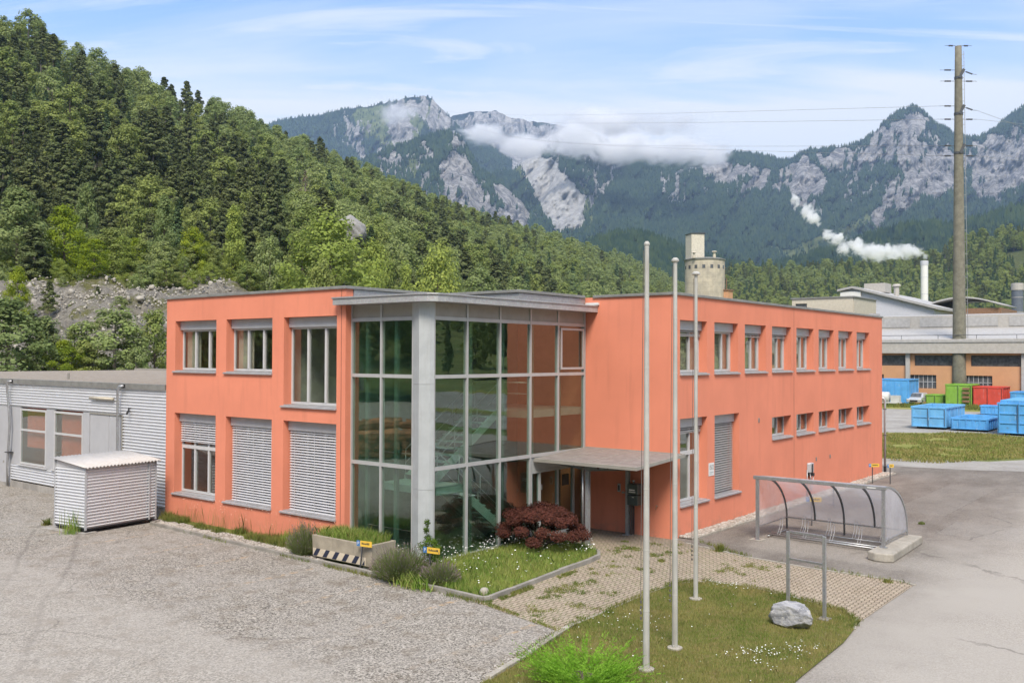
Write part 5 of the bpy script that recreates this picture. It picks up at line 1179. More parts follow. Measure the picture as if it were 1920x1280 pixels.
def hill_d(px, d):
    c = interp_cols(HILL, px)
    for k in range(len(c) - 1):
        if c[k][0] <= d <= c[k + 1][0]: return hill_pt(px, k + (d - c[k][0]) / (c[k + 1][0] - c[k][0]))
    return hill_pt(px, 0 if d < c[0][0] else len(c) - 1.001)
def bumpz(x, y, d, px):
    b = (float(fbm(x / 14, y / 14, 4, 2)) - .5) * 5
    if d < 135 and px < 520: b = (float(fbm(x / 7, y / 7, 5, 4, True)) - .5) * 7.0 * min(1, max(0, (d - 72) / 14.)) * min(1, max(0.15, (138 - d) / 18.))
    return b * min(1, max(0, (d - 70) / 30))
cols_px = np.arange(-700, 1501, 11); ss = np.linspace(0, 6, 90); V = []; msk = []
for px in cols_px:
    for s in ss:
        x, y, z, d = hill_pt(float(px), min(s, 5.999)); V.append((x, y, z + (bumpz(x, y, d, px) if s > .15 else -.5)))
        scr = 1.0 if (px < 470 and .1 < s < 1.15) else 0.0; msk.append(scr)
nc, ns = len(cols_px), len(ss); idx = np.arange(nc * ns).reshape(nc, ns)
F = np.stack([idx[:-1, :-1], idx[1:, :-1], idx[1:, 1:], idx[:-1, 1:]], -1).reshape(-1, 4)
m = NM('hill_ground'); p = m.pos(); at = m.n('ShaderNodeAttribute', attribute_name='scree'); nz = m.n('ShaderNodeNewGeometry'); slope = m.sep(nz.outputs['Normal'])[2]
g = m.mix(m.ramp(m.noise(p, .12, 5), .35, .65), (.035, .045, .018), (.065, .065, .028)); g = m.mix(m.ramp(m.noise(p, .05, 3), .5, .66, 0, .9), g, (.20, .22, .07)); g = m.mix(m.n('ShaderNodeAttribute', attribute_name='terrace').outputs['Fac'], g, m.mix(m.noise(p, .6, 5), (.13, .17, .05), (.30, .29, .11)))
r1 = m.mix(m.ramp(m.noise(p, .35, 7, .7, .6), .35, .65), (.38, .345, .28), (.62, .57, .47)); r1 = m.mix(m.ramp(m.noise(p, 2.4, 6, .75), .48, .66), r1, (.20, .19, .175)); r1 = m.mix(m.ramp(slope, .55, .75, .8, 0), r1, (.21, .21, .215))
st1 = m.voro(p, 1.6, out='Color'); stb = m.n('ShaderNodeRGBToBW'); m.l(st1, stb.inputs[0]); r1 = m.mix(.55, r1, m.mix(stb.outputs[0], (.12, .115, .11), (.50, .465, .41))); gr = m.ramp(m.noise(p, .22, 6, .7), .50, .60); r1 = m.mix(m.math('MULTIPLY', gr, m.ramp(slope, .6, .8, .2, .95)), r1, m.mix(m.noise(p, 2.5, 4), (.13, .16, .045), (.30, .27, .12)))
f = m.ramp(m.math('ADD', at.outputs['Fac'], m.math('MULTIPLY', m.math('SUBTRACT', m.noise(p, .25, 5), .5), .8)), .35, .6)
M['hill'] = m.fin(m.bsdf(m.mix(f, g, r1), .95, bump=m.bump(m.noise(p, 1.2, 9, .8), 1.0, 1.1), spec=.1))
me = fastmesh('hillside', V, F); me.materials.append(M['hill']); me.shade_smooth()
a_ = me.attributes.new('terrace', 'FLOAT', 'POINT'); a_.data.foreach_set('value', np.tile((ss < 2.4).astype(np.float32), len(cols_px)))
a_ = me.attributes.new('scree', 'FLOAT', 'POINT'); a_.data.foreach_set('value', np.array(msk, np.float32))
o = link(bpy.data.objects.new('hillside', me)); o['kind'] = 'structure'; o['label'] = 'wooded hillside with a rocky scree foot'

# mountains ---------------------------------------------------------
def inpoly(px, py, poly):
    c = np.zeros(px.shape, bool); n = len(poly)
    for i in range(n):
        x0, y0 = poly[i]; x1, y1 = poly[(i + 1) % n]
        k = ((y0 > py) != (y1 > py)) & (px < (x1 - x0) * (py - y0) / ((y1 - y0) if y1 != y0 else 1e-6) + x0); c ^= k
    return c
def mountain(name, sky_, foot, dcrest, dfoot, dback, rocks, bright, meadow, x0, x1, step, rows, amp, jag, seed, conc=1.0):
    """ridge of real terrain: crest line at dcrest, foot at dfoot"""
    pxs = np.arange(x0, x1 + step, step, dtype=float); ts = np.linspace(0, 1, rows)
    cy_ = np.interp(pxs, [s[0] for s in sky_], [s[1] for s in sky_]) + (fbm(pxs / 9.0, pxs * 0 + seed, 4, seed) - .5) * jag
    fy = np.interp(pxs, [s[0] for s in foot], [s[1] for s in foot])
    PXg, T = np.meshgrid(pxs, ts, indexing='ij'); C = cy_[:, None]; Fy = fy[:, None]
    py = Fy + (C - Fy) * T; d0 = dfoot + (dcrest - dfoot) * T ** conc
    ed = np.minimum(1, (1 - T) * 6) * np.minimum(1, T * 5)
    rg = (fbm(PXg / 55 + py / 90, py / 120 + seed, 5, seed, True) - .5); rg2 = fbm(PXg / 14, py / 30, 4, seed + 3, True) - .5; rg3 = fbm(PXg / 5, py / 9, 3, seed + 7) - .5
    d = d0 + ed * (rg * amp + rg2 * amp * .22) + np.minimum(1, T * 5) * rg3 * amp * .07
    P = CAM[None, None, :] + d[..., None] * (FWD + RGT * ((PXg - 960) / FPX)[..., None] - UPV * ((py - 640) / FPX)[..., None])
    back = CAM[None, None, :] + dback * (FWD + RGT * ((PXg[:, -1:] - 960) / FPX)[..., None] - UPV * ((C + 60 - 640) / FPX)[..., None])
    P = np.concatenate([P, back], 1); nc, ns = P.shape[:2]; idx = np.arange(nc * ns).reshape(nc, ns)
    F = np.stack([idx[:-1, :-1], idx[1:, :-1], idx[1:, 1:], idx[:-1, 1:]], -1).reshape(-1, 4)
    wx = PXg + (fbm(PXg / 16, py / 16, 4, seed + 11) - .5) * 44; wy_ = py + (fbm(PXg / 16 + 50, py / 16, 4, seed + 21) - .5) * 44
    rk = np.zeros_like(PXg); br_ = np.zeros_like(PXg); md = np.zeros_like(PXg)
    for poly in rocks: rk = np.maximum(rk, inpoly(wx, wy_, poly))
    for poly in bright: br_ = np.maximum(br_, inpoly(wx * .5 + PXg * .5, wy_ * .5 + py * .5, poly))
    for poly in meadow: md = np.maximum(md, inpoly(wx, wy_, poly))
    if rocks: rk = np.where((fbm(PXg / 9, py / 22, 4, seed + 41, True) > .74) & (T > .55) & (T < .93) & (fbm(PXg / 60, py / 60, 2, seed + 43) > .60), 1, rk)
    strk = fbm(PXg / 7 + py / 40, py / 26, 4, seed + 31)          # steep wooded ribs break up the cliffs
    rk = np.where((strk > .72) & (br_ < .5), 0, rk)
    pad = lambda a: np.concatenate([a, a[:, -1:]], 1).astype(np.float32).ravel()
    me = fastmesh(name, P.reshape(-1, 3), F); me.materials.append(M['mountain'])
    for nm, arr in (('rock', rk), ('bright', br_), ('meadow', md)): a_ = me.attributes.new(nm, 'FLOAT', 'POINT'); a_.data.foreach_set('value', pad(arr))
    me.shade_smooth(); o = link(bpy.data.objects.new(name, me)); o['kind'] = 'structure'; o['label'] = name.replace('_', ' ')
    return P[:, :-1], rk, br_, md, d, py
m = NM('mountain'); p = m.pos()
A = {k: m.n('ShaderNodeAttribute', attribute_name=k).outputs['Fac'] for k in ('rock', 'bright', 'meadow')}
fo = m.mix(m.ramp(m.noise(p, .012, 6, .65), .35, .65), (.010, .022, .019), (.020, .038, .026)); fo = m.mix(m.ramp(m.noise(p, .004, 4), .55, .7, 0, .7), fo, (.040, .062, .026))
ro_ = m.mix(m.ramp(m.noise(m.mapv(p, (1, 1, .35)), .022, 8, .72, .8), .36, .62), (.17, .17, .18), (.58, .56, .535)); ro_ = m.mix(m.ramp(m.noise(p, .06, 6, .7), .5, .64, 0, .75), ro_, (.17, .17, .185))
ro_ = m.mix(m.ramp(m.noise(m.mapv(p, (1, 1, .12)), .05, 7, .7, .4), .52, .66, 0, .6), ro_, (.14, .14, .155)); ro_ = m.mix(m.ramp(m.noise(p, .03, 6, .75), .62, .70, 0, .8), ro_, (.03, .045, .028))
bt = m.mix(m.ramp(m.noise(m.mapv(p, (1, 1, .4)), .018, 8, .7, 1.0), .35, .65), (.42, .42, .42), (.68, .67, .63))
bt = m.mix(m.ramp(m.noise(p, .04, 7, .75), .58, .66, 0, .6), bt, (.26, .26, .25))
gr = m.mix(m.ramp(m.noise(p, .01, 6, .7), .35, .65), (.10, .14, .055), (.22, .25, .10))
c = m.mix(A['meadow'], fo, gr); c = m.mix(m.ramp(A['rock'], .2, .7), c, ro_); c = m.mix(m.ramp(A['bright'], .2, .7), c, bt)
M['mountain'] = m.fin(m.bsdf(c, .95, bump=m.bump(m.noise(p, .03, 9, .74), 1.0, 38), spec=.05))
cones_V = []; 
def cones(P, ok, n, h0, h1, seed, rad=.20):
    """conifers standing on a mountain grid"""
    r = np.random.RandomState(seed); nc, ns = P.shape[:2]
    i = r.rand(n) * (nc - 1.01); j = r.rand(n) ** .85 * (ns - 1.01); i0 = i.astype(int); j0 = j.astype(int); fi = (i - i0)[:, None]; fj = (j - j0)[:, None]
    keep = ok[i0, j0]; i0, j0, fi, fj = i0[keep], j0[keep], fi[keep], fj[keep]
    Q = (P[i0, j0] * (1 - fi) + P[i0 + 1, j0] * fi) * (1 - fj) + (P[i0, j0 + 1] * (1 - fi) + P[i0 + 1, j0 + 1] * fi) * fj
    k = len(Q); h = r.uniform(h0, h1, k); rr_ = h * r.uniform(rad * .8, rad * 1.3, k); a0 = r.rand(k) * 6.28; K = 5
    ang = a0[:, None] + np.arange(K)[None] * 2 * math.pi / K; jit = r.uniform(.7, 1.25, (k, K))
    base = np.stack([Q[:, 0:1] + np.cos(ang) * rr_[:, None] * jit, Q[:, 1:2] + np.sin(ang) * rr_[:, None] * jit, Q[:, 2:3] + h[:, None] * r.uniform(-.02, .22, (k, K))], -1)
    tip = Q + np.stack([r.uniform(-.05, .05, k) * h, r.uniform(-.05, .05, k) * h, h], -1)
    V = np.concatenate([base, tip[:, None]], 1).reshape(-1, 3); b = (np.arange(k) * (K + 1))[:, None]
    F = np.stack([np.concatenate([b + q for q in range(K)], 1), np.concatenate([b + (q + 1) % K for q in range(K)], 1), np.repeat(b + K, K, 1)], -1).reshape(-1, 3)
    return V, F
def woods(name, parts, mt, lab):
    V = []; F = []; o_ = 0
    for v, f in parts: V.append(v); F.append(f + o_); o_ += len(v)
    me = fastmesh(name, np.concatenate(V), np.concatenate(F)); me.materials.append(mt); o = link(bpy.data.objects.new(name, me)); o['kind'] = 'stuff'; o['label'] = lab; o['category'] = 'forest'; return o
m = NM('far_conifer'); p = m.pos(); c = m.mix(m.ramp(m.noise(p, .012, 5, .65), .35, .65), (.011, .026, .020), (.024, .046, .027)); wn2 = m.n('ShaderNodeTexWhiteNoise', noise_dimensions='3D'); qv = m.n('ShaderNodeVectorMath', operation='SNAP'); m.l(p, qv.inputs[0]); qv.inputs[1].default_value = (9, 9, 500); m.l(qv.outputs[0], wn2.inputs['Vector'])
c = m.mix(m.ramp(wn2.outputs['Value'], .3, 1, 0, .8, False), c, (.050, .075, .030)); M['far_conifer'] = m.fin(m.bsdf(c, .95, spec=.05))

sk = [(380, 300), (430, 262), (520, 227), (560, 221), (600, 216), (640, 206), (690, 199), (720, 193), (760, 185), (795, 180), (812, 187), (830, 205), (850, 226), (868, 245), (900, 262), (960, 300)]
m1 = mountain('left_peak', sk, [(380, 560), (960, 540)], 4600, 2900, 6000,
     [[(760, 186), (800, 181), (830, 210), (862, 245), (840, 252), (800, 230), (770, 215)], [(640, 215), (655, 215), (690, 290), (705, 318), (690, 318), (665, 290)], [(720, 195), (760, 190), (775, 240), (770, 285), (745, 270), (730, 235)], [(790, 215), (820, 235), (835, 255), (800, 250)]], [],
     [[(660, 205), (760, 190), (790, 230), (780, 300), (740, 310), (700, 270), (670, 240)], [(780, 190), (830, 220), (830, 250), (790, 240)]], 380, 960, 2.0, 160, 360, 5, 3)
m3 = mountain('high_plateau', [(800, 255), (835, 225), (850, 217), (880, 211), (930, 208), (960, 221), (1000, 228), (1050, 235), (1080, 243), (1120, 262), (1200, 285), (1300, 300)], [(800, 450), (1300, 450)], 5600, 4600, 6800,
     [[(830, 220), (935, 205), (1000, 228), (1060, 240), (1120, 300), (1100, 330), (830, 320)]], [], [], 800, 1300, 2.5, 90, 300, 5, 9)
m4s = [(880, 420), (900, 345), (930, 320), (960, 322), (985, 300), (1010, 290), (1040, 272), (1058, 262), (1068, 246), (1078, 238), (1086, 224), (1094, 238), (1104, 246), (1130, 262), (1160, 280), (1200, 290), (1280, 298), (1360, 291), (1380, 284), (1410, 288), (1440, 293), (1470, 299), (1484, 299), (1500, 288), (1520, 282), (1560, 276), (1600, 271), (1618, 262), (1630, 254), (1648, 240), (1660, 226), (1675, 216), (1690, 207), (1712, 200), (1735, 211), (1750, 227), (1780, 246), (1800, 256), (1830, 258), (1850, 250), (1866, 240), (1880, 226), (1905, 208), (1925, 198), (1980, 170), (2100, 190), (2300, 240)]
m4 = mountain('rocky_massif', m4s, [(880, 560), (1300, 560), (2300, 560)], 3600, 1900, 5000,
     [[(1612, 286), (1646, 250), (1681, 225), (1703, 207), (1732, 210), (1745, 239), (1727, 268), (1753, 284), (1786, 284), (1797, 311), (1790, 350), (1767, 355), (1739, 373), (1717, 388), (1696, 402), (1660, 412), (1635, 430), (1620, 420), (1646, 386), (1664, 361), (1674, 332), (1684, 314), (1674, 300), (1646, 308), (1618, 300)],
      [(1811, 295), (1840, 264), (1881, 250), (1930, 244), (2100, 230), (2100, 348), (1920, 345), (1893, 348), (1870, 376), (1839, 380), (1824, 350), (1811, 322)],
      [(1530, 306), (1575, 280), (1624, 278), (1626, 306), (1598, 326), (1567, 329), (1540, 316)],
      [(1452, 342), (1484, 308), (1512, 300), (1550, 336), (1560, 352), (1528, 364), (1506, 392), (1490, 396), (1486, 364), (1466, 354)],
      [(1345, 300), (1380, 294), (1396, 306), (1400, 328), (1371, 350), (1350, 328)], [(1398, 318), (1424, 302), (1446, 332), (1426, 358), (1390, 370), (1396, 340)],
      [(1300, 318), (1349, 310), (1352, 336), (1328, 336)], [(1124, 366), (1140, 325), (1150, 311), (1150, 330), (1136, 378)], [(1736, 250), (1790, 290), (1780, 330), (1750, 290)]],
     [[(962, 290), (1003, 282), (1028, 296), (1055, 328), (1078, 350), (1098, 376), (1093, 411), (1081, 434), (1050, 442), (1028, 415), (1003, 365), (981, 327)]],
     [[(900, 300), (960, 290), (1000, 380), (1040, 450), (1110, 440), (1112, 370), (1090, 350), (1100, 430), (1060, 456), (1010, 400), (960, 320)], [(1440, 470), (1560, 440), (1620, 400), (1630, 420), (1500, 500)]], 880, 2300, 2.0, 210, 400, 7, 17)
m2 = mountain('cliff_spur', [(480, 520), (560, 430), (620, 345), (650, 318), (680, 301), (710, 288), (730, 279), (760, 268), (785, 260), (820, 250), (842, 247), (858, 252), (872, 266), (884, 290), (900, 318), (925, 335), (950, 352), (975, 375), (1000, 410), (1030, 450), (1080, 490)], [(480, 560), (1080, 560)], 3000, 1700, 3300,
     [[(832, 300), (862, 284), (886, 298), (894, 335), (920, 372), (940, 404), (916, 416), (886, 400), (858, 380), (842, 350), (830, 335)], [(935, 342), (965, 352), (990, 385), (1005, 418), (985, 432), (955, 428), (932, 418), (940, 380)], [(698, 298), (748, 290), (758, 302), (728, 312), (708, 312)], [(840, 345), (860, 375), (895, 400), (905, 425), (880, 420), (850, 390), (828, 375)], [(840, 256), (868, 262), (872, 282), (850, 275)], [(785, 268), (806, 264), (800, 300), (790, 300)]],
     [], [[(770, 300), (790, 300), (780, 345), (768, 340)]], 480, 1080, 1.8, 160, 250, 6, 29)
f1 = mountain('wooded_knoll', [(1040, 520), (1080, 470), (1120, 450), (1150, 440), (1180, 436), (1220, 442), (1260, 458), (1300, 476), (1400, 500), (1500, 530)], [(1040, 600), (1500, 600)], 1500, 1050, 1800, [], [], [], 1040, 1500, 3, 60, 60, 4, 41)
f2s = [(1250, 600), (1300, 540), (1350, 515), (1400, 508), (1480, 510), (1560, 506), (1640, 500), (1700, 492), (1740, 482), (1790, 462), (1830, 450), (1880, 444), (1930, 436), (2100, 410), (2300, 400)]
f2 = mountain('right_foothill', f2s, [(1250, 664), (2300, 664)], 900, 480, 1250, [], [], [[(1738, 478), (1760, 476), (1800, 482), (1830, 484), (1832, 496), (1790, 494), (1745, 492)], [(1858, 482), (1930, 470), (2000, 480), (1990, 520), (1880, 520), (1890, 500)]], 1250, 2300, 5, 60, 26, 2, 47)
f3 = mountain('middle_slope', [(1330, 560), (1400, 520), (1460, 498), (1520, 480), (1580, 462), (1640, 440), (1700, 425), (1760, 418), (1800, 425), (1850, 405), (1920, 385), (2100, 340), (2300, 320)], [(1330, 600), (2300, 600)], 1650, 1200, 2100, [], [], [], 1330, 2300, 4, 70, 110, 4, 53)
parts = []
for mm, n, h0, h1, sd_ in ((m1, 26000, 15, 27, 1), (m4, 70000, 14, 26, 2), (m2, 26000, 14, 25, 3), (f3, 14000, 13, 23, 4), (f1, 7000, 12, 20, 5)):
    P, rk, br_, md, d, py = mm; ok = (rk < .5) & (br_ < .5) & ((md < .5) | (np.random.RandomState(3).rand(*md.shape) < .12)); ok &= (fbm(P[..., 0] / 60, P[..., 1] / 60, 3, 5) > .18)
    parts.append(cones(P, ok, int(n * 1.5), h0 * .68, h1 * .70, sd_))
woods('mountain_forest', parts, M['far_conifer'], 'dark conifer forest covering the mountainsides')

# ------------------------------------------------------------------ trees
def leaves(C, Rr, n, size, r, flat=0.0, up=.3):
    """n random leaf-clump quads spread in blobs C (centres) with radii Rr"""
    k = r.randint(0, len(C), n); u = r.normal(size=(n, 3)); u /= np.linalg.norm(u, axis=1)[:, None]; rad = r.rand(n) ** .45
    P = C[k] + u * (Rr[k] * rad[:, None])
    out = P - np.array(C).mean(0); out /= np.linalg.norm(out, axis=1)[:, None] + 1e-6; nrm = u * .7 + out * .6 + r.normal(size=(n, 3)) * .42; nrm[:, 2] += up; nrm /= np.linalg.norm(nrm, axis=1)[:, None]
    t = np.cross(nrm, r.normal(size=(n, 3))); t /= np.linalg.norm(t, axis=1)[:, None]; b = np.cross(nrm, t); s = size * r.uniform(.6, 1.3, n)[:, None]; s2 = s * r.uniform(.45, .9, n)[:, None]
    Q = np.stack([P - t * s, P + b * s2 * .9 , P + t * s, P - b * s2], 1); return Q.reshape(-1, 3)
def crown_decid(seed, n=1700, w=.36, lo=.18, size=.026, blobs=26, top=1.0, peaky=.0):
    r = np.random.RandomState(seed); C = []; R = []
    for i in range(blobs):
        t = (i + .5) / blobs; z = lo + (top - lo) * t; env = w * math.sin(math.pi * min(1, (t * .86 + .12))) ** .7 * (1 - peaky * t)
        a = i * 2.4 + r.rand() * .9; q = env * r.uniform(.35, 1.0); C.append((math.cos(a) * q, math.sin(a) * q, z + r.uniform(-.03, .03) - .03)); s = r.uniform(.075, .135) * (1 - .35 * peaky * t); R.append((s * 1.15, s * 1.15, s * .85))
    return leaves(np.array(C), np.array(R), n, size, r)
def crown_pine(seed, n=1500, w=.24, lo=.30, size=.024):
    r = np.random.RandomState(seed); C = []; R = []
    for i in range(34):
        t = (i + .5) / 34; z = lo + (1 - lo) * t; env = w * (1 - t) ** .55 * (.75 + .25 * math.sin(i * 1.7)); a = i * 2.4 + r.rand(); q = env * r.uniform(.3, 1.0)
        C.append((math.cos(a) * q, math.sin(a) * q, z - .02)); R.append((.085 * (1.15 - .6 * t), .085 * (1.15 - .6 * t), .036))
    return leaves(np.array(C), np.array(R), n, size, r, up=.7)
def crown_spruce(seed, n=1500, w=.20, lo=.06, size=.024):
    r = np.random.RandomState(seed); C = []; R = []
    for i in range(60):
        t = (i + .5) / 60; z = lo + (1 - lo) * t; env = w * (1 - t) ** .85 * r.uniform(.75, 1.15); a = i * 2.4 + r.rand(); C.append((math.cos(a) * env * .62, math.sin(a) * env * .62, z)); R.append((env * .5 + .012, env * .5 + .012, .024))
    C.append((0, 0, .97)); R.append((.01, .01, .03)); return leaves(np.array(C), np.array(R), n, size, r, up=.5)
def trunk_mb(seed, h=.8, r0=.016, limbs=7, lo=.25, spread=.22):
    r = random.Random(seed); mb = MB(); mb.tube([(0, 0, -.04), (0.004, 0, h * .4), (-.004, .004, h * .75), (0, 0, h)], [r0 * 1.3, r0, r0 * .6, r0 * .2], 6)
    for i in range(limbs):
        z = lo + (h - lo) * i / limbs; a = i * 2.4 + r.random(); L = spread * (1 - .5 * i / limbs); mb.tube([(0, 0, z), (math.cos(a) * L * .5, math.sin(a) * L * .5, z + .04), (math.cos(a) * L, math.sin(a) * L, z + .10)], [r0 * .4, r0 * .25, r0 * .08], 4)
    return mb
LEAF = {
 'pine': m_leaf('pine_needles', ((0.123, 0.164, 0.064), (0.230, 0.259, 0.099), (0.169, 0.191, 0.087)), .2),
 'spruce': m_leaf('spruce_needles', ((0.095, 0.150, 0.070), (0.178, 0.237, 0.092), (0.118, 0.184, 0.080)), .2),
 'green': m_leaf('green_leaves', ((0.229, 0.313, 0.090), (0.399, 0.455, 0.133), (0.314, 0.348, 0.120)), .35),
 'olive': m_leaf('olive_leaves', ((0.252, 0.345, 0.111), (0.417, 0.478, 0.167), (0.313, 0.354, 0.167)), .35),
 'bright': m_leaf('bright_leaves', ((0.350, 0.442, 0.095), (0.524, 0.582, 0.141), (0.290, 0.361, 0.108)), .4),
 'yellow': m_leaf('yellow_green_leaves', ((0.327, 0.409, 0.035), (0.458, 0.507, 0.061), (0.213, 0.294, 0.042)), .4),
 'grey': m_leaf('grey_green_leaves', ((0.255, 0.325, 0.131), (0.371, 0.421, 0.169), (0.185, 0.252, 0.090)), .35),
 'dead': m_leaf('dead_reddish_twigs', ((.17, .12, .085), (.22, .15, .11), (.13, .10, .075)), .1)}
PROTO = {}
def quads(Q): n = len(Q) // 4; return Q, np.arange(n * 4).reshape(n, 4)
def proto(key, crown, trunk, leaf, bark):
    Q, Fq = quads(crown); me = fastmesh('crown_' + key, Q, Fq); me.materials.append(LEAF[leaf])
    tm = fastmesh('trunk_' + key, trunk.V, trunk.F); tm.materials.append(bark); PROTO[key] = (me, tm)
for i in range(3):
    proto('pine%d' % i, crown_pine(10 + i, 5200, .21 + .04 * i, size=.018), trunk_mb(i, .9, .014, 9, .3, .16), 'pine', M['bark_pale'])
    proto('green%d' % i, crown_decid(20 + i, 5200, .30 + .03 * i, .10, size=.019), trunk_mb(i + 9), 'green', M['bark'])
    proto('olive%d' % i, crown_decid(30 + i, 5200, .33 + .03 * i, .12, size=.019, blobs=30), trunk_mb(i + 19), 'olive', M['bark_pale'])
    proto('bright%d' % i, crown_decid(40 + i, 8000, (.42, .26, .34)[i], .03, .015, 44, peaky=(.2, .6, .3)[i]), trunk_mb(i + 29), 'bright', M['bark'])
for i in range(2):
    proto('spruce%d' % i, crown_spruce(50 + i, 5200, .19 + .05 * i, size=.018), trunk_mb(i + 39, .95, .012, 4, .2, .1), 'spruce', M['bark'])
    proto('yellow%d' % i, crown_decid(60 + i, 8000, .40 + .05 * i, .03, .015, 40, peaky=.3), trunk_mb(i + 49), 'yellow', M['bark'])
    proto('grey%d' % i, crown_decid(70 + i, 8000, .27 + .12 * i, .03, .015, 44, peaky=.5), trunk_mb(i + 59), 'grey', M['bark'])
proto('dead0', crown_spruce(80, 420, .20, .3, .014), trunk_mb(5, .98, .012, 26, .25, .17), 'dead', M['bark_pale'])
def tree(key, x, y, z, h, lab, cat='tree', name=None, group=None, wx=1.0, rot=None):
    me, tm = PROTO[key]; kind = ''.join(c for c in key if not c.isdigit())
    nm = name or {'pine': 'pine_tree', 'spruce': 'spruce_tree', 'dead': 'dead_tree'}.get(kind, 'broadleaf_tree')
    t = thing(nm, lab, cat, (x, y, z), group, rot if rot is not None else rnd.random() * 6.28); t.scale = (h * wx, h * wx, h)
    for n_, me_ in (('crown', me), ('trunk', tm)): o = bpy.data.objects.new(n_, me_); link(o); o.parent = t
    return t
def plant_tree(key, px, ybase, ytop, d, lab, group=None, wpx=None, cat='tree', name=None):
    x, y, z, _ = hill_d(px, d); z = max(0, z + bumpz(x, y, d, px)); zt = W(px, ytop, d)[2]; h = max(1.0, zt - z + .3)
    wx = 1.0
    if wpx: me = PROTO[key][0]; nat = {'pine': .46, 'green': .70, 'olive': .74, 'bright': .78, 'spruce': .44, 'yellow': .86, 'grey': .70, 'dead': .4}[''.join(c for c in key if not c.isdigit())]; wx = wpx * d / FPX / (h * nat)
    return tree(key, x, y, z - .2, h, lab, cat, name, group, min(2.2, max(.4, wx)))
bench = [
 ('grey1', 30, 0, 352, 118, 150, 'tall grey green tree at the left edge of the terrace above the scree'),
 ('yellow0', 118, 0, 385, 121, 120, 'bushy yellow green tree left of the slim pale one on the terrace'),
 ('grey0', 160, 0, 345, 128, 75, 'slim pale grey green tree rising above the yellow green bush'),
 ('pine1', 62, 0, 428, 115, 85, 'light young pine below the yellow green tree on the terrace'),
 ('green0', 208, 0, 430, 125, 95, 'dark green rounded tree right of the slim pale tree'),
 ('grey0', 306, 0, 368, 122, 76, 'cone shaped light tree standing free above the scree with visible stem'),
 ('yellow1', 362, 0, 428, 122, 80, 'low yellowish bush tree right of the cone shaped light tree'),
 ('bright1', 437, 0, 386, 128, 88, 'fresh green pointed tree against the dark pines'),
 ('olive1', 505, 0, 450, 118, 80, 'olive tree between the pointed green tree and the large bright one'),
 ('green1', 462, 0, 500, 116, 60, 'small dark tree above the parapet left of the large bright tree'),
 ('bright0', 618, 0, 402, 118, 205, 'large bright green broadleaf tree above the middle of the roof'),
 ('bright2', 700, 0, 452, 124, 110, 'bright broadleaf tree on the right flank of the largest one'),
 ('green2', 600, 0, 488, 108, 76, 'dark little pine like tree in front of the large bright tree'),
 ('bright0', 820, 0, 466, 145, 150, 'second large bright green tree left of the stair roof corner'),
 ('bright1', 760, 0, 490, 138, 70, 'slim bright tree left of the second large bright one'),
 ('bright1', 940, 0, 514, 135, 48, 'small vivid green cone tree poking above the stair tower roof'),
 ('yellow0', 32, 0, 500, 98, 68, 'bright yellowish young conifer on the left rim of the scree'),
 ('pine2', 92, 0, 526, 100, 34, 'tiny pale young pine on the scree beside the yellowish conifer'),
 ('grey1', 15, 0, 560, 78, 190, 'big grey green bush behind the warehouse roof at the left edge'),
 ('grey0', 85, 0, 596, 80, 120, 'broad grey green bush behind the warehouse roof, second from the left'),
 ('yellow1', 118, 0, 640, 80, 100, 'low yellow green bush behind the warehouse roof'),
 ('green2', 165, 0, 640, 82, 80, 'dark bush between the two light bushes behind the warehouse'),
 ('olive0', 215, 0, 580, 84, 150, 'large olive bush in front of the scree close to the orange block'),
 ('green0', 290, 0, 585, 86, 90, 'dark green young tree touching the orange block edge'),
 ('green1', 140, 0, 610, 84, 60, 'dark shrub in front of the grey rocks at the scree foot'),
 ('olive2', 255, 0, 655, 82, 70, 'low olive shrub squeezed beside the orange block')]
for k, px, _, yt, d, wp, lab in bench:
    low_ = yt > 560
    plant_tree(k, px, 0, yt, d, lab, wpx=wp, cat='bush' if low_ else 'tree', name='bush' if low_ else None)
r = random.Random(5)
for px in np.arange(-10, 400, 13):
    q = px + r.uniform(-6, 6); d = r.uniform(113, 122); x, y, z, _ = hill_d(q, d); z += bumpz(x, y, d, q)
    k_k = r.choice(('yellow0', 'bright2', 'olive1', 'bright0', 'green1')); k_h = r.uniform(1.8, 4.6)
    tree(k_k, x, y, z - .3, k_h, '%s %s bush on the scree rim %s' % ('taller' if k_h > 3.2 else 'low', {'y': 'yellow green', 'b': 'bright green', 'o': 'olive', 'g': 'dark green'}[k_k[0]], 'at the left photo edge' if q < 70 else 'near the tiny pale pine' if q < 150 else 'below the slim pale tree' if q < 230 else 'below the cone shaped light tree' if q < 320 else 'touching the orange roof edge'), 'bush', 'bush', 'bushes on the rim of the scree', 1.35)
for px, d in ((225, 100), (182, 108), (240, 93), (252, 108), (345, 117), (280, 116), (135, 104), (60, 95), (395, 118), (118, 112)):
    k = r.choice(('green0', 'olive1', 'pine0')); x, y, z, _ = hill_d(px, d); z += bumpz(x, y, d, px)
    tree(k, x, y, z - .1, r.uniform(1.2, 2.6), 'small lone shrub dotted on the grey scree slope', 'shrub', 'shrub', 'small shrubs dotted on the scree', 1.2)
for px in np.arange(180, 560, 17):       # terrace thicket
    for d in (126, 137):
        q = px + r.uniform(-8, 8); dd2 = d + r.uniform(-4, 4); x, y, z, _ = hill_d(q, dd2); z += bumpz(x, y, dd2, q)
        tree(r.choice(('green0', 'olive1', 'bright2', 'yellow1', 'green2')), x, y, z - .2, r.uniform(2.8, 5.5), '%s thicket shrub on the terrace, %s' % ('front' if d < 130 else 'back', ('above the grey scree' if q < 300 else 'below the cone shaped light tree' if q < 370 else 'above the left end of the orange roof' if q < 450 else 'left of the large bright tree')), 'shrub', 'shrub', 'thicket shrubs on the terrace', 1.3)
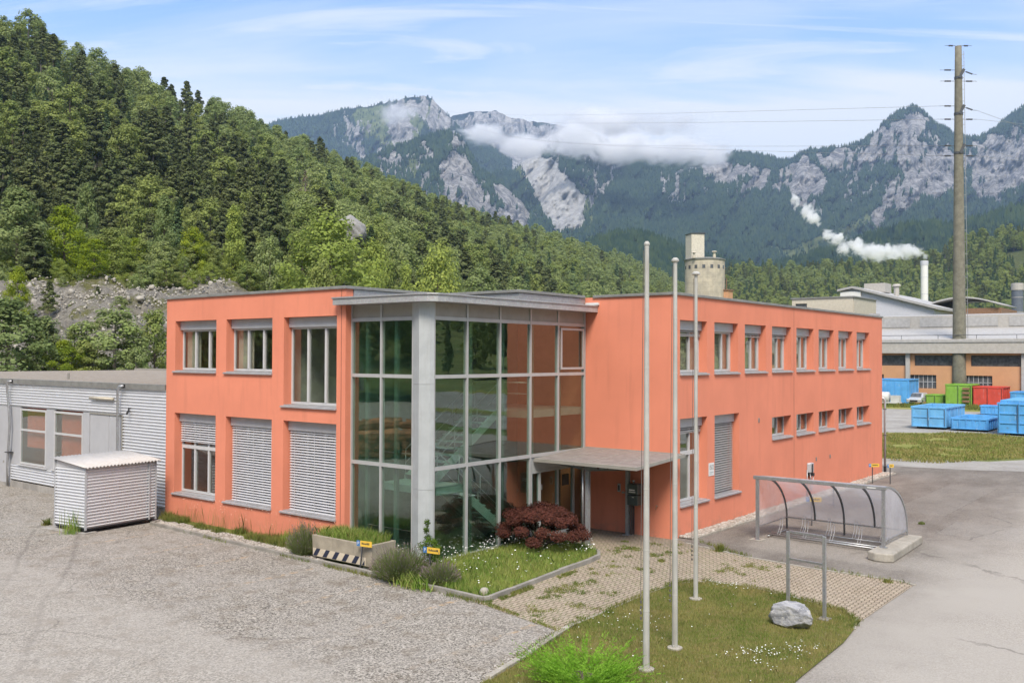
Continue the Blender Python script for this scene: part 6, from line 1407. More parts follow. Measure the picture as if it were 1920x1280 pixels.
for px in np.arange(0, 180, 20):
    d = 130 + r.uniform(-5, 8); x, y, z, _ = hill_d(px, d); tree(r.choice(('green0', 'olive1', 'green2')), x, y, z - .2, r.uniform(4, 7), 'low green thicket shrub on the terrace above the scree', 'shrub', 'shrub', 'thicket shrubs on the terrace', 1.3)
plant_tree('dead0', 570, 0, 318, 240, 'reddish bare dead conifer standing out on the wooded hill', wpx=42)
plant_tree('dead0', 50, 0, 105, 300, 'thin pale dead trunk near the top left of the wooded hill', wpx=20)
q = hill_d(650, 200); zt = W(650, 412, 200)[2]
tag(obj('rock_outcrop', rock(*W(652, 436, 178), 3.6, 3.5, 3.4, 9, 4, 10), M['rock_dim']), 'pale rounded rock outcrop sticking out among the hillside trees', 'rock')

# hillside wood: sample positions, nearest become single trees, the rest one mass
r = random.Random(11); cand = []
px = -330.0; d = 158.0
while d < 1000:
    px = -360.0
    step = max(4.4, 4.1 + d / 190.0) / d * FPX
    while px < 1400:
        q = px + r.uniform(-.4, .4) * step; dd2 = d + r.uniform(-2.5, 2.5)
        c_ = interp_cols(HILL, q); dmin = c_[2][0] + (12 if q < 560 else -14); dmax = c_[5][0] * 1.04
        if dmin < dd2 < dmax and not (q > 1260 and d < 500) and float(fbm(q * d / 9000., d / 22., 3, 77)) < .66: cand.append((q, dd2))
        px += step
    d += 4.8 + d / 120.0
def species(q, d):
    x, y = W(q, 600, d)[:2]; n = float(fbm(x / 45, y / 45, 3, 8)); c_ = interp_cols(HILL, q); t = (d - c_[3][0]) / (c_[5][0] - c_[3][0]); right = min(1, max(0, (q - 350) / 500))
    v = n + r.uniform(-.20, .20) + right * .16 + max(0, t - .35) * .12 - (.12 if q < 500 and t < .4 else 0)
    if v < .46: return 'pine'
    if v < .53: return 'spruce' if r.random() < .5 else 'green'
    if v < .66: return 'green' if r.random() < .8 else 'pine'
    if v < .82: return 'olive'
    return 'olive' if r.random() < .7 else 'grey'
nv = {'pine': 3, 'green': 3, 'olive': 3, 'bright': 3, 'spruce': 2, 'yellow': 2, 'grey': 2}
cand.sort(key=lambda c: c[1]); single = []; mass = []; zone = {}
for q, d in cand:
    (single if len(single) < 235 and -20 < q < 1300 else mass).append((q, d))
mkl = {'pine': 'dark pine', 'spruce': 'dark spruce', 'green': 'green broadleaf tree', 'olive': 'olive broadleaf tree', 'grey': 'pale grey green tree'}
for q, d in single:
    s_ = species(q, d); x, y, z, _ = hill_d(q, d); z += bumpz(x, y, d, q); h = (6.5 + 8.5 * r.random() ** 1.3) * (1.15 if s_ == 'pine' else 1)
    reg = [n_ for lim, n_ in ((70, 'at the left photo edge'), (140, 'above the yellow green bush'), (200, 'above the slim pale tree'), (270, 'above the dark rounded terrace tree'), (340, 'above the cone shaped light tree'), (400, 'above the yellowish bush tree'), (470, 'above the fresh green pointed tree'), (540, 'left of the reddish dead tree'), (620, 'above the large bright tree'), (720, 'by the pale rock outcrop'), (860, 'above the second bright tree'), (1000, 'above the vivid green cone tree'), (1400, 'left of the silo tower')) if q < lim][0]
    dl = interp_cols(HILL, q); t_ = (d - dl[3][0]) / (dl[5][0] - dl[3][0]); row = 'at the foot of the wood' if t_ < -.02 else 'low in the wood' if t_ < .12 else 'in the middle of the wood' if t_ < .3 else 'high in the wood'
    siz = 'tall' if h > 12 else 'medium' if h > 9 else 'small'
    tree('%s%d' % (s_, r.randrange(nv[s_])), x, y, z - .3, h, ' '.join(('%s %s %s %s' % (siz, mkl[s_], row, reg)).split()[:16]), group='%ss on the wooded hill' % mkl[s_], wx=r.uniform(.85, 1.25))
# merged prototypes for the scattered mass
pc = bpy.data.collections.new('tree_kinds'); KEYS = []
def merged(key, nm, keep=1.0, fat=1.0):
    me, tm = PROTO[key]; A_ = np.empty(len(me.vertices) * 3, np.float32); me.vertices.foreach_get('co', A_); A_ = A_.reshape(-1, 4, 3)
    if keep < 1: k = int(len(A_) * keep); A_ = A_[:k]; c_ = A_.mean(1, keepdims=True); A_ = c_ + (A_ - c_) * fat
    n = len(A_); B = np.array([v.co for v in tm.vertices], np.float32)
    V = np.concatenate([A_.reshape(-1, 3), B]); F = [tuple(range(4 * i, 4 * i + 4)) for i in range(n)] + [tuple(v + 4 * n for v in p_.vertices) for p_ in tm.polygons]
    m_ = bpy.data.meshes.new(nm); m_.from_pydata(V.tolist(), [], F); m_.materials.append(me.materials[0]); m_.materials.append(tm.materials[0])
    m_.polygons.foreach_set('material_index', np.array([0] * n + [1] * (len(F) - n), np.int32)); o_ = bpy.data.objects.new(nm, m_); pc.objects.link(o_); return o_
order = ['green0', 'green1', 'green2', 'grey0', 'olive0', 'olive1', 'olive2', 'pine0', 'pine1', 'pine2', 'spruce0', 'spruce1']
for i, k in enumerate(order): merged(k, 'kind_%02d' % i, .55, 1.3)
def scatter(name, pts, idx, sc, rot, lab, coll, cat='forest'):
    me = fastmesh(name, np.array(pts), []); n = len(pts)
    for nm, ty, arr in (('kidx', 'INT', np.array(idx, np.int32)), ('ksc', 'FLOAT', np.array(sc, np.float32)), ('krot', 'FLOAT', np.array(rot, np.float32))):
        a_ = me.attributes.new(nm, ty, 'POINT'); a_.data.foreach_set('value', arr)
    o = link(bpy.data.objects.new(name, me)); g = bpy.data.node_groups.new(name, 'GeometryNodeTree')
    g.interface.new_socket('Geometry', in_out='INPUT', socket_type='NodeSocketGeometry'); g.interface.new_socket('Geometry', in_out='OUTPUT', socket_type='NodeSocketGeometry')
    N = g.nodes; L = g.links; gi = N.new('NodeGroupInput'); go = N.new('NodeGroupOutput'); ip = N.new('GeometryNodeInstanceOnPoints'); ci = N.new('GeometryNodeCollectionInfo')
    ci.inputs['Collection'].default_value = coll; ci.inputs['Separate Children'].default_value = True; ci.inputs['Reset Children'].default_value = True
    L.new(gi.outputs[0], ip.inputs['Points']); L.new(ci.outputs[0], ip.inputs['Instance']); ip.inputs['Pick Instance'].default_value = True
    def na(nm, ty): q = N.new('GeometryNodeInputNamedAttribute'); q.data_type = ty; q.inputs[0].default_value = nm; return q.outputs[0]
    L.new(na('kidx', 'INT'), ip.inputs['Instance Index']); cx = N.new('ShaderNodeCombineXYZ'); L.new(na('krot', 'FLOAT'), cx.inputs[2]); er = N.new('FunctionNodeEulerToRotation'); L.new(cx.outputs[0], er.inputs[0]); L.new(er.outputs[0], ip.inputs['Rotation'])
    L.new(na('ksc', 'FLOAT'), ip.inputs['Scale']); L.new(ip.outputs[0], go.inputs[0]); md = o.modifiers.new('scatter', 'NODES'); md.node_group = g
    o['kind'] = 'stuff'; o['label'] = lab; o['category'] = cat; return o
pts, idx, scs, rots = [], [], [], []
for q, d in mass:
    s_ = species(q, d); x, y, z, _ = hill_d(q, d); z += bumpz(x, y, d, q); pts.append((x, y, z - .3)); h = (6.5 + 8.0 * r.random() ** 1.3) * (1.12 if s_ == 'pine' else 1)
    opts = [i for i, k in enumerate(order) if k.startswith(s_)]; idx.append(r.choice(opts)); scs.append(h); rots.append(r.random() * 6.28)
scatter('hillside_forest', pts, idx, scs, rots, 'mixed forest covering the upper and farther parts of the left hill', pc)
# right foothill forest
P, rk, br_, md, d, py = f2; pts, idx, scs, rots = [], [], [], []; R2 = np.random.RandomState(21)
nc, ns = P.shape[:2]
for _ in range(5200):
    i, j = R2.randint(0, nc - 1), R2.randint(3, ns - 1)
    if md[i, j] > .5 and R2.rand() > .05: continue
    t = R2.rand(); v = P[i, j] * (1 - t) + P[i + 1, j + (1 if j < ns - 2 else 0)] * t; pts.append(tuple(v - np.array([0, 0, .4])))
    n_ = float(fbm(v[0] / 60, v[1] / 60, 3, 31)) + R2.uniform(-.2, .2); idx.append(R2.choice([0, 1, 2, 10, 11, 7, 8]) if n_ < .60 else R2.choice([4, 1, 6]) if n_ > .70 else R2.choice([10, 11, 0, 7])); scs.append(R2.uniform(8.5, 14.5)); rots.append(R2.rand() * 6.28)
scatter('valley_forest', pts, idx, scs, rots, 'dark mixed forest on the low slope behind the factory halls', pc)
# woodland, log piles and a hall on the camera's side of the valley (seen in the glass)
pts, idx, scs, rots = [], [], [], []
mb = MB(); V = []; 
for i in range(60):
    for j in range(14):
        an = math.radians(182 + i * 4.3); rr2 = (95 + j * 22) * (1 if i < 38 else 1 + min(1.2, (i - 38) * .2)); x, y = 10 + rr2 * math.cos(an), -20 + rr2 * math.sin(an); V.append((x, y, -1 + max(0, j - .5) * 8.5 + 3 * float(vnoise(x / 20, y / 20))))  # arc carried on out of view so the stair glass mirrors trees, not sky
idm = np.arange(840).reshape(60, 14); F = np.stack([idm[:-1, :-1], idm[1:, :-1], idm[1:, 1:], idm[:-1, 1:]], -1).reshape(-1, 4)
oo = struct('opposite_slope', (np.array(V), F), M['ground'], True)
for k in range(2400):
    i, j = R2.randint(0, 59), R2.randint(0, 13); t, s_ = R2.rand(), R2.rand(); v = (np.array(V[i * 14 + j]) * (1 - t) + np.array(V[(i + 1) * 14 + j]) * t) * (1 - s_) + np.array(V[i * 14 + j + 1]) * s_
    pts.append(tuple(v)); idx.append(R2.choice([0, 1, 2, 4, 7, 8, 10])); scs.append(R2.uniform(10, 16)); rots.append(R2.rand() * 6.28)
scatter('opposite_forest', pts, idx, scs, rots, 'dark forest on the other side of the valley mirrored in the glass', pc)
lw = m_flat('log_bark', (.50, .22, .10), .9, var=.6, scale=2.0)
r = random.Random(3)
for k, (lx, ly) in enumerate(((-24, -27), (-15.5, -35), (-33, -19.5))):
    mb = MB()
    for a_ in range(16):
        for b_ in range(4 - (a_ % 2)):
            x = lx + (a_ % 4 - 1.5) * .7 * .69; y = ly + (a_ % 4 - 1.5) * .7 * .72; o_ = (a_ // 4 - 1.5) * 2.6 + r.uniform(-.3, .3); zz_ = .25 + b_ * .52; mb.tube([(x + (o_ - 1.2) * .72, y - (o_ - 1.2) * .69, zz_), (x + (o_ + 1.2) * .72, y - (o_ + 1.2) * .69, zz_ + r.uniform(-.06, .06))], r.uniform(.2, .3), 7)
    tag(obj('log_pile', mb, lw, loc=(lx, ly, 0)), ('reddish log pile mirrored in the left glass front, %s of three' % ('middle', 'nearest', 'farthest')[k]), 'log pile')

# ------------------------------------------------------------------ grass, flowers, plants
def inp(P, poly): return inpoly(P[:, 0], P[:, 1], poly)
def sample_poly(poly, n, seed, clump=0.0, cs=1.0, excl=None):
    r = np.random.RandomState(seed); a = np.array(poly); lo_, hi_ = a.min(0), a.max(0); out = []; tot = 0
    while tot < n:
        P = r.uniform(lo_, hi_, (n, 2)); k = inp(P, poly)
        if clump: k &= fbm(P[:, 0] * cs, P[:, 1] * cs, 4, seed) > clump
        if excl is not None: k &= ~inp(P, excl)
        P = P[k]; out.append(P); tot += len(P)
        if len(P) == 0: break
    return np.concatenate(out)[:n]
def blades(P, z, h0, h1, w_, seed, lean=.45, hmap=None):
    n = len(P); r = np.random.RandomState(seed); h = r.uniform(h0, h1, n) * (hmap if hmap is not None else 1); a = r.rand(n) * 6.283; b = r.rand(n) * 6.283; L = r.uniform(.1, lean, n) * h
    base = np.concatenate([P, np.full((n, 1), z)], 1) if np.isscalar(z) else np.concatenate([P, z[:, None]], 1)
    dx = np.stack([np.cos(a), np.sin(a), np.zeros(n)], 1) * (w_ * r.uniform(.6, 1.3, n))[:, None]; tip = base + np.stack([np.cos(b) * L, np.sin(b) * L, h], 1)
    mid = base + np.stack([np.cos(b) * L * .35, np.sin(b) * L * .35, h * .55], 1)
    V = np.stack([base - dx, base + dx, mid + dx * .7, tip, mid - dx * .7], 1).reshape(-1, 3); i = (np.arange(n) * 5)[:, None]
    return V, np.concatenate([i, i + 1, i + 2, i + 3, i + 4], 1)
def join(parts):
    V = []; F = []; o_ = 0
    for v, f in parts: V.append(v); F.append(f + o_); o_ += len(v)
    return np.concatenate(V), np.concatenate(F)
def stuff(name, VF, mt, lab, cat='grass'):
    return tag(obj(name, VF, mt), lab, cat, kind='stuff')
P = sample_poly(island, 52000, 1); hm = .55 + .9 * fbm(P[:, 0] * 1.2, P[:, 1] * 1.2, 4, 3)
stuff('lawn_grass', blades(P, .03, .03, .085, .0045, 2, .8, hm), M['blades_lawn'], 'patchy dry green lawn grass on the rounded island')
bedfront = [(-1.3, -9.40), (.08, -9.45), (.14, -9.35), (.06, -8.52), (-.18, -6.06), (-.28, -4.45), (-.38, -3.85), (-.66, -3.48), (-1.2, -3.12), (-2.0, -2.92), (-3.25, -3.0), (-3.25, -7.7), (-3.7, -7.95), (-3.9, -9.3)]
P = sample_poly(bedfront, 34000, 5); hm = .4 + 1.2 * fbm(P[:, 0] * .9, P[:, 1] * .9, 4, 9)
stuff('bed_grass', blades(P, .035, .08, .26, .006, 6, .6, hm), M['blades_bed'], 'tall bright meadow grass filling the flower bed beside the entrance')
strip = [(-15.5, -8.55), (-6.6, -8.85), (-6.6, -7.95), (-15.5, -7.95)]
P = sample_poly(strip, 9000, 7, .52, 1.1); stuff('weed_strip', blades(P, .035, .05, .26, .007, 8, .6), M['blades_weed'], 'weeds growing along the foot of the orange left facade')
pts_ = []
Pg = sample_poly([(-2.9, -3.4), (-.4, -3.6), (.05, -9.6), (2.8, -10.3), (2.8, -5), (3.3, -4.3), (7.2, -5.0), (7.6, -1.6), (2.9, -1.1), (.5, -.5), (-1.5, -1.5)], 1500, 15, .64, 1.9, island)
k = (Pg[:, 0] + 2.2 * fbm(Pg[:, 0], Pg[:, 1], 2, 4)) < 5.2; Pg = Pg[k]
for px_, py_ in Pg[:430]:
    rs = np.random.RandomState(int(abs(px_ * 1000)) % 9999); pts_.append(np.array([px_, py_]) + rs.normal(size=(14, 2)) * .045)
Pk = sample_poly([(.10, -9.6), (.45, -9.6), (.38, -8), (.05, -4.3), (-.12, -4.3), (.02, -6.2)], 1800, 16, .50, 2.0); pts_.append(Pk)
Pk = sample_poly([(2.75, -10.25), (2.9, -10.4), (.3, -9.75), (.3, -9.55)], 700, 17, .42, 3.0); pts_.append(Pk)
stuff('joint_weeds', blades(np.concatenate(pts_), .012, .02, .075, .006, 18, 1.0), M['blades_weed'], 'tufts of grass and moss in the paving joints')
def edge_pts(poly, n, seed, sd_=.06):
    r = np.random.RandomState(seed); A_ = np.array(poly); k = r.randint(0, len(A_) - 1, n); t = r.rand(n)[:, None]; P = A_[k] * (1 - t) + A_[k + 1] * t + r.normal(size=(n, 2)) * sd_
    return P[fbm(P[:, 0] * 1.5, P[:, 1] * 1.5, 3, seed) > .45]
stuff('edge_grass', blades(np.concatenate([edge_pts(island[:4], 2600, 1), edge_pts(island[3:15], 3200, 2), edge_pts([(-15, -9.1), (-6, -9.42), (-3, -9.5), (.2, -9.7)], 2200, 3), edge_pts([(.55, .3), (2.9, -.95), (7.5, -1.4)], 700, 4, .05)]), .01, .04, .14, .006, 19, .8), M['blades_weed'], 'grass creeping over the kerbs and edging stones')
def flowers(P, z, h0, h1, s, seed, mt_, nm, lab, clus=1):
    r = np.random.RandomState(seed); Vp = []; Fp = []; n = 0
    P = np.repeat(P, clus, 0) + r.normal(size=(len(P) * clus, 2)) * (.05 if clus > 1 else 0)
    for x, y in P:
        h = z + r.uniform(h0, h1); a = r.rand() * 6.28; t = np.array([math.cos(a), math.sin(a), r.uniform(-.4, .4)]) * s; b = np.array([-math.sin(a), math.cos(a), r.uniform(-.5, .5)]) * s; c = np.array([x, y, h])
        Vp += [c - t - b * .2, c - b, c + t - b * .2, c + t * .5 + b, c - t * .5 + b]; Fp.append([n, n + 1, n + 2, n + 3, n + 4]); n += 5
    return stuff(nm, (np.array(Vp), np.array(Fp)), mt_, lab, 'flowers')
flowers(np.concatenate([sample_poly(bedfront, 130, 21), sample_poly([(-3.2, -7.6), (-2.7, -7.6), (-2.6, -4), (-3.2, -4)], 150, 22), sample_poly([(-3.2, -4.3), (-.4, -4.3), (-.8, -3.1), (-3.2, -3.0)], 190, 23)]), .05, .15, .48, .020, 24, M['petal'], 'white_flowers', 'white daisies scattered through the flower bed')
flowers(sample_poly([(-3.9, -8.3), (-3.3, -7.9), (-5.0, -7.85), (-5.0, -8.3)], 26, 25), .05, .25, .55, .026, 26, M['petal'], 'white_lilies', 'white blooms before the left glass front near the corner column', 2)
flowers(np.concatenate([sample_poly([(6.7, -9.4), (7.6, -9.2), (7.7, -7.9), (7.0, -8.0)], 90, 27, .46, 3), sample_poly([(6.2, -10.0), (7.5, -10.2), (7.6, -9), (6.5, -9.0)], 70, 30), sample_poly([(3.0, -9.6), (4.6, -9.6), (4.6, -8.2), (3, -8.2)], 55, 28), sample_poly([(3.2, -5.0), (4.4, -4.9), (4.2, -4.4), (3.4, -4.5)], 40, 29), sample_poly(island, 90, 31)]), .04, .03, .10, .013, 32, M['petal'], 'lawn_daisies', 'small white clover flowers in the lawn island')
Pw = np.concatenate([np.array([[-14.6 + i * .93 + random.Random(i).uniform(-.3, .3), -8.12]]) + np.random.RandomState(i).normal(size=(26, 2)) * np.array([.28, .08]) for i in range(9)])
flowers(Pw, .1, .30, .95, .014, 33, M['seedhead'], 'pink_seedheads', 'delicate pinkish seed heads in front of the orange left wall')
rs = np.random.RandomState(4); stuff('seed_stalks', blades(Pw, .05, .4, .85, .003, 34, .35), M['blades_weed'], 'thin stalks carrying the seed heads along the left wall', 'weeds')
def pebbles(poly, n, s0, s1, z, seed, mt_, lab):
    P = sample_poly(poly, n, seed); V0, F0 = ico(0); r = np.random.RandomState(seed); s = r.uniform(s0, s1, (n, 3)) * np.array([1.2, 1, .7])
    an = r.rand(n) * 6.28; ca, sa = np.cos(an), np.sin(an); V = V0[None] * (1 + (r.rand(n, 12, 1) - .5) * .35) * s[:, None, :]
    x = V[..., 0] * ca[:, None] - V[..., 1] * sa[:, None] + P[:, 0:1]; y = V[..., 0] * sa[:, None] + V[..., 1] * ca[:, None] + P[:, 1:2]; zz = V[..., 2] + z + s[:, 2:3] * .5
    F = (F0[None] + (np.arange(n) * 12)[:, None, None]).reshape(-1, 3); return stuff('pebbles', (np.stack([x, y, zz], -1).reshape(-1, 3), F), mt_, lab, 'pebbles')
mp_ = m_soil('pebble_stone', (.30, .26, .22), (.58, .54, .48), (.12, .095, .075), 7, .01)
pebbles([(0.02, .4), (.44, .4), (.46, 21.8), (0.02, 21.8)], 3600,   .035, .085, .02, 41, mp_, 'pale and brown pebbles along the foot of the long facade')
pebbles([(-15.1, -8.95), (-6.0, -9.25), (-6.4, -8.6), (-15.4, -8.35)], 2600, .018, .04, .045, 42, mp_, 'pale pebbles between kerb and weeds below the left facade')
pebbles([(-4.1, -9.3), (-2.5, -9.35), (-2.6, -8.7), (-4.0, -8.4)], 260, .018, .04, .045, 43, mp_, 'pale pebbles around the leaning parking sign')
pebbles([(2.75, -10.5), (3.0, -10.3), (3.6, -13.4), (3.3, -13.4)], 160, .012, .03, .01, 44, mp_, 'loose stones along the lawn edge')

rs = np.random.RandomState(77); SB = []
for _ in range(3600):
    q = rs.uniform(-60, 440); d = rs.uniform(76, 117); x, y, z, _ = hill_d(q, d); SB.append((x, y, z + bumpz(x, y, d, q), rs.uniform(.05, .17) * (2.6 if rs.rand() < .05 else 1)))
SB = np.array(SB); V0, F0 = ico(1); n = len(SB); V = V0[None] * (1 + (rs.rand(n, len(V0), 1) - .5) * .5) * SB[:, 3][:, None, None] * rs.uniform(.6, 1.4, (n, 1, 3)) + SB[:, None, :3]
stuff('scree_stones', (V.reshape(-1, 3), (F0[None] + (np.arange(n) * len(V0))[:, None, None]).reshape(-1, 3)), m_rock('scree_stone', (.42, .39, .33), (.26, .245, .215), (.50, .46, .39)), 'loose grey stones strewn over the scree slope', 'stones')
LEAF['maple'] = m_leaf('maple_leaves', ((.135, .050, .038), (.21, .080, .058), (.10, .046, .034)), .3, objvar=False, noise=6)
LEAF['shrub'] = m_leaf('shrub_leaves', ((.11, .20, .03), (.19, .29, .05), (.09, .15, .03)), .35, objvar=False, noise=6)
LEAF['jun'] = m_leaf('juniper_sprays', ((.22, .46, .04), (.40, .62, .10), (.16, .34, .03)), .3, objvar=False, noise=5)
LEAF['lav'] = m_leaf('lavender_stems', ((.18, .22, .09), (.27, .29, .14), (.16, .21, .07)), .2, objvar=False, noise=5)
LEAF['lavf'] = m_leaf('lavender_heads', ((.26, .21, .20), (.34, .27, .25), (.22, .18, .17)), .2, objvar=False, noise=5)
def leafobj(C, Rr, n, size, seed, key, parent, name='foliage', up=.3):
    Q, F = quads(leaves(np.array(C), np.array(Rr), n, size, np.random.RandomState(seed), up=up)); return obj(name, (Q, F), LEAF[key], parent)
def twigs(x, y, z, ends, r0, seed):
    mb = MB(); r = random.Random(seed)
    for e in ends:
        a = Vector((x + r.uniform(-.05, .05), y + r.uniform(-.05, .05), z)); b = Vector(e); mdl = a.lerp(b, .5) + Vector((r.uniform(-.1, .1), r.uniform(-.1, .1), .12)); mb.tube([a, mdl, b], [r0, r0 * .6, r0 * .25], 6)
    return mb
mx_, my_ = -2.2, -4.1
mp = thing('japanese_maple', 'low spreading dark red maple beside the entrance doors', 'tree', (mx_, my_, 0))
r = random.Random(8); C = []; R = []; E = []
for i in range(46):
    a = i * 2.4; q = math.sqrt((i + .5) / 46); x, y = mx_ + math.cos(a) * q * 1.45, my_ + math.sin(a) * q * 1.1; z = .55 + .72 * math.sqrt(max(0, 1 - q * q * .93)) + r.uniform(-.1, .06) - (.26 if q > .8 else 0)
    C.append((x, y, z)); R.append((.26, .26, .17)); 
    if i % 3 == 0: E.append((x, y, z - .03))
leafobj(C, R, 30000, .028, 3, 'maple', mp, up=.8); obj('trunk', twigs(mx_, my_, .03, E, .03, 4), M['bark'], mp)
sb = thing('green_shrub', 'upright fresh green shrub against the pale corner column', 'shrub', (-2.75, -8.25, 0))
C = [(-2.75 + r.uniform(-.28, .28), -8.25 + r.uniform(-.2, .2), .2 + .16 * i * .5 + r.uniform(0, .15)) for i in range(8)] + [(-3.02, -8.1, .9), (-3.08, -8.1, 1.12), (-3.1, -8.05, 1.3), (-2.6, -8.3, .85), (-2.45, -8.3, .7)]
leafobj(C, [(.17, .17, .15)] * 8 + [(.09, .09, .12)] * 5, 2600, .024, 5, 'shrub', sb); obj('stem', twigs(-2.8, -8.2, .03, C[::2], .008, 6), M['bark'], sb)
def lavender(x, y, w_, h, seed, lab, n=2200):
    t = thing('lavender_bush', lab, 'lavender', (x, y, 0)); r = np.random.RandomState(seed); V = []; F = []; Vf = []; Ff = []
    for i in range(n):
        a = r.rand() * 6.283; q = math.sqrt(r.rand()); bx, by = x + math.cos(a) * q * w_ * .25, y + math.sin(a) * q * w_ * .22; L = h * r.uniform(.45, 1.0) * (1.25 if r.rand() < .15 else 1) * (.75 + .5 * float(vnoise(a * 2.2, q * 3, seed))); tx, ty = x + math.cos(a) * q * w_ * .62, y + math.sin(a) * q * w_ * .55; tz = .03 + L * math.sqrt(max(.12, 1 - q * q * .75))
        p0 = np.array([bx, by, .03]); p1 = np.array([tx, ty, tz]); s = np.cross(p1 - p0, r.normal(size=3)); s = s / np.linalg.norm(s) * .0045; k = len(V); V += [p0 - s, p0 + s, p1 + s * .6, p1 - s * .6]; F.append([k, k + 1, k + 2, k + 3])
        if r.rand() < .28: d = (p1 - p0) / np.linalg.norm(p1 - p0) * .06; s2 = s * 2.2; k = len(Vf); Vf += [p1 - s2, p1 + s2, p1 + s2 * .5 + d, p1 - s2 * .5 + d]; Ff.append([k, k + 1, k + 2, k + 3])
    obj('stems', (np.array(V), np.array(F)), LEAF['lav'], t); obj('flower_heads', (np.array(Vf), np.array(Ff)), LEAF['lavf'], t)
    C = [(x + math.cos(a) * w_ * .28 * k, y + math.sin(a) * w_ * .25 * k, h * .28) for a in np.arange(0, 6.2, 1.0) for k in (.4, 1)]
    leafobj(C, [(w_ * .2, w_ * .18, h * .28)] * len(C), 1500, .022, seed + 1, 'lav', t, 'foliage')
lavender(-7.05, -8.95, .95, .85, 11, 'grey brown lavender bush at the left end of the striped planter')
lavender(-2.85, -9.3, 1.35, .78, 12, 'wide grey lavender bush in front of the corner column', 3200)
lavender(-1.65, -9.1, .9, .58, 13, 'greener lavender bush right of the wide grey one')
tf = thing('grass_clump', 'coarse yellow green tuft spilling over the kerb before the lavender', 'plant', (-2.1, -9.75, 0)); rs = np.random.RandomState(2)
obj('leaves', blades(np.array([[-2.05, -9.6]]) + rs.normal(size=(300, 2)) * np.array([.28, .14]), .03, .1, .42, .014, 3, 1.1), M['blades_bed'], tf)
jn = thing('juniper_bush', 'bright green spreading juniper around the foot of the nearest flagpole', 'juniper', (5.1, -12.5, 0))
rs = np.random.RandomState(9); Q = []
for i in range(460):
    a = rs.rand() * 6.283; q = rs.rand() ** .6; c0_ = np.array([5.1 + math.cos(a) * q * .55, -12.75 + math.sin(a) * q * .45, .12]); L = rs.uniform(.4, 1.05); dr_ = np.array([math.cos(a), math.sin(a), rs.uniform(.2, 1.0)]); dr_ /= np.linalg.norm(dr_)
    k = 34; t = rs.rand(k) ** .8; pp = c0_ + dr_ * (t * L)[:, None] + np.array([0, 0, -1.0]) * ((t ** 2) * .10 * L)[:, None]; side = np.cross(dr_, [0, 0, 1.0]); side /= np.linalg.norm(side); sg = rs.choice([-1, 1], k)
    d2 = dr_ * .7 + side * sg[:, None] * rs.uniform(.3, .9, (k, 1)) + rs.normal(size=(k, 3)) * .25; d2 /= np.linalg.norm(d2, axis=1)[:, None]; l2 = (.035 + .06 * (1 - t))[:, None]; nn = rs.normal(size=(k, 3)); ss_ = np.cross(d2, nn); ss_ = ss_ / np.linalg.norm(ss_, axis=1)[:, None] * .0055
    Q.append(np.stack([pp - ss_, pp + ss_, pp + d2 * l2 + ss_ * .3, pp + d2 * l2 - ss_ * .3], 1).reshape(-1, 3))
Q = np.concatenate(Q); obj('foliage', quads(Q), LEAF['jun'], jn); obj('stem', twigs(5.1, -12.75, .0, [(5.1 + math.cos(a) * .3, -12.75 + math.sin(a) * .25, .18) for a in np.arange(0, 6.2, .7)], .02, 3), M['bark'], jn)
pg = thing('planter_grass', 'tall green grass growing out of the striped concrete planter', 'plant', (-5.3, -8.7, .66)); P = sample_poly([(px0 + .08, py0 + .08), (px1 - .08, py0 + .08), (px1 - .08, py1 - .08), (px0 + .08, py1 - .08)], 3800, 51)
hm = .6 + .9 * fbm(P[:, 0] * 2.2, P[:, 1] * 2.2, 3, 5); obj('leaves', blades(P, .66, .10, .34, .006, 52, .7, hm), M['blades_bed'], pg)
for (x, y, h, n, lab) in ((-15.55, -11.5, .95, 80, 'tall leafy weed growing at the front corner of the metal shed'), (-17.7, -11.3, .28, 160, 'dry tuft of grass on the gravel left of the metal shed'), (1.95, -.75, .30, 220, 'round grey green weed at the edge of the dark asphalt'), (-15.5, -8.15, .38, 300, 'leafy weed at the foot of the left orange wall corner'), (-8.6, -8.4, .55, 260, 'tall weed in the strip below the right shuttered window'), (7.0, -1.55, .12, 120, 'dark withered tuft at the far tip of the paving'), (5.4, 7.9, .12, 110, 'thin grass tuft growing along the road joint'), (-22.6, -8.4, .3, 120, 'yellowish grass tuft at the warehouse plinth'), (1.3, -3.1, .12, 120, 'dry tuft between the pavers by the path'), (3.0, -8.55, .14, 90, 'grass tuft where lawn and paving meet')):
    t = thing('weed', lab, 'weed', (x, y, 0)); rs = np.random.RandomState(int(abs(x * 10))); obj('leaves', blades(np.array([[x, y]]) + rs.normal(size=(n, 2)) * (.04 + h * .10), .01, h * .3, h, .008, 3, .8 if h < .5 else .3), M['blades_weed' if h < .5 else 'blades_bed'], t)
P = sample_poly([(-12, 26.8), (1, 28), (7, 39), (24, 45), (14, 46), (3, 48.8), (-2, 51.5), (-12, 46)], 30000, 61, .36, .35); stuff('field_grass', blades(P, .02, .06, .22, .03, 62, .9), M['blades_lawn'], 'dry rough grass field between the track and the blue containers')
P = sample_poly([(-40, 86), (20, 86), (20, 94), (-40, 94)], 12000, 63, .40, .3); stuff('verge_grass', blades(P, .01, .1, .5, .06, 64, .9), M['blades_weed'], 'rough weeds in front of the far row of containers')

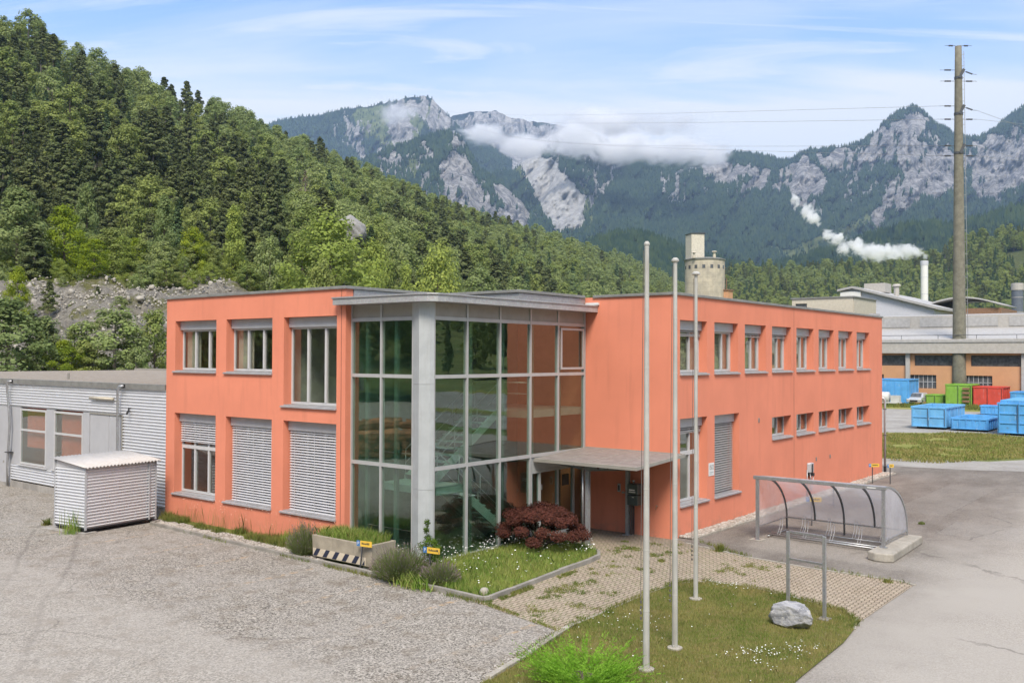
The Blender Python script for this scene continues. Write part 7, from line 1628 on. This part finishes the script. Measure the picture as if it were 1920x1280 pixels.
# ------------------------------------------------------------------ mist, steam, haze
def m_cloud(name, dens, nscale, lo_, hi_, power=1.0, col=(1, 1, 1), stretch=(1, 1, 1)):
    m = NM(name); p = m.co('Object'); ln = m.n('ShaderNodeVectorMath', operation='LENGTH'); m.l(p, ln.inputs[0])
    fall = m.ramp(ln.outputs['Value'], .25, 1.0, 1, 0)
    n = m.noise(m.mapv(m.pos(), stretch), nscale, 8, .68, .6)
    v = m.ramp(m.math('ADD', m.math('MULTIPLY', fall, .34), m.math('MULTIPLY', n, 1.35)), lo_, hi_, 0, dens)
    v = m.math('MULTIPLY', v, m.ramp(fall, 0, .12))
    pv = m.n('ShaderNodeVolumePrincipled'); pv.inputs['Color'].default_value = (*col, 1); m.l(v, pv.inputs['Density']); pv.inputs['Anisotropy'].default_value = .2
    m.l(pv.outputs[0], m.out.inputs['Volume']); return m.m
def puff(name, px, py, d, wpx, hpx, dep, mt, lab, tilt=0.0):
    c = W(px, py, d); k = d / FPX; V, F = ico(2); me = fastmesh(name, V, F); me.materials.append(mt); o = link(bpy.data.objects.new(name, me)); o.location = c
    o.scale = (wpx * k, dep, hpx * k); o.rotation_euler = (0, tilt, math.atan2(RGT[1], RGT[0])); o['kind'] = 'stuff'; o['label'] = lab; o['category'] = 'mist'; return o
MC = m_cloud('mist_vapour', .030, .0090, .80, 1.14, stretch=(1, 1, 1.5))
MC2 = m_cloud('thin_mist_vapour', .012, .011, .84, 1.15)
for (px, py, d, a_, b_, lab) in ((1085, 262, 3000, 105, 40, 'cloud bank part around the dark pinnacle'), (1180, 280, 2960, 130, 46, 'middle part of the cloud bank on the ridge'), (1280, 283, 2940, 115, 42, 'thick right part of the cloud bank on the ridge'), (1345, 292, 2930, 42, 24, 'rounded right tip of the cloud bank'), (985, 275, 3050, 90, 32, 'ragged mist left of the dark pinnacle'), (905, 250, 3400, 70, 26, 'small mist shred over the high plateau'), (1130, 232, 3300, 150, 36, 'pale upper edge of the cloud bank against the sky')): puff('mist', px, py, d, a_, b_, 170, MC, lab, .04)
puff('mist', 745, 212, 4000, 75, 34, 160, MC2, 'thin veil of mist on the left peak')
puff('mist', 1190, 235, 3700, 230, 40, 160, MC2, 'faint veil above the cloud bank')
MS = m_cloud('steam_vapour', 1.2, .30, .86, 1.12)
r = random.Random(2)
path = [(1736, 481, 5, 6), (1722, 470, 13, 10), (1703, 468, 17, 12), (1684, 476, 18, 13), (1662, 470, 20, 14), (1640, 474, 22, 15), (1618, 468, 16, 15), (1603, 456, 13, 10), (1582, 466, 11, 13), (1570, 448, 13, 13), (1554, 440, 10, 11), (1524, 408, 12, 15), (1514, 396, 10, 13), (1490, 376, 7, 14)]
stm = thing('steam_plume', 'white steam plume drifting left from the slim chimney', 'steam', (0, 0, 0))
for i, (px, py, wp, hp) in enumerate(path):
    dd_ = 270 + i * 14; k = dd_ / FPX; c = W(px, py, dd_); V, F = ico(2); me = fastmesh('puff', V, F); me.materials.append(MS); o = link(bpy.data.objects.new('puff', me)); o.parent = stm
    o.location = c; o.scale = (wp * k * 2.0, wp * k * 1.5, hp * k * 1.75); o.rotation_euler = (0, 0, math.atan2(RGT[1], RGT[0]))
stm['kind'] = 'stuff'
hm_ = bpy.data.materials.new('haze_air'); hm_.use_nodes = True; hn_ = hm_.node_tree; hn_.nodes.clear(); pv = hn_.nodes.new('ShaderNodeVolumePrincipled'); oo_ = hn_.nodes.new('ShaderNodeOutputMaterial'); hn_.links.new(pv.outputs[0], oo_.inputs['Volume'])
pv.inputs['Density'].default_value = 8.5e-5; pv.inputs['Color'].default_value = (.50, .69, 1.0, 1); pv.inputs['Anisotropy'].default_value = .1
hz = obj('haze', MB().box(-S - 50, S + 50, -S - 50, S + 50, -1.5, 2050), hm_); hz['kind'] = 'stuff'; hz['label'] = 'pale blue haze in the valley air'; hz['category'] = 'haze'
